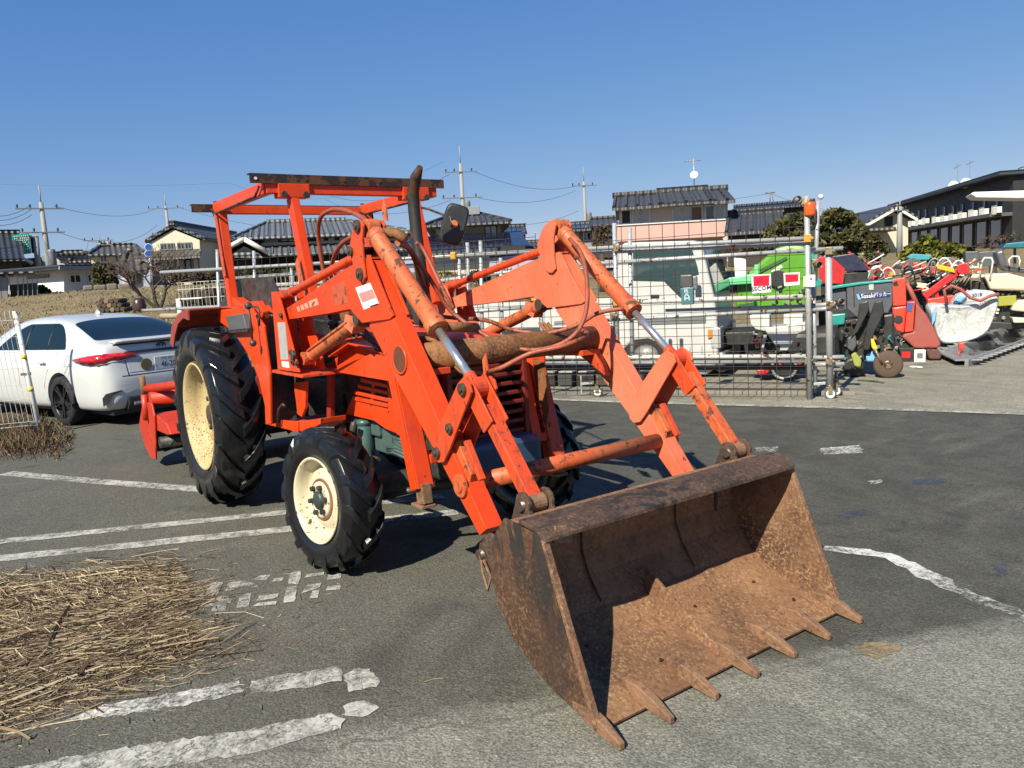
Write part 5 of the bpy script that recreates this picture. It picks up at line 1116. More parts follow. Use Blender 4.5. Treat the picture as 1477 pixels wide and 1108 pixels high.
RT.ext('top_box', [(1287, 403), (1306, 400), (1307.5, 440), (1288, 442)], 0, .22, m_ro, .012); RT.ext('lift_hole', [(1288, 408), (1294, 405), (1296, 412), (1289, 413)], -.006, .01, m_blk, 0)
RT.ext('gearbox', [(1287, 444), (1308, 441), (1304, 481), (1293, 477), (1289, 468)], -.02, .26, m_ro, .02); RT.ext('side_cover', [(1309, 436), (1320, 435), (1317, 478), (1305, 480)], -.10, .25, m_ro, .012); RT.ext('blue_plate', [(1309, 437), (1318, 436), (1315, 449), (1307.5, 450)], -.108, -.1, pm_('blue plate', (.06, .10, .30), .4), 0)
RT.ext('casing', [(1321, 436), (1335, 452), (1348, 474), (1358, 498), (1352, 503), (1318, 502), (1300, 486), (1306, 481), (1318, 478)], -.08, .5, m_mar, .03); MB().disc(RT.P3(1296, 461, -.02), (0,1,0), .06, .02, 18).build('bore', m_blk, RT.t); RT.ext('skid', [(1334, 502), (1352, 503), (1359, 512), (1357, 519), (1340, 519)], -.05, .3, pm_('dark maroon', (.12, .05, .04), .7), .03); RT.ext('tine_box', [(1290, 486), (1300, 487), (1320, 503), (1345, 503), (1345, 510), (1292, 508)], .0, .4, m_blk, .02)
RT.pipe('arm', [(1308, 408), (1316, 425), (1330, 455)], .1, .035, m_mar); RT.pipe('arm', [(1310, 412), (1322, 408)], .12, .05, m_blk)
BB = Yd('bulk_bag', 'sagging white woven bulk bag full of scrap beside the maroon implement', 'bag', 1390, 5.6)
bb = MB(); out = [(1336, 440), (1352, 438), (1372, 441), (1396, 441), (1412, 436), (1428, 427), (1441, 424), (1443, 440), (1436, 460), (1428, 480), (1410, 489), (1394, 494), (1376, 497), (1357, 497), (1350, 482), (1343, 462)]
ctr = BB.p(1392, 465); rings = []
for d_, k_ in ((.06, .78), (.0, .93), (.06, 1.0), (.35, 1.04), (.65, 1.0), (.8, .9)): rings.append([Vector((ctr[0]+(BB.p(x, y, 0)[0]-ctr[0])*k_+random.uniform(-.015, .015), d_+random.uniform(-.03, .03), max(.0, ctr[1]+(BB.p(x, y, 0)[1]-ctr[1])*k_+random.uniform(-.012, .012)))) for x, y in out])
k = N('woven bag'); k.set('Base Color', k.mix(k.noise(5, 5), (.42, .425, .43), (.54, .54, .53))); k.set('Roughness', .7); k.bump(k.math('ADD', k.noise(7, 5, .6, None, (1, 1, .4), 1.2), k.math('MULTIPLY', k.noise(90, 2), .08)), .9, .10); m_bag = k.m
_o = bb.loft(rings, True, True).build('sack', m_bag, BB.t); _m = _o.modifiers.new('soft', 'SUBSURF'); _m.levels = _m.render_levels = 2; BB.ext('blue_stripe', [(1345, 450), (1351, 448), (1349, 462), (1344, 470)], -.03, .0, m_lb, .006)
BB.ext('folded_top', [(1372, 440), (1382, 424), (1410, 418), (1432, 420), (1440, 425), (1412, 438)], .3, .7, m_bag, .05); BB.ext('blue_cloth', [(1374, 438), (1384, 427), (1396, 427), (1384, 438)], .2, .3, m_lb, .02); q = BB.p(1409, 425.5, .29); put_text('2018', .075, frame_m((q[0], .285, q[1]), (1, 0, .1), (-.1, 0, 1)), m_nav, BB.t)
HP = Yd('bent_red_pipe', 'bent red steel pipe handle lying over the white bulk bag', 'pipe', 1400, 5.5); HP.pipe('bend', [(1366, 440), (1362, 418), (1372, 412), (1385, 417), (1400, 430), (1414, 434), (1428, 427), (1441, 424)], 0, .026, m_mar)
OB = Yd('orange_tray', 'orange metal tray behind the white bulk bag', 'tray', 1365, 6.5, z=.0); OB.ext('pan', [(1338, 432), (1376, 426), (1376, 440), (1338, 444)], 0, .4, m_ro, .01); OB.ext('legs', [(1340, 442), (1374, 440), (1374, 500), (1340, 502)], .1, .3, m_blk, .02)
mb = MB(); A_ = [gp(1360, 506, .10), gp(1394, 519, .10), gp(1520, 474, .10), gp(1500, 452, .10)]
RP = thing('ramp', 'flat aluminium loading ramp lying on the ground beside the bulk bag', 'ramp', (A_[0].x, A_[0].y, 0))
def rl(p, z=None): return Vector((p.x-A_[0].x, p.y-A_[0].y, p.z if z is None else z))
e0, e1, e2, e3 = [rl(a) for a in A_]
for a, b in ((e0, e3), (e1, e2)): MB().bar(a-Vector((0, 0, .05)), b-Vector((0, 0, .05)), .05, .10).build('side_rail', m_silv, RP, .006)
for i in range(22): t = (i+.5)/22; MB().bar(e0.lerp(e3, t)+Vector((0, 0, -.02)), e1.lerp(e2, t)+Vector((0, 0, -.02)), (e3-e0).length/22*.86, .02).build('slat', m_silv, RP, .004)
for px, y0, y1, w, mt, nm, lb in ((1327, 505, 523, 15, m_sgn, 'carton', 'small white carton standing on the paving beside the implement'), (1307, 502, 522, 22, m_blk, 'battery', 'black battery with red label on the paving next to the carton')):
    B_ = Yd(nm, lb, nm if nm == 'battery' else 'box', px, 3.6); z_ = B_.p(px, y0)[1]; h_ = max(.12, z_); ww = w*.0100
    MB().b2(-ww/2, ww/2, 0, .14, 0, h_).build('case', mt, B_.t, .006)
    MB().b2(-ww/4, ww/4, -.003, .001, h_*.3, h_*.75).build('label', m_rd if mt is m_blk else m_gry, B_.t)
lt = MB(); c_ = gp(1322, 531); 
for i in range(3): lt.ball((i*.05-.05, random.uniform(-.02, .02), .012), (.05, .035, .014), 8, 5)
o = lt.build('litter', m_sgn); o.location = (c_.x, c_.y, .004); tag(o, 'crumpled scrap of white paper on the paving', 'litter')
o2 = tag(MB().bar((-.12, 0, .012), (.12, .03, .012), .05, .012).bar((.05, 0, .014), (.25, -.05, .014), .03, .01).build('twig', pm_('green twig', (.06, .09, .03), .8), None, .004), 'flattened green twig lying by the seeder wheel', 'twig'); o2.location = gp(1250, 551)+Vector((0, 0, .004))
PP = Yd('red_jack', 'red floor jack with pale blue handle lying at the foot of the bulk bag', 'jack', 1375, 3.9); PP.ext('body', [(1360, 512), (1384, 511), (1386, 518), (1362, 520)], 0, .15, m_ro, .02); PP.ext('post', [(1383, 495), (1391, 494), (1391, 503), (1383, 505)], .02, .12, m_ro, .012); PP.pipe('bar', [(1364, 513), (1382, 511), (1387, 503)], -.02, .018, m_rd); PP.pipe('handle', [(1383, 514), (1403, 516)], -.05, .025, m_lb)
RB = Yd('red_conveyor', 'long red slanting conveyor beam with yellow strap among the machines', 'conveyor', 1360, 7.0)
MB().bar(RB.P3(1333, 428, 0), RB.P3(1392, 384, 0), .10, .12).build('beam', m_rd, RB.t, .01); RB.ext('strap', [(1351, 381), (1376, 387), (1378, 394), (1352, 388)], -.10, -.06, pm_('yellow strap', (.80, .45, .01), .5), .01); MB().disc(RB.P3(1389, 388, -.07), (0,1,0), .10, .06, 20).build('pulley', m_rd, RB.t, .01); RB.ext('leg', [(1348, 420), (1354, 416), (1356, 500), (1350, 500)], .0, .06, m_rd, .01)
for i in range(6): RB.pipe('tine', [(1356+i*7, 428-i*3), (1372+i*6, 405-i*2)], .25+i*.05, .014, m_clmp, 6)
TR = Yd('rice_transplanter', 'tangle of rice transplanter arms, hoops and red floats behind the orange implement', 'transplanter', 1310, 7.4)
def arc(x0, x1, yb, yt, do, r, mt, nm='hoop'): TR.pipe(nm, [(x0+(x1-x0)*t, yb-(yb-yt)*math.sin(math.pi*min(1, .12+.88*t)) if 0 else yb-(yb-yt)*math.sin(math.pi*t)**.6) for t in [i/10 for i in range(11)]], do, r, mt, 6)
for x0, x1, yb, yt, do, mt in ((1336, 1360, 392, 373, 0, m_silv), (1348, 1376, 395, 372, .2, m_sgn), (1372, 1394, 390, 376, .1, m_sgn), (1342, 1350, 395, 377, -.1, m_gry), (1356, 1382, 385, 372, .4, m_silv), (1270, 1292, 400, 386, .1, m_sgn), (1252, 1276, 402, 384, .2, m_sgn), (1300, 1320, 405, 384, .1, m_blk)): arc(x0, x1, yb, yt, do, .016, mt)
for x, y, w, h, mt in ((1322, 385, 8, 14, m_ro), (1333, 388, 9, 14, m_ro), (1345, 390, 8, 13, m_ro), (1324, 382, 5, 6, m_sgn), (1338, 392, 6, 5, m_sgn), (1353, 394, 7, 7, m_sgn), (1280, 388, 8, 7, m_rd), (1262, 402, 9, 8, m_rd), (1278, 399, 6, 9, m_rd), (1287, 396, 10, 7, pm_('ochre part', (.50, .27, .03), .5)), (1296, 385, 10, 6, m_blk), (1310, 392, 22, 9, m_gplas), (1340, 402, 24, 8, m_blk), (1330, 412, 20, 8, m_crw), (1365, 402, 20, 10, m_blk), (1336, 420, 14, 10, m_crw), (1275, 410, 30, 10, m_blk), (1390, 402, 20, 8, m_blk), (1300, 412, 20, 12, m_blk)):
    d_ = random.uniform(.1, .6); a_ = random.uniform(-.25, .25); P = []
    for sx_, sy_ in ((-1, -1), (1, -.8), (.9, 1), (-.8, .9)): P.append((x+sx_*w/2*math.cos(a_)-sy_*h/2*math.sin(a_), y+sx_*w/2*math.sin(a_)+sy_*h/2*math.cos(a_)))
    TR.ext('float' if mt in (m_ro, m_rd) else 'planting_box', P, d_, d_+.16, mt, .012)
for i in range(64):
    x = random.uniform(1245, 1400); y = random.uniform(380, 428); TR.pipe('link_rod', [(x, y), (x+random.uniform(8, 26), y-random.uniform(2, 14))], random.uniform(0, .7), random.uniform(.008, .018), random.choice((m_clmp, m_sgn, m_silv, m_blk, m_crw, m_rd, m_sgn, m_ro)), 6)
TR.ext('frame', [(1240, 412), (1400, 402), (1402, 440), (1400, 500), (1245, 500)], .75, 1.0, m_blk, .02)
TR.ext('teal_tray', [(1308, 371), (1316, 366), (1344, 368), (1340, 375), (1318, 375)], .5, .9, pm_('turquoise tray', (.05, .30, .36), .45), .01); TR.ext('grey_shield', [(1300, 380), (1316, 371), (1332, 378), (1318, 392)], .45, .55, m_gplas, .01)
TR.ext('teal_lever', [(1230, 405), (1240, 396), (1252, 391), (1254, 395), (1240, 402), (1233, 409)], -.1, .0, m_teal, .01); TR.pipe('pale_lever', [(1246, 398), (1258, 388), (1272, 383)], -.05, .022, m_sgn)
RS = Yd('riding_planter', 'cream riding rice planter with grey bucket seat and white grab hoops', 'planter', 1440, 8.2)
RS.ext('seat_shell', [(1436, 364), (1448, 360), (1453, 384), (1480, 386), (1500, 388), (1500, 396), (1450, 391), (1443, 384)], 0, .5, m_gplas, .04); RS.ext('fuel_box', [(1392, 363), (1411, 362), (1412, 377), (1393, 378)], .3, .7, m_gplas, .015)
RS.ext('deck', [(1419, 398), (1432, 395), (1455, 394), (1478, 400), (1500, 402), (1500, 420), (1428, 418), (1424, 408)], -.1, .7, m_crw, .04); RS.ext('side_plate', [(1382, 394), (1418, 396), (1424, 400), (1405, 402), (1384, 400)], .0, .4, m_crw, .02)
for pts in ([(1412, 404), (1416, 378), (1420, 372), (1430, 372), (1432, 377), (1428, 404)], [(1457, 384), (1455, 375), (1460, 370), (1469, 370), (1471, 376), (1470, 385)]): RS.pipe('grab_hoop', pts, -.12, .016, m_sgn, 8)
for x in (1394, 1402, 1410): RS.ext('rack_leg', [(x, 378), (x+2, 378), (x+2, 394), (x, 394)], .35, .4, m_crw, .004)
RS.ext('rack_board', [(1390, 384), (1412, 384), (1412, 387), (1390, 387)], .3, .6, m_crw, .004); RS.ext('grey_rack', [(1412, 364), (1438, 362), (1440, 384), (1414, 384)], .75, .8, m_gplas, .01)
RS.ext('engine_bay', [(1428, 420), (1500, 422), (1500, 470), (1432, 468)], .1, .7, m_blk, .02); RS.ext('yellow_rail', [(1440, 428), (1466, 426), (1466, 440), (1440, 442)], -.05, .05, pm_('yellow green rail', (.34, .33, .04), .6), .01); RS.ext('rear_float', [(1462, 440), (1470, 433), (1500, 432), (1500, 452), (1458, 448)], -.15, .4, m_crw, .03); RS.ext('ground_frame', [(1400, 462), (1500, 468), (1500, 482), (1402, 478)], .0, .5, m_blk, .02); RS.ext('lower_float', [(1460, 458), (1500, 460), (1500, 466), (1462, 466)], -.2, .3, m_crw, .02); RS.ext('wheel_stack', [(1405, 405), (1425, 408), (1428, 430), (1404, 428)], .1, .5, m_blk, .03)
for x in (1405, 1440, 1490): RS.ext('skid', [(x, 478), (x+12, 478), (x+12, 505), (x, 505)], .2, .4, m_blk, .01)
RF = Yd('teal_canopy', 'teal plastic canopy standing behind the riding planter seat', 'canopy', 1465, 11.0); RF.ext('roof', [(1446, 358), (1452, 351), (1500, 346), (1500, 357), (1470, 358)], 0, .8, pm_('dark teal canopy', (.01, .16, .20), .4), .02); RF.ext('post', [(1462, 357), (1466, 357), (1466, 420), (1462, 420)], .4, .45, m_gplas, .01)
RF.ext('load', [(1456, 350), (1466, 346), (1480, 346), (1480, 350)], .1, .5, pm_('pale sacks', (.5, .40, .33), .7), .02)
WP_ = Yd('white_awning', 'narrow white awning board projecting above the farm machines', 'awning', 1440, 10.0); WP_.ext('board', [(1400, 280), (1404, 277), (1700, 268), (1700, 280), (1470, 286), (1408, 285)], 0, .9, m_sgn, .02); WP_.ext('post', [(1640, 278), (1650, 278), (1650, 470), (1640, 470)], .4, .5, m_gal, .01)
# lumber and blocks lying behind the gate foot
ST_ = Yd('block_row', 'row of dark drain blocks on the ground behind the gate', 'blocks', 820, .9)
for i in range(9): MB().b2(-1.3+i*.28, -1.06+i*.28, 0, .35, .02, .17).build('block', m_blk if i % 2 else pm_('drain block', (.05, .05, .05), .8), ST_.t, .01); MB().b2(-1.29+i*.28, -1.07+i*.28, .02, .33, .19, .215).build('cap', m_silv, ST_.t, .006)
PL = Yd('plank_stack', 'weathered planks lying flat on the paving behind the gate mesh', 'planks', 1080, .32)
for i in range(4): MB().b2(-1.2+.1*i, 1.15-.07*i, .02+i*.16, .14+i*.16, .004, .045).build('plank', pm_('grey plank', (.24, .21, .17), .85, var=.25, scale=8), PL.t, .004)

# hoses, brackets, bolts and levers on the machines
def clutter(Y_, x0, x1, y0, y1, d0, d1, n, mats, seed):
    rg_ = random.Random(seed)
    for i in range(n):
        x, y, d_ = rg_.uniform(x0, x1), rg_.uniform(y0, y1), rg_.uniform(d0, d1); mt = rg_.choice(mats); t = rg_.random()
        if t < .45: Y_.pipe('hose', [(x, y), (x+rg_.uniform(-5, 5), y+rg_.uniform(2, 6)), (x+rg_.uniform(-8, 8), y+rg_.uniform(5, 13))], d_, rg_.uniform(.005, .013), mt, 6)
        elif t < .75: c_ = Y_.P3(x, y, d_); MB().box(c_, (rg_.uniform(.02, .07), .03, rg_.uniform(.02, .08)), Matrix.Rotation(rg_.uniform(-.6, .6), 3, 'Y')).build('bracket', mt, Y_.t, .004)
        else: c_ = Y_.P3(x, y, d_); MB().disc(c_, (0,1,0), rg_.uniform(.012, .035), .03, 12).build('fitting', mt, Y_.t, .003)
mm_ = (m_clmp, m_silv, m_gry, m_blk, m_pin)
clutter(CV, 1082, 1160, 478, 526, .02, .1, 34, mm_+(m_rd,), 1); clutter(SH, 1212, 1286, 462, 520, -.05, .02, 36, mm_+(m_teal,), 2)
clutter(RS, 1405, 1477, 420, 468, .02, .1, 40, mm_+(m_crw, m_yel), 3); clutter(RT, 1290, 1345, 486, 508, -.06, 0, 14, mm_, 4); clutter(GH, 1066, 1168, 414, 446, -.08, -.02, 30, mm_+(m_lime,), 5); clutter(RC, 1186, 1250, 412, 436, .02, .06, 18, mm_, 6); clutter(TR, 1245, 1400, 405, 432, .6, .74, 50, mm_+(m_ro, m_crw, m_sgn), 7); clutter(T2, 760, 884, 505, 540, .05, .3, 16, mm_, 8)
# ---------------------------------------------------------------- houses, poles and trees beyond the lot
class Hs(Yd):                            # a thing whose front plane stands v metres away, turned by rot
    def __init__(s, name, label, cat, px, v, rot=0, z=None, group=None):
        u, gz_ = place(px, v); s.z0 = gz_ if z is None else z; s.O = uvz(u, v, s.z0); a = ROTV+rot+math.atan((PW/2-px)/F)
        s.d = Vector((math.cos(a), math.sin(a), 0)); s.n = Vector((-s.d.y, s.d.x, 0)); s.t = thing(name, label, cat, s.O, a, group)
    def p(s, x, y, do=0):
        d = ray(x, y); O = s.O+s.n*do; t = (O-CAM).dot(s.n)/d.dot(s.n); q = CAM+d*t; return ((q-O).dot(s.d), q.z-s.z0)
    def wall(s, pts, depth, mat_, name='wall', d0=0):
        b = [s.p(x, y, d0) for x, y in pts]; return MB().prism(b, d0, d0+depth).build(name, mat_, s.t, .02)
    def window(s, x0, y0, x1, y1, frame=m_fw, pane=m_gls, n=2, d0=-.02, slope=0):
        a, b = s.p(x0, y0), s.p(x1, y1); w = sub('window', s.t); xa, xb, zb, za = a[0], b[0], a[1], b[1]; f = .05
        MB().b2(xa, xb, d0, d0+.015, za, zb).build('pane', pane, w)
        mb = MB().b2(xa-f, xb+f, d0-.03, d0+.012, zb, zb+f).b2(xa-f, xb+f, d0-.05, d0+.012, za-f, za).b2(xa-f, xa, d0-.03, d0+.012, za, zb).b2(xb, xb+f, d0-.03, d0+.012, za, zb)
        for i in range(1, n): xm = xa+(xb-xa)*i/n; mb.b2(xm-f*.4, xm+f*.4, d0-.02, d0+.012, za, zb)
        mb.build('frame', frame, w)
    def hip(s, ex0, ex1, ez, rx0, rx1, rz_, depth, d0, mat_, name='roof', th=.12, rib=0):
        y0, y1 = d0, d0+depth; ym = (y0+y1)/2; V = [(ex0, y0, ez), (ex1, y0, ez), (ex1, y1, ez), (ex0, y1, ez), (rx0, ym, rz_), (rx1, ym, rz_), (ex0, y0, ez-th), (ex1, y0, ez-th), (ex1, y1, ez-th), (ex0, y1, ez-th)]
        mb = MB().add(V, [(0,1,5,4), (1,2,5), (2,3,4,5), (3,0,4), (0,6,7,1), (1,7,8,2), (2,8,9,3), (3,9,6,0), (9,8,7,6)]); mb.build(name, mat_, s.t)
        rd = MB().bar((rx0, ym, rz_+.06), (rx1, ym, rz_+.06), .22, .22)
        for a, b in (((ex0, y0, ez), (rx0, ym, rz_)), ((ex1, y0, ez), (rx1, ym, rz_))): rd.bar(Vector(a)+Vector((0, 0, .04)), Vector(b)+Vector((0, 0, .04)), .16, .14)
        rd.build('ridge', mat_, s.t)
        if rib:
            rb = MB(); n_ = int((ex1-ex0)/rib)
            for i in range(1, n_):
                x = ex0+rib*i; t0 = 1.0
                if x < rx0: t0 = (x-ex0)/(rx0-ex0)
                if x > rx1: t0 = min(t0, (ex1-x)/(ex1-rx1))
                rb.bar((x, y0, ez+.02), (x, y0+(ym-y0)*t0, ez+(rz_-ez)*t0+.02), .10, .07)
            rb.build('tile_rows', mat_, s.t)
def slope_roof(h, x0, x1, ez, rz_, y0, y1, mat_, name='roof', th=.12, rib=0, cap=True):   # single front slope with a back slope behind it
    ym = y1; mb = MB(); P = [(x0, y0, ez), (x1, y0, ez), (x1, ym, rz_), (x0, ym, rz_), (x1, 2*ym-y0, ez), (x0, 2*ym-y0, ez)]
    Q = [(a, b, c-th) for a, b, c in P]; mb.add(P+Q, [(0,1,2,3), (3,2,4,5), (6,9,8,7), (9,11,10,8), (0,6,7,1), (1,7,8,2), (2,8,10,4), (4,10,11,5), (5,11,9,3), (3,9,6,0)]); mb.build(name, mat_, h.t)
    if cap: MB().bar((x0-.05, ym, rz_+.07), (x1+.05, ym, rz_+.07), .25, .2).build('ridge', mat_, h.t)
    if rib:
        rb = MB()
        for i in range(int((x1-x0)/rib)+1): x = min(x1-.06, x0+.06+rib*i); rb.bar((x, y0-.02, ez+.03), (x, ym, rz_+.03), .09, .08)
        rb.build('tile_rows', mat_, h.t)
def tile(name, c):
    k = N(name); w = k.n('TexWave'); w.wave_type = 'BANDS'; w.bands_direction = 'X'; w.inputs['Scale'].default_value = 1.1; k.l(k.co(), w.inputs[0]); w2 = k.n('TexWave'); w2.bands_direction = 'Z'; w2.inputs['Scale'].default_value = 1.6; k.l(k.co(), w2.inputs[0])
    k.set('Base Color', k.mix(k.noise(1.2, 5), mulc(c, .6), mulc(c, 1.15))); k.set('Roughness', .5)
    k.bump(k.math('ADD', w.outputs['Fac'], k.math('MULTIPLY', w2.outputs['Fac'], .6)), .8, .08); return k.m
m_rf = tile('dark grey roof tile', (.055, .055, .060)); m_rf2 = tile('silver grey tile', (.12, .125, .135)); m_rfb = tile('brown grey tile', (.085, .075, .065)); m_rfn = tile('blue black metal roof', (.025, .03, .04))
m_pl = pm_('cream plaster', (.60, .56, .44), .8, var=.08, scale=1); m_plw = pm_('white plaster', (.70, .68, .64), .8, var=.08, scale=1); m_plp = pm_('pink plaster', (.56, .36, .31), .8, var=.1, scale=1); m_plk = pm_('pale pink siding', (.62, .53, .46), .8, var=.08, scale=1)
m_plg = pm_('grey plaster', (.26, .27, .29), .8, var=.12, scale=1); m_wd = pm_('dark timber', (.04, .03, .024), .7, var=.2, scale=3); m_chr2 = pm_('charcoal wall', (.022, .023, .026), .6, var=.15, scale=1); m_stn = pm_('stone wall', (.22, .19, .15), .9, var=.4, scale=3, bump=.4); m_crt = pm_('curtain pane', (.50, .52, .48), .35, var=.15, scale=6); m_con = pm_('concrete pole', (.30, .30, .29), .7, var=.1)

# left: shed, low white house, cream gable house
h = Hs('carport', 'open slatted carport with flat dark roof at the field edge', 'carport', 30, 27)
h.wall([(-70, 433), (-70, 400), (12, 400), (12, 434)], 3, m_plg, 'side_room')
for x in (1, 13, 25, 33, 39, 46, 53): h.ext('post', [(x, 398), (x+1.2, 398), (x+1.8, 434), (x+.4, 434)], .0, .06, m_silv, 0)
h.ext('lattice', [(14, 411), (54, 408), (55, 432), (16, 434)], 1.2, 1.25, pm_('green grey lattice', (.14, .16, .10), .7, var=.3, scale=9), 0); h.ext('roof', [(-70, 398), (51, 394), (51, 391), (-70, 394)], -.3, 3, m_rfn, .02); h.ext('kerb', [(-70, 433), (56, 430), (56, 436), (-70, 442)], -.2, 1.2, m_wd, .02)
h = Hs('white_cottage', 'low white flat-roofed cottage with dark fascia behind the carport', 'house', 92, 33, R(38))
h.wall([(92, 423), (92, 386), (140, 388), (140, 421)], 5.5, m_plw)
h.ext('roof', [(84, 389), (84, 382), (160, 379), (160, 388)], -.5, 6.5, m_rfn, .05); h.ext('roof_edge', [(86, 389), (86, 384), (160, 384), (160, 389)], -.56, -.5, m_plg, 0)
h.window(100, 397.5, 115.5, 407); h.window(126, 397, 136, 407)
xs = h.p(92, 400)[0]; za, zb = h.p(92, 415)[1], h.p(92, 399)[1]
for y0_, y1_ in ((.9, 2.1), (3.6, 4.8)): w_ = sub('window', h.t); MB().b2(xs-.03, xs-.01, y0_, y1_, za+.6, zb).build('pane', m_crt, w_); MB().b2(xs-.05, xs, y0_-.06, y1_+.06, za+.52, za+.6).b2(xs-.05, xs, y0_-.06, y1_+.06, zb, zb+.06).b2(xs-.05, xs, (y0_+y1_)/2-.03, (y0_+y1_)/2+.03, za+.6, zb).build('frame', m_gry, w_)
h = Hs('dark_roof_house', 'dark roofed house on the far left behind the carport', 'house', 10, 42); h.wall([(-70, 400), (-70, 376), (32, 376), (32, 400)], 5, m_wd); xa, z_ = h.p(-70, 376); xb_ = h.p(36, 378)[0]; slope_roof(h, xa, xb_, z_, z_+1.6, -.5, 3, m_rfn); 
h = Hs('gabled_porch_house', 'small brown roofed house with a white gable trim', 'house', 35, 46); h.wall([(20, 400), (20, 382), (52, 382), (52, 400)], 4, m_wd); h.ext('roof', [(18, 383), (35, 373), (60, 371), (62, 383)], -.3, 4, m_rfb, 0); MB().tube([(*[h.p(22, 381)[0], -.35, h.p(22, 381)[1]],), (h.p(34, 374)[0], -.35, h.p(34, 374)[1]), (h.p(47, 381)[0], -.35, h.p(47, 381)[1])], .12, 6).build('gable_trim', m_fw, h.t)
h = Hs('tank_house', 'pale green tank block beside grey roofs', 'building', 62, 48); h.wall([(59, 400), (59, 368), (66, 367), (66, 400)], 2, pm_('pale green tank', (.30, .50, .45), .6))
for px, pts, wallp, lab in ((100, (77, 128, 366, 361), (78, 126, 366, 392), 'bluish grey house behind the white cottage'), (118, (100, 156, 376, 366), (104, 152, 376, 395), 'brown tiled bungalow behind the white cottage'), (168, (127, 208, 367, 351), (132, 204, 367, 392), 'wide two-storey house with weathered grey roof')):
    h = Hs('far_house', lab, 'house', px, 50 if px < 150 else 44); h.wall([(wallp[0], wallp[3]), (wallp[0], wallp[2]), (wallp[1], wallp[2]), (wallp[1], wallp[3])], 5, m_plw if px != 118 else m_pl)
    a_ = h.p(pts[0], pts[2]); b_ = h.p(pts[1], pts[2]); r_ = h.p((pts[0]+pts[1])/2, pts[3]); h.hip(a_[0], b_[0], (a_[1]+b_[1])/2, a_[0]+(b_[0]-a_[0])*.22, b_[0]-(b_[0]-a_[0])*.12, r_[1], 6, -.6, m_rfb)
    for q_ in (.25, .55, .8): xx = wallp[0]+(wallp[1]-wallp[0])*q_; h.window(xx-5, wallp[2]+3, xx+4, wallp[2]+10)
h = Hs('cream_house', 'cream two-storey house with plain front gable and skirt roof', 'house', 250, 37, R(-24))
h.wall([(217, 412), (217, 349), (250, 331), (288, 346), (291, 411)], 7.5, m_pl)
a0_, a1_, a2_ = h.p(211, 351), h.p(250, 328), h.p(297, 347)
for p_, q_ in ((a0_, a1_), (a1_, a2_)): MB().prism([p_, q_, (q_[0], q_[1]+.16), (p_[0], p_[1]+.16)], -.14, 8).build('roof', m_rf, h.t, 0)
MB().bar((a1_[0], -.2, a1_[1]+.2), (a1_[0], 8.05, a1_[1]+.2), .25, .2).build('ridge', m_rf, h.t)
h.window(233, 353, 241, 359.5, m_gry, m_gls, 2); h.window(243, 352.5, 251, 359, m_gry, m_gls, 2); h.window(257.5, 352, 266, 358.5, m_gry, m_gls, 2); h.window(268, 351.5, 276, 358, m_gry, m_gls, 2)
sk = [h.p(207, 374), h.p(300, 371), h.p(291, 363), h.p(216, 365)]; V = [(sk[0][0], -.9, sk[0][1]), (sk[1][0], -.9, sk[0][1]), (sk[2][0], 0, sk[0][1]+.34), (sk[3][0], 0, sk[0][1]+.34)]; MB().add(V+[(a, b, c-.12) for a, b, c in V], [(0,1,2,3), (7,6,5,4), (0,4,5,1), (1,5,6,2), (3,2,6,7), (0,3,7,4)]).build('skirt_roof', m_rfb, h.t)
h.window(258, 375, 276, 392, m_wd, m_gls, 2); h.window(279, 374, 288, 400, m_gry, m_crt, 1); h.ext('low_wall', [(217, 410), (217, 375), (256, 375), (256, 411)], -.06, -.01, m_plg, 0)
h = Hs('white_garage', 'small white outhouse with brown roof beside the cream house', 'shed', 190, 36); h.wall([(177, 416), (177, 391), (207, 391), (207, 414)], 3, m_plw); a_ = h.p(172, 391); b_ = h.p(214, 390); h.hip(a_[0], b_[0], a_[1], a_[0]+.4, b_[0]-.5, a_[1]+.9, 4, -.5, m_rfb); h.window(187, 396, 205, 409, m_fw, pm_('olive shutter', (.20, .20, .12), .7), 2)
h = Hs('stone_wall', 'low rough stone garden wall along the far edge of the field', 'wall', 155, 29)
s0_, s1_ = h.p(120, 420)[0], h.p(187, 418)[0]; i = 0; x_ = s0_
while x_ < s1_:
    w_ = random.uniform(.28, .5)
    for r_ in range(1): MB().box((x_+w_/2+(r_*.12), .15, .08), (w_*.96, .34, .20+random.uniform(-.05, .05))).build('stone', m_stn, h.t, .05)
    x_ += w_
h = Hs('concrete_wall', 'long pale concrete block wall behind the pipe fence', 'wall', 400, 20); a_ = h.p(290, 412); b_ = h.p(560, 400); MB().b2(a_[0], b_[0], 0, .2, -.6, .45).build('wall', pm_('pale block wall', (.42, .39, .34), .9, var=.2, scale=2), h.t, .02)
nb = int((b_[0]-a_[0])/1.6)
for i in range(nb): MB().b2(a_[0]+i*1.6, a_[0]+i*1.6+1.55, -.03, .23, .452, .54).build('coping', pm_('coping stone', (.5, .47, .42), .9), h.t, .01)

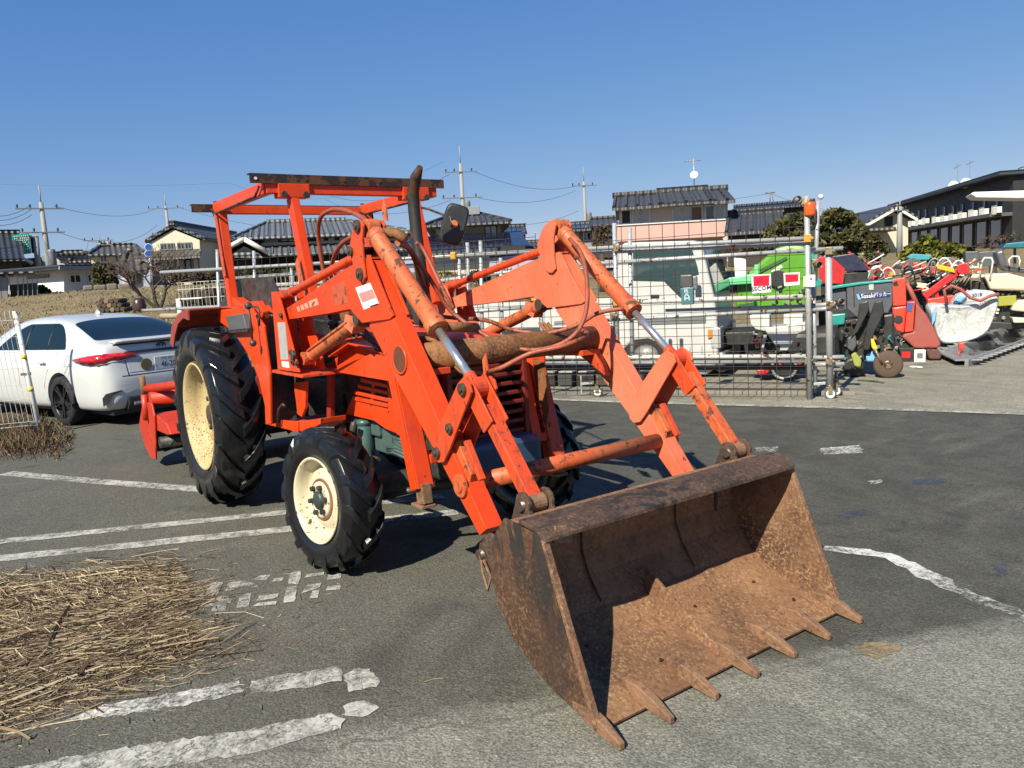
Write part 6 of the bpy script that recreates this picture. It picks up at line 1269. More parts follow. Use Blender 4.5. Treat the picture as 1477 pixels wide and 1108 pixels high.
# traditional tiled house
h = Hs('tiled_farmhouse', 'large traditional farmhouse with broad grey tiled roof seen through the canopy frame', 'house', 430, 44)
zE = h.p(440, 341)[1]; zR = h.p(440, 313)[1]; x = lambda q, y=340: h.p(q, y)[0]
h.hip(x(338), x(594), zE, x(384), x(506), zR, 8, -1.0, m_rf2, 'roof', .14, .42)
h.wall([(372, 400), (372, 338), (560, 334), (560, 395)], 6, m_wd)
zl = h.p(440, 368)[1]; zl2 = h.p(440, 353)[1]; V = [(x(366), -2.6, zl), (x(598), -2.6, zl), (x(580), 0, zl2), (x(376), 0, zl2)]
MB().add(V+[(a, b, c-.14) for a, b, c in V], [(0,1,2,3), (7,6,5,4), (0,4,5,1), (1,5,6,2), (3,2,6,7), (0,3,7,4)]).build('lower_roof', m_rf2, h.t)
rb = MB()
for i in range(int((x(596)-x(368))/.42)): xx = x(368)+.42*i; rb.bar((xx, -2.62, zl+.03), (min(max(xx, x(377)), x(579)), 0, zl2+.03), .10, .07)
rb.build('tile_rows', m_rf2, h.t); MB().bar((x(376), -.05, zl2+.08), (x(580), -.05, zl2+.08), .16, .16).build('ridge', m_plw, h.t)
for q in (358, 368, 406, 417, 428, 458, 474, 490): h.ext('plaster_panel', [(q, 342.5), (q+8.5, 342.2), (q+8.5, 347.5), (q, 347.8)], -.04, -.005, m_plw, 0) if q > 371 else None
h.ext('loft_shutter', [(381, 342.5), (401, 341.5), (401, 350), (381, 350.5)], -.05, -.005, m_silv, 0)
pg = Hs('entrance_porch', 'ornate tiled entrance porch gable in front of the farmhouse', 'porch', 352, 40); 
for a, b in (((331, 362), (352, 351)), ((352, 351), (386, 370))): A_, B_ = pg.p(*a), pg.p(*b); MB().prism([A_, B_, (B_[0], B_[1]+.2), (A_[0], A_[1]+.2)], -.8, 3).build('roof', m_rf2, pg.t); MB().tube([(A_[0], -.85, A_[1]+.15), (B_[0], -.85, B_[1]+.15)], .13, 6).build('ridge_tiles', m_plw, pg.t)
pg.ext('gable', [(336, 366), (352, 355), (376, 367)], -.2, 0, m_plw, 0); pg.ext('porch_eave', [(326, 372), (340, 364), (372, 364), (380, 372)], -1, .5, m_rf2, .02); pg.ext('porch_wall', [(332, 405), (332, 372), (374, 372), (374, 403)], .0, 2.5, m_wd, 0)

# houses behind the mirror and between the poles
h = Hs('solar_roof_house', 'house with hipped tile roof above a lower wing of dark solar panels', 'house', 670, 42)
x = lambda q, y=330: h.p(q, y)[0]; zz = lambda y, q=675: h.p(q, y)[1]
h.wall([(628, 372), (628, 322), (722, 320), (722, 370)], 6, pm_('tan plaster', (.36, .30, .22), .8, var=.1)); h.hip(x(614), x(736), zz(324), x(655), x(694), zz(302), 7.5, -.9, m_rf, rib=.5); h.ext('roof_tower', [(675, 310), (675, 298), (692, 297), (692, 309)], 2, 4, m_plg, .02)
h.window(632, 326, 652, 336); h.window(700, 327, 716, 340, m_wd, m_crt); 
V = [(x(596, 366), -4.5, zz(367)), (x(712, 366), -4.5, zz(367)), (x(712, 340), 0, zz(338)), (x(606, 340), 0, zz(338))]; MB().add(V+[(a, b, c-.14) for a, b, c in V], [(0,1,2,3), (7,6,5,4), (0,4,5,1), (1,5,6,2), (3,2,6,7), (0,3,7,4)]).build('wing_roof', m_rf, h.t)
h.wall([(604, 400), (604, 366), (706, 366), (706, 398)], 3.6, m_pl, 'wing_wall', -3.8)
m_sol = glassy('solar glass', (.01, .013, .03), .12)
for i in range(5):
    for j in range(2):
        x0_ = x(608)+i*1.05; t0, t1 = .1+j*.42, .48+j*.42; P = [(x0_, -4.5+4.5*t0, zz(367)+(zz(338)-zz(367))*t0+.06), (x0_+1.0, -4.5+4.5*t0, zz(367)+(zz(338)-zz(367))*t0+.06), (x0_+1.0, -4.5+4.5*t1, zz(367)+(zz(338)-zz(367))*t1+.06), (x0_, -4.5+4.5*t1, zz(367)+(zz(338)-zz(367))*t1+.06)]
        MB().add(P+[(a, b, c-.03) for a, b, c in P], [(0,1,2,3), (7,6,5,4), (0,4,5,1), (1,5,6,2), (2,6,7,3), (3,7,4,0)]).build('solar_panel', m_sol, h.t)
h.window(664, 377, 690, 394, m_fw, m_crt); h.window(616, 378, 640, 394, m_fw, m_gls)
def solar_house(px, v, x0, x1, ye, yr, wall, lab, col_=m_rf, n=4, yb=372, rot=0):
    h = Hs('house', lab, 'house', px, v, rot); A_ = h.p(x0, ye); B_ = h.p(x1, ye); rz_ = h.p((x0+x1)/2, yr)[1]; ez = (A_[1]+B_[1])/2
    h.wall([(x0+2, yb), (x0+2, ye), (x1-2, ye), (x1-2, yb)], 5, wall); slope_roof(h, A_[0], B_[0], ez, rz_, -.6, 2.6, col_)
    for i in range(n):
        w_ = (B_[0]-A_[0]-.6)/n; xx = A_[0]+.3+i*w_; f = lambda t: (-.6+3.2*t, ez+(rz_-ez)*t+.06); y0_, z0_ = f(.12); y1_, z1_ = f(.9)
        P = [(xx, y0_, z0_), (xx+w_-.05, y0_, z0_), (xx+w_-.05, y1_, z1_), (xx, y1_, z1_)]; MB().add(P+[(a, b, c-.03) for a, b, c in P], [(0,1,2,3), (7,6,5,4), (0,4,5,1), (1,5,6,2), (2,6,7,3), (3,7,4,0)]).build('solar_panel', m_sol, h.t)
    if x1-x0 > 25: h.window(x0+6, ye+5, x0+16, ye+14); h.window(x1-16, ye+5, x1-6, ye+14)
    return h
solar_house(738, 50, 718, 760, 337, 323, m_chr2, 'dark house with a pale solar roof beyond the fence')
solar_house(766, 56, 752, 780, 356, 347, m_wd, 'small dark roofed shed beyond the mesh fence', n=0)
solar_house(836, 45, 818, 858, 332, 319, m_plg, 'bluish house with solar panels behind the raised loader arm')
solar_house(868, 40, 852, 892, 325, 311, m_wd, 'dark ribbed roof house beside the pink house', n=0)
solar_house(598, 52, 560, 612, 352, 338, m_pl, 'cream bungalow with solar panels behind the exhaust stack', n=3)
# pink house
h = Hs('pink_house', 'two-storey house with pink balcony wall and dark ribbed tile roof', 'house', 970, 29, R(2))
x = lambda q, y=310: h.p(q, y)[0]; zz = lambda q, y: h.p(q, y)[1]
h.wall([(892, 395), (893, 299), (1050, 291), (1048, 392)], 6, m_plk); ze = zz(960, 296)
slope_roof(h, x(884), x(953), ze, ze+(zz(925, 274)-zz(925, 298)), -.6, 2.0, m_rf, rib=.42); slope_roof(h, x(952), x(1027), ze+.02, ze+(zz(990, 266)-zz(990, 293)), -.65, 2.1, m_rf, rib=.42); slope_roof(h, x(1027.5), x(1058), ze-.02, ze+(zz(1040, 265)-zz(1040, 290)), -.6, 2.1, m_rf, rib=.42)
h.ext('balcony', [(890, 349), (890, 326), (1046, 317), (1046, 341)], -1.2, -1.05, m_plp, .01); h.ext('balcony_rail', [(889, 326), (889, 324.5), (1047, 315.5), (1047, 317)], -1.25, -1.0, m_fw, 0); h.ext('balcony_floor', [(891, 350), (891, 348), (1046, 340), (1046, 342)], -1.05, -.02, m_plk, 0)
for q, w_, mt in ((897, 12, m_wd), (913, 11, m_crt), (925, 11, m_crt), (971, 12, m_crt), (985, 11, m_crt), (998, 14, pm_('brown shutter', (.22, .13, .09), .7)), (1018, 12, m_gls), (1031, 13, m_crt)):
    s_ = (q-890)*.052; h.window(q, 305-s_, q+w_, 322-s_, m_fw, mt, 1)
zd = h.p(1001, 254, 2.05)[1]; zm = h.p(1001, 228, 2.05)[1]; xd = h.p(1001, 254, 2.05)[0]
MB().tube([(xd, 2.05, zd-.6), (xd, 2.05, zm)], .02, 6).build('aerial_mast', m_gal, h.t); mb = MB()
for i in range(6): mb.tube([(xd-.3+i*.11, 2.05-.2, zm-.1), (xd-.3+i*.11, 2.05+.2, zm-.1)], .010, 4)
mb.tube([(xd-.3, 2.05, zm-.1), (xd+.25, 2.05, zm-.1)], .012, 4); mb.build('aerial', m_gal, h.t); MB().lathe([(.001, .03), (.08, .04), (.15, .07), (.155, .06), (.08, .02), (.001, .01)], (xd, 1.9, zd), (-.2, -1, .4), 20).build('dish', m_fw, h.t)
h = Hs('ribbed_roof_wing', 'single-storey wing with broad dark ribbed roof beside the pink house', 'house', 1095, 27); a_ = h.p(1046, 337); b_ = h.p(1132, 333); slope_roof(h, a_[0], b_[0], a_[1], h.p(1095, 301)[1], -.8, 2.2, m_rf, rib=.40); h.wall([(1050, 385), (1050, 337), (1130, 333), (1130, 383)], 5, m_wd)
h = Hs('long_metal_roof', 'long building with blue black metal roof behind the pines', 'building', 1110, 44); a_ = h.p(1056, 304); b_ = h.p(1180, 300); slope_roof(h, a_[0], b_[0], a_[1], h.p(1110, 289)[1], -.8, 3.5, m_rfn); h.wall([(1060, 372), (1060, 303), (1176, 299), (1176, 370)], 6, m_chr2); h.window(1135, 309, 1143, 316, m_fw, m_crt, 1)
# yellow gable house, dark apartment block
h = Hs('yellow_house', 'pale yellow gable house half hidden by the apartment block', 'house', 1270, 47, R(20)); h.wall([(1244, 372), (1244, 328), (1286, 305), (1310, 316), (1310, 370)], 7, m_pl); P_ = [h.p(1234, 331), h.p(1287, 301), h.p(1316, 318)]
for a, b in ((0, 1), (1, 2)): A_, B_ = P_[a], P_[b]; MB().prism([A_, B_, (B_[0], B_[1]+.22), (A_[0], A_[1]+.22)], -.7, 8).build('roof', m_rf, h.t); MB().prism([(A_[0], A_[1]-.12), (B_[0], B_[1]-.12), (B_[0], B_[1]+.05), (A_[0], A_[1]+.05)], -.76, -.705).build('barge_board', m_fw, h.t)
h.window(1277, 314, 1286, 325, m_wd, m_gls, 2); h.ext('porch_roof', [(1250, 334), (1254, 329), (1292, 327), (1294, 333)], -1.5, 0, m_rfb, .02)
uL, zL = atv(1298, 299, 60); uR, zR_ = atv(1462, 253, 42); AL, AR = uvz(uL, 60, 0), uvz(uR, 42, 0); ang = math.atan2(AR.y-AL.y, AR.x-AL.x)
class Ab(Hs):
    def __init__(s, name, label, cat): s.z0 = 1.6; s.O = Vector((AL.x, AL.y, 1.6)); s.d = Vector((math.cos(ang), math.sin(ang), 0)); s.n = Vector((-s.d.y, s.d.x, 0)); s.t = thing(name, label, cat, s.O, ang)
h = Ab('apartment_block', 'long charcoal apartment block with a row of white air conditioner cages', 'building'); Lx = (AR-AL).length; zt_ = h.p(1298, 299)[1]; z2 = h.p(1462, 253)[1]
h.t['z'] = 0; MB().prism([(0, -.3), (Lx, -.3), (Lx, z2), (0, zt_)], 0, 8).build('wall', m_chr2, h.t); MB().prism([(-.3, zt_), (Lx+.3, z2), (Lx+.3, z2+.25), (-.3, zt_+.25)], -.8, 8.5).build('roof', m_rfn, h.t)
MB().b2(Lx+.01, Lx+9, .6, 8, -.3, z2-.6).build('end_wall', pm_('mid grey render', (.055, .055, .06), .7, var=.15), h.t); MB().b2(0, Lx, -1.1, 0, h.p(1375, 322)[1]-.1, h.p(1375, 322)[1]+.08).build('walkway', pm_('grey slab edge', (.10, .10, .11), .7), h.t)
for q, y in ((1307.7, 323.5), (1316, 322.4), (1326, 320.8), (1336, 319), (1351, 317.4), (1363, 316), (1375.7, 314), (1389, 311.7), (1404.6, 308.7), (1420.6, 306.4), (1439, 304)):
    a_ = h.p(q, y+4, -.8); c_ = sub('air_conditioner', h.t, (a_[0], -.8, a_[1])); MB().b2(-.22, .22, -.12, .12, .02, .34).build('case', m_fw, c_, .02); mb = MB()
    for i in range(6): mb.b2(-.27+i*.105, -.25+i*.105, -.2, -.18, -.05, .40)
    for z in (-.05, .39): mb.b2(-.28, .28, -.205, -.175, z, z+.02)
    mb.build('cage', m_fw, c_); h.window(q-1.6, y-16, q+.8, y-6, m_gry, m_crt, 1)
for i in range(9): xx = .8+i*(Lx-1.5)/9; w_ = sub('doorway', h.t); MB().b2(xx, xx+1.3, -.02, -.005, .3, 2.2).build('pane', m_gls, w_); MB().b2(xx-.07, xx, -.05, 0, .3, 2.2).b2(xx+1.3, xx+1.37, -.05, 0, .3, 2.2).b2(xx-.07, xx+1.37, -.05, 0, 2.2, 2.28).build('frame', m_gry, w_)
for q, y in ((1383, 268), (1401, 264)): a_ = h.p(q, y); MB().lathe([(.001, .03), (.15, .04), (.29, .11), (.30, .10), (.15, .02), (.001, .0)], (a_[0], -.3, a_[1]), Matrix.Rotation(-ang, 3, 'Z') @ (Vector((CAM.x, CAM.y, 3))-AL), 18).build('dish', m_fw, h.t); MB().tube([(a_[0], -.1, a_[1]-.8), (a_[0], -.1, a_[1]+1.3)], .014, 6).tube([(a_[0]-.5, -.1, a_[1]+1.1), (a_[0]+.6, -.1, a_[1]+1.2)], .014, 5).build('aerial', m_gry, h.t)
MB().tube([(h.p(1440, 258)[0], 1, h.p(1440, 258)[1]), (h.p(1440, 258)[0], 1, h.p(1440, 245)[1]), (h.p(1458, 240)[0], 1, h.p(1458, 240)[1]), (h.p(1458, 252)[0], 1, h.p(1458, 252)[1])], .03, 5).build('roof_hatch_rail', m_gry, h.t)

# ---------------------------------------------------------------- poles and wires
def upole(px_t, y_t, v, arms, label, r=.15, hgt_pin=.8, sign_=False):
    u, _ = atv(px_t, y_t, v); zt = atv(px_t, y_t, v)[1]; z0 = gz(u, v); o = thing('utility_pole', label, 'pole', uvz(u, v, z0), ROTV); H_ = zt-z0
    MB().tube([(0, 0, 0), (0, 0, H_*.5), (0, 0, H_)], [r*.85, r*.72, r*.55], 12).build('shaft', m_con, o); MB().tube([(0, 0, H_), (0, 0, H_+hgt_pin)], .03, 6).build('lightning_rod', m_con, o)
    for dz, w, a in arms:
        d_ = Vector((math.cos(a), math.sin(a), 0)); MB().bar(-d_*w/2+Vector((0, -.12, H_-dz)), d_*w/2+Vector((0, -.12, H_-dz)), .06, .06).build('crossarm', m_gry, o)
        for q in (-.46, -.2, .34): MB().lathe([(.02, 0), (.05, .05), (.03, .09), (.05, .13), (.02, .17)], d_*w*q+Vector((0, -.12, H_-dz+.04)), (0,0,1), 8).build('insulator', m_cb, o)
    MB().lathe([(.001, -.4), (.16, -.4), (.18, -.3), (.18, .3), (.16, .4), (.001, .4)], (.28, -.15, H_-2.6), (0,0,1), 12).build('transformer', m_gry, o)
    return lambda dx, dz: uvz(u, v, 0)+RV*dx+Vector((0, 0, zt-dz))
pA = upole(59, 292, 38, ((.3, 2.0, .5), (1.4, 1.8, .5), (3.2, 1.4, .4)), 'concrete utility pole with three crossarms behind the white cottage', .17)
pB = upole(239, 297, 62, ((.2, 2.6, .2), (2.2, 2.4, .2), (3.6, 1.6, .5)), 'slim utility pole behind the cream gable house', .17)
pC = upole(664, 236, 48, ((.5, 1.9, .1), (2.0, 2.4, .1), (5.2, 1.2, .3)), 'tall utility pole rising behind the hipped-roof house', .18, 1.0)
pD = upole(842, 262, 58, ((.3, 1.8, .1), (3.0, 1.6, .4), (4.3, 1.6, .4)), 'utility pole standing behind the raised left loader arm', .17, 1.0)
pE = upole(1298, 298, 40, ((.2, .8, .2),), 'plain concrete pole beside the yellow gable house', .18, .3)
pF = upole(143, 345, 60, ((.1, 2.0, .3),), 'short utility pole above the bluish grey far house', .12, .2)
pG = upole(155, 348, 46, ((.2, .6, .3),), 'pale pole in front of the weathered grey roof', .14, .2)
def wire(a, b, sag, lab, r=.011):
    P = []
    for i in range(15):
        t = i/14; P.append(a.lerp(b, t)-Vector((0, 0, sag*4*t*(1-t))))
    o = MB().tube([p-a for p in P], r, 5, False).build('overhead_wire', m_cb, None, fix=False); o.location = a; tag(o, lab, 'wire', 'overhead wires between poles')
def far(px, py, v): u, z = atv(px, py, v); return uvz(u, v, z)
TM = ('topmost', 'middle', 'lowest')
for i, dz in enumerate((.2, 1.4, 3.2)): wire(pA(.6, dz), pB(-.8, dz), .5 if dz < 1 else .9, TM[i]+' wire sagging from the three-arm pole to the slim pole')
for i, y in enumerate((295, 301, 308, 340)): wire(far(-60, y, 34), pA(-.5, (y-292)*.034), .5, ('topmost', 'second', 'third', 'lowest')[i]+' wire arriving at the three-arm pole from beyond the carport')
for i, dz in enumerate((.1, 2.1, 3.5)): wire(pB(.8, dz), far(480, 330+dz*6, 70), .6, TM[i]+' wire from the slim pole to behind the tiled farmhouse roof')
wire(pA(0, 5.2), pF(-.8, .1), .7, 'low wire from the three-arm pole to the short far pole'); wire(pF(.6, 0), far(230, 352, 66), .6, 'wire from the short far pole towards the cream house gable')
for i, dz in enumerate((.5, 2.0)): wire(pC(.8, dz), pD(-.6, .3 if dz < 1 else .6), .55, ('upper', 'lower')[i]+' of two wires sagging between the tall pole and the pole behind the loader arm')
for i, (dz, y) in enumerate(((.6, 262), (2.1, 270), (4.0, 300), (4.6, 306), (5.3, 300))): wire(pC(-.7, dz), far(470, y+18, 70), 1.0, ('topmost', 'second', 'third', 'fourth', 'lowest')[i]+' wire running from the tall pole behind the canopy frame')
for i, (dz, y) in enumerate(((5.2, 313), (3.3, 298))): wire(pC(.5, dz), pD(-.5, dz*.62), .6, ('low', 'taut middle')[i]+' service wire from the hipped-roof house pole to the loader-arm pole')
for i, (dz, y) in enumerate(((3.0, 300), (4.3, 310))): wire(pD(.4, dz), far(905, y+8, 55), .6, ('upper', 'lower')[i]+' wire from the loader-arm pole to the pink house eave')
wire(far(1000, 292, 60), far(1110, 279, 60), .1, 'short wire between the pink house and the roof bracket'); wire(far(1110, 279, 60), far(1477, 285, 52), 1.5, 'long wire crossing above the pines to the apartment block'); wire(far(1140, 293, 62), pE(-.2, .2), .4, 'wire ending at the plain concrete pole by the yellow house')
wire(far(-80, 262, 110), far(330, 264, 110), .5, 'high pale wire crossing open sky above the cream house'); wire(far(330, 264, 110), far(640, 233, 90), 3.0, 'high pale wire rising above the canopy frame to the tall pole')
o = Hs('roof_bracket', 'small wire bracket on the long metal roof', 'bracket', 1112, 60, z=0); zt = o.p(1112, 278)[1]; MB().tube([(0, 0, zt-.9), (0, 0, zt)], .05, 6).tube([(-.35, 0, zt), (.35, 0, zt)], .05, 6).tube([(.3, 0, zt-.9), (.1, 0, zt)], .03, 5).tube([(0, 0, gz(*[atv(1112, 278, 60)[0], 60])), (0, 0, zt-.9)], .06, 6).build('mast', m_gry, o.t)

# green board sign, blue round sign
h = Hs('green_sign_board', 'green board sign with rows of small white lettering on a tall pole', 'sign', 32, 44); h.ext('board', [(17, 339), (42, 336.5), (45.5, 365), (21, 368)], 0, .35, pm_('sign green', (.0, .30, .20), .4, var=.1), .02)
for r_ in range(8):
    for c_ in range(8):
        x_ = 19.5+c_*2.75+r_*.48+(.6 if r_ % 2 else 0); y_ = 340.5+r_*3.2-c_*.25
        if random.random() < .86 and c_ < 8: h.ext('character', [(x_, y_), (x_+random.uniform(1.2, 1.9), y_-.1), (x_+1.7, y_+1.6), (x_+.2, y_+1.7)], -.02, -.005, m_sgn, 0)
h.ext('back_board', [(43, 340), (47, 342), (49, 365), (46, 365)], .36, .6, m_rfn, 0); h.pipe('pole', [(51, 340), (57, 400)], .3, .16, m_con); h.pipe('arm', [(40, 341), (53, 342)], .2, .06, m_gal)
h = Hs('blue_round_signs', 'two blue round traffic signs on one post by the cream house', 'sign', 214, 35); 
for y in (356.5, 366): q = h.p(214, y); MB().disc((q[0], 0, q[1]), (0,1,0), .18, .02, 20).build('disc', pm_('sign blue', (.01, .14, .50), .4), h.t); MB().lathe([(.14, -.014), (.16, -.014), (.16, -.011), (.14, -.011)], (q[0], 0, q[1]), (0,1,0), 20).build('rim', m_sgn, h.t)
q = h.p(214, 354); MB().tube([(q[0], .03, 0), (q[0], .03, q[1])], .03, 8).build('post', m_gal, h.t)

# ---------------------------------------------------------------- trees, hedges, field things
def leafs(mb, c, r, n, s, flat=1.0):
    for i in range(n):
        d = Vector((random.gauss(0, 1), random.gauss(0, 1), random.gauss(0, 1))).normalized()*(random.random()**.38); p = Vector((c[0]+d.x*r[0], c[1]+d.y*r[1], c[2]+d.z*r[2]))
        a = Vector((random.gauss(0, 1), random.gauss(0, 1), random.gauss(0, 1)*flat)).normalized(); b = a.cross(Vector((random.gauss(0, 1), random.gauss(0, 1), random.gauss(0, 1)))).normalized(); k_ = s*random.uniform(.5, 1.2)
        mb.add([p-a*k_, p+b*k_*.45, p+a*k_, p-b*k_*.45], [(0,1,2,3)])
m_bark = pm_('bark', (.07, .05, .036), .9, var=.4, scale=8)
m_pin_ = islands('pine needles', [(0, (.028, .034, .013)), (.5, (.075, .078, .028)), (.85, (.14, .125, .05)), (1, (.20, .165, .075))], .7, .15)
m_ylf = islands('yellow green leaves', [(0, (.035, .05, .01)), (.5, (.10, .115, .02)), (.85, (.24, .22, .03)), (1, (.33, .27, .05))], .6, .2)
m_hdg = islands('hedge leaves', [(0, (.022, .026, .010)), (.6, (.06, .062, .022)), (1, (.11, .10, .04))], .8, .1); m_brb = islands('winter shrub leaves', [(0, (.035, .024, .016)), (.6, (.09, .062, .04)), (1, (.14, .10, .06))], .85, .1)
def tree(px, v, y_t, clumps, mat_, label, name='tree', n=260, s=.14, flat=1.0, cat='tree', group=None, trunk=True):
    h = Hs(name, label, cat, px, v, group=group); mb = MB(); tk = MB(); x0 = h.p(px, 380)[0]; lim = []
    for x, y, rx, ry in clumps:
        c_ = h.p(x, y); k_ = v/F; yy = random.uniform(-.5, .5)*rx*k_; leafs(mb, (c_[0], yy, c_[1]), (rx*k_, rx*k_*.9, ry*k_), n, s, flat); lim.append((c_[0], yy, c_[1]))
    if trunk:
        zc = sum(l[2] for l in lim)/len(lim); tk.tube([(x0, 0, -.1), (x0+.05, 0, zc*.4), (x0, .05, zc*.8)], [.16, .12, .07], 8)
        for l in lim: tk.tube([(x0+.03, .02, zc*random.uniform(.35, .7)), (l[0]*.5, l[1]*.5, l[2]*.7), l], [.06, .04, .015], 6)
        tk.build('trunk', m_bark, h.t)
    mb.build('crown', mat_, h.t, fix=False); return h
tree(1150, 25, 310, [(1118, 335, 14, 9), (1135, 325, 16, 10), (1152, 318, 14, 9), (1128, 348, 18, 10), (1150, 340, 16, 12), (1112, 352, 12, 8)], m_pin_, 'rounded dark pine tree behind the green harvester', 'pine_tree', 420, .16)
tree(1205, 23, 305, [(1188, 322, 16, 10), (1205, 312, 18, 9), (1222, 318, 15, 9), (1236, 332, 14, 9), (1195, 345, 18, 12), (1220, 345, 20, 12), (1240, 352, 12, 10), (1215, 366, 18, 10), (1183, 358, 14, 10)], m_pin_, 'broad layered pine tree beside the gate end posts', 'pine_tree', 420, .15)
tree(1350, 19, 340, [(1318, 362, 14, 9), (1335, 350, 14, 10), (1352, 358, 16, 10), (1372, 360, 16, 9), (1392, 364, 12, 7), (1345, 368, 20, 8), (1310, 370, 12, 6)], m_ylf, 'yellow green broadleaf shrub below the apartment block', 'shrub', 300, .10, 1, 'shrub')
tree(1266, 30, 340, [(1262, 350, 10, 12), (1272, 360, 10, 10), (1256, 366, 9, 8)], m_hdg, 'dark clipped conifer beside the concrete pole', 'conifer', 300, .13)
tree(1430, 26, 330, [(1428, 350, 18, 12), (1455, 345, 16, 12)], m_brb, 'thin leafless shrub in front of the grey end wall', 'shrub', 60, .10, 1, 'shrub')
tree(1240, 21, 370, [(1238, 380, 10, 7), (1255, 378, 12, 6), (1262, 370, 8, 6)], islands('camellia', [(0, (.03, .05, .02)), (.7, (.07, .09, .04)), (1, (.35, .12, .14))], .6), 'pink flowering shrub below the pine', 'shrub', 160, .08, 1, 'shrub')
h = Hs('clipped_hedge', 'tall square clipped hedge beside the white cottage', 'hedge', 151, 31); mb = MB(); a_ = h.p(136, 386); b_ = h.p(166, 418)
for i in range(2600): 
    p = Vector((random.uniform(a_[0], b_[0]), random.uniform(-.8, .8), random.uniform(0, a_[1]))); 
    ax_ = random.choice('xyz'); 
    if ax_ == 'x': p.x = random.choice((a_[0], b_[0]))+random.gauss(0, .05)
    elif ax_ == 'y': p.y = -.8+random.gauss(0, .05)
    else: p.z = a_[1]+random.gauss(0, .05)
    leafs(mb, p, (.05, .05, .05), 1, .11)
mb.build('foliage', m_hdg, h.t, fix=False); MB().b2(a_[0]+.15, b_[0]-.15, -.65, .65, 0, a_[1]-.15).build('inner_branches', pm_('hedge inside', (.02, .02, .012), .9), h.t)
for px, v, cl, lab in ((60, 29, [(60, 420, 8, 8), (66, 423, 7, 6)], 'small round green bush beside the carport'), (258, 28, [(258, 402, 14, 8)], 'rounded brown clipped azalea before the cream house'), (284, 28, [(284, 402, 12, 8)], 'second brown clipped azalea beside the canopy post'), (296, 30, [(304, 400, 12, 7)], 'darker clipped azalea hidden behind the canopy post')): tree(px, v, 0, cl, m_brb if px > 100 else m_hdg, lab, 'bush', 700, .09, 1, 'bush', None, False)
h = tree(400, 25, 0, [(345, 398, 14, 8), (368, 400, 16, 9), (392, 399, 16, 9), (418, 398, 16, 9), (445, 397, 16, 9), (475, 396, 16, 9), (505, 395, 16, 9), (535, 394, 14, 8)], m_hdg, 'long dark green hedge behind the concrete wall', 'hedge', 420, .13, 1, 'hedge', None, False)
tree(545, 27, 0, [(600, 405, 14, 8), (640, 402, 16, 8), (690, 398, 18, 8), (730, 398, 14, 8)], m_hdg, 'low ragged hedge below the solar panel house', 'hedge', 260, .13, 1, 'hedge', None, False)
tree(868, 32, 0, [(868, 338, 10, 14), (862, 352, 8, 8)], m_brb, 'brown leafed tree beside the pink house', 'tree', 260, .12)
tree(1075, 22, 0, [(1062, 362, 16, 8), (1085, 358, 12, 6), (1100, 352, 10, 6)], m_brb, 'brown garden shrub in front of the ribbed roof wing', 'shrub', 200, .11, 1, 'shrub', None, False)
# garden bare tree, jar, wood stack, moss tree on the field
h = Hs('bare_tree', 'small leafless garden tree with forked trunk on the raised field', 'tree', 232, 20); tk = MB(); tw2 = MB()
def grow(p, d, L, r, n):
    q = p+d*L; m_ = (p+q)/2+Vector((random.uniform(-1, 1), random.uniform(-1, 1), 0))*L*.08; (tk if r > .012 else tw2).tube([p, m_, q], [r, r*.85, r*.7], 5 if r > .01 else 3, False)
    if n == 0: return
    for i in range(random.choice((2, 3, 3))):
        dd = (d+Vector((random.gauss(0, .6), random.gauss(0, .5), random.gauss(.08, .35)))).normalized(); grow(q, dd, L*random.uniform(.6, .85), r*.62, n-1)
bs = h.p(229, 444); b0_ = Vector((bs[0], 0, 0))
for d in ((-.7, .1, .75), (-.15, 0, 1), (.35, .1, .9)): grow(b0_, Vector(d).normalized(), .55, .05, 5)
tk.build('trunk', m_bark, h.t, fix=False); tag(tw2.build('twigs', pm_('grey twigs', (.14, .10, .08), .9), h.t, fix=False), kind='stuff')
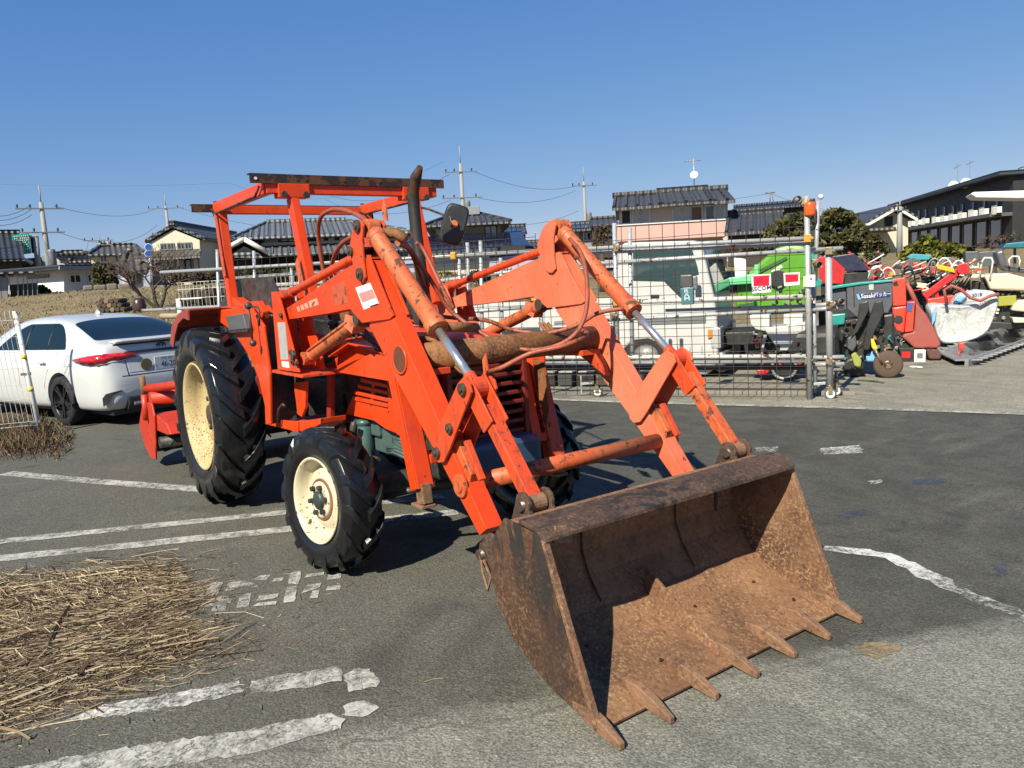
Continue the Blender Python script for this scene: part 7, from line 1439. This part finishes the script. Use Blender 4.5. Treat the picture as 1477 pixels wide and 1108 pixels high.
def field_at(px, py):                    # where the ray meets the raised field
    v = 13.0
    while v < 40:
        u, z = atv(px, py, v)
        if z <= gz(u, v): return uvz(u, v, gz(u, v)), v
        v += .1
    u, z = atv(px, py, 18); return uvz(u, 18, gz(u, 18)), 18
P_, v_ = field_at(202, 451); o = thing('clay_jar', 'large brown glazed jar standing upside down on the field', 'jar', P_); kk = v_/F
MB().lathe([(.001, 0), (8.2*kk, 0), (9.2*kk, 6*kk), (9*kk, 12*kk), (7.5*kk, 17*kk), (5*kk, 20.5*kk), (.001, 21*kk)], (0,0,0), (0,0,1), 24).build('body', pm_('brown glaze', (.055, .035, .028), .3, var=.25, scale=6), o); MB().lathe([(8.3*kk, .0), (8.9*kk, .0), (8.9*kk, 1.5*kk), (8.3*kk, 1.5*kk)], (0,0,0), (0,0,1), 24).build('lip', pm_('dark glaze', (.03, .02, .018), .3), o)
P_, v_ = field_at(164, 450); o = thing('log_stack', 'small stack of cut logs lying on the field beside the jar', 'logs', P_, ROTV)
for r_, n_ in ((0, 6), (1, 5), (2, 4)):
    for i in range(n_): MB().tube([((i-n_/2)*.13+.06, -.2, .06+r_*.11), ((i-n_/2)*.13+.06+random.uniform(-.03, .03), .35, .06+r_*.11)], .058, 9).build('log', m_bark if (i+r_) % 3 else pm_('pale cut log', (.22, .16, .10), .85), o)
P_, v_ = field_at(150, 449); o = tag(MB().box((0, 0, .06), (.9, .3, .12)).build('field_stone', m_stn, None, .05), 'flat pale stone lying on the dry field', 'stone'); o.location = P_
mb = MB()
for i in range(500): p = uvz(*(lambda t: (atv(303, 430, 15.2)[0]+random.gauss(0, .22), 15.2+random.gauss(0, .2)))(0), 0); mb.add([p+Vector((0, 0, random.uniform(.9, 1.75))), p+Vector((random.gauss(0, .05), random.gauss(0, .05), random.uniform(.9, 1.7))), p+Vector((random.gauss(0, .05), random.gauss(0, .05), random.uniform(.9, 1.7)))], [(0,1,2)])
tag(mb.build('dead_vine', m_brb, None, fix=False), 'clump of dead brown vine hanging on the fence behind the fender', 'vine', None, 'stuff')
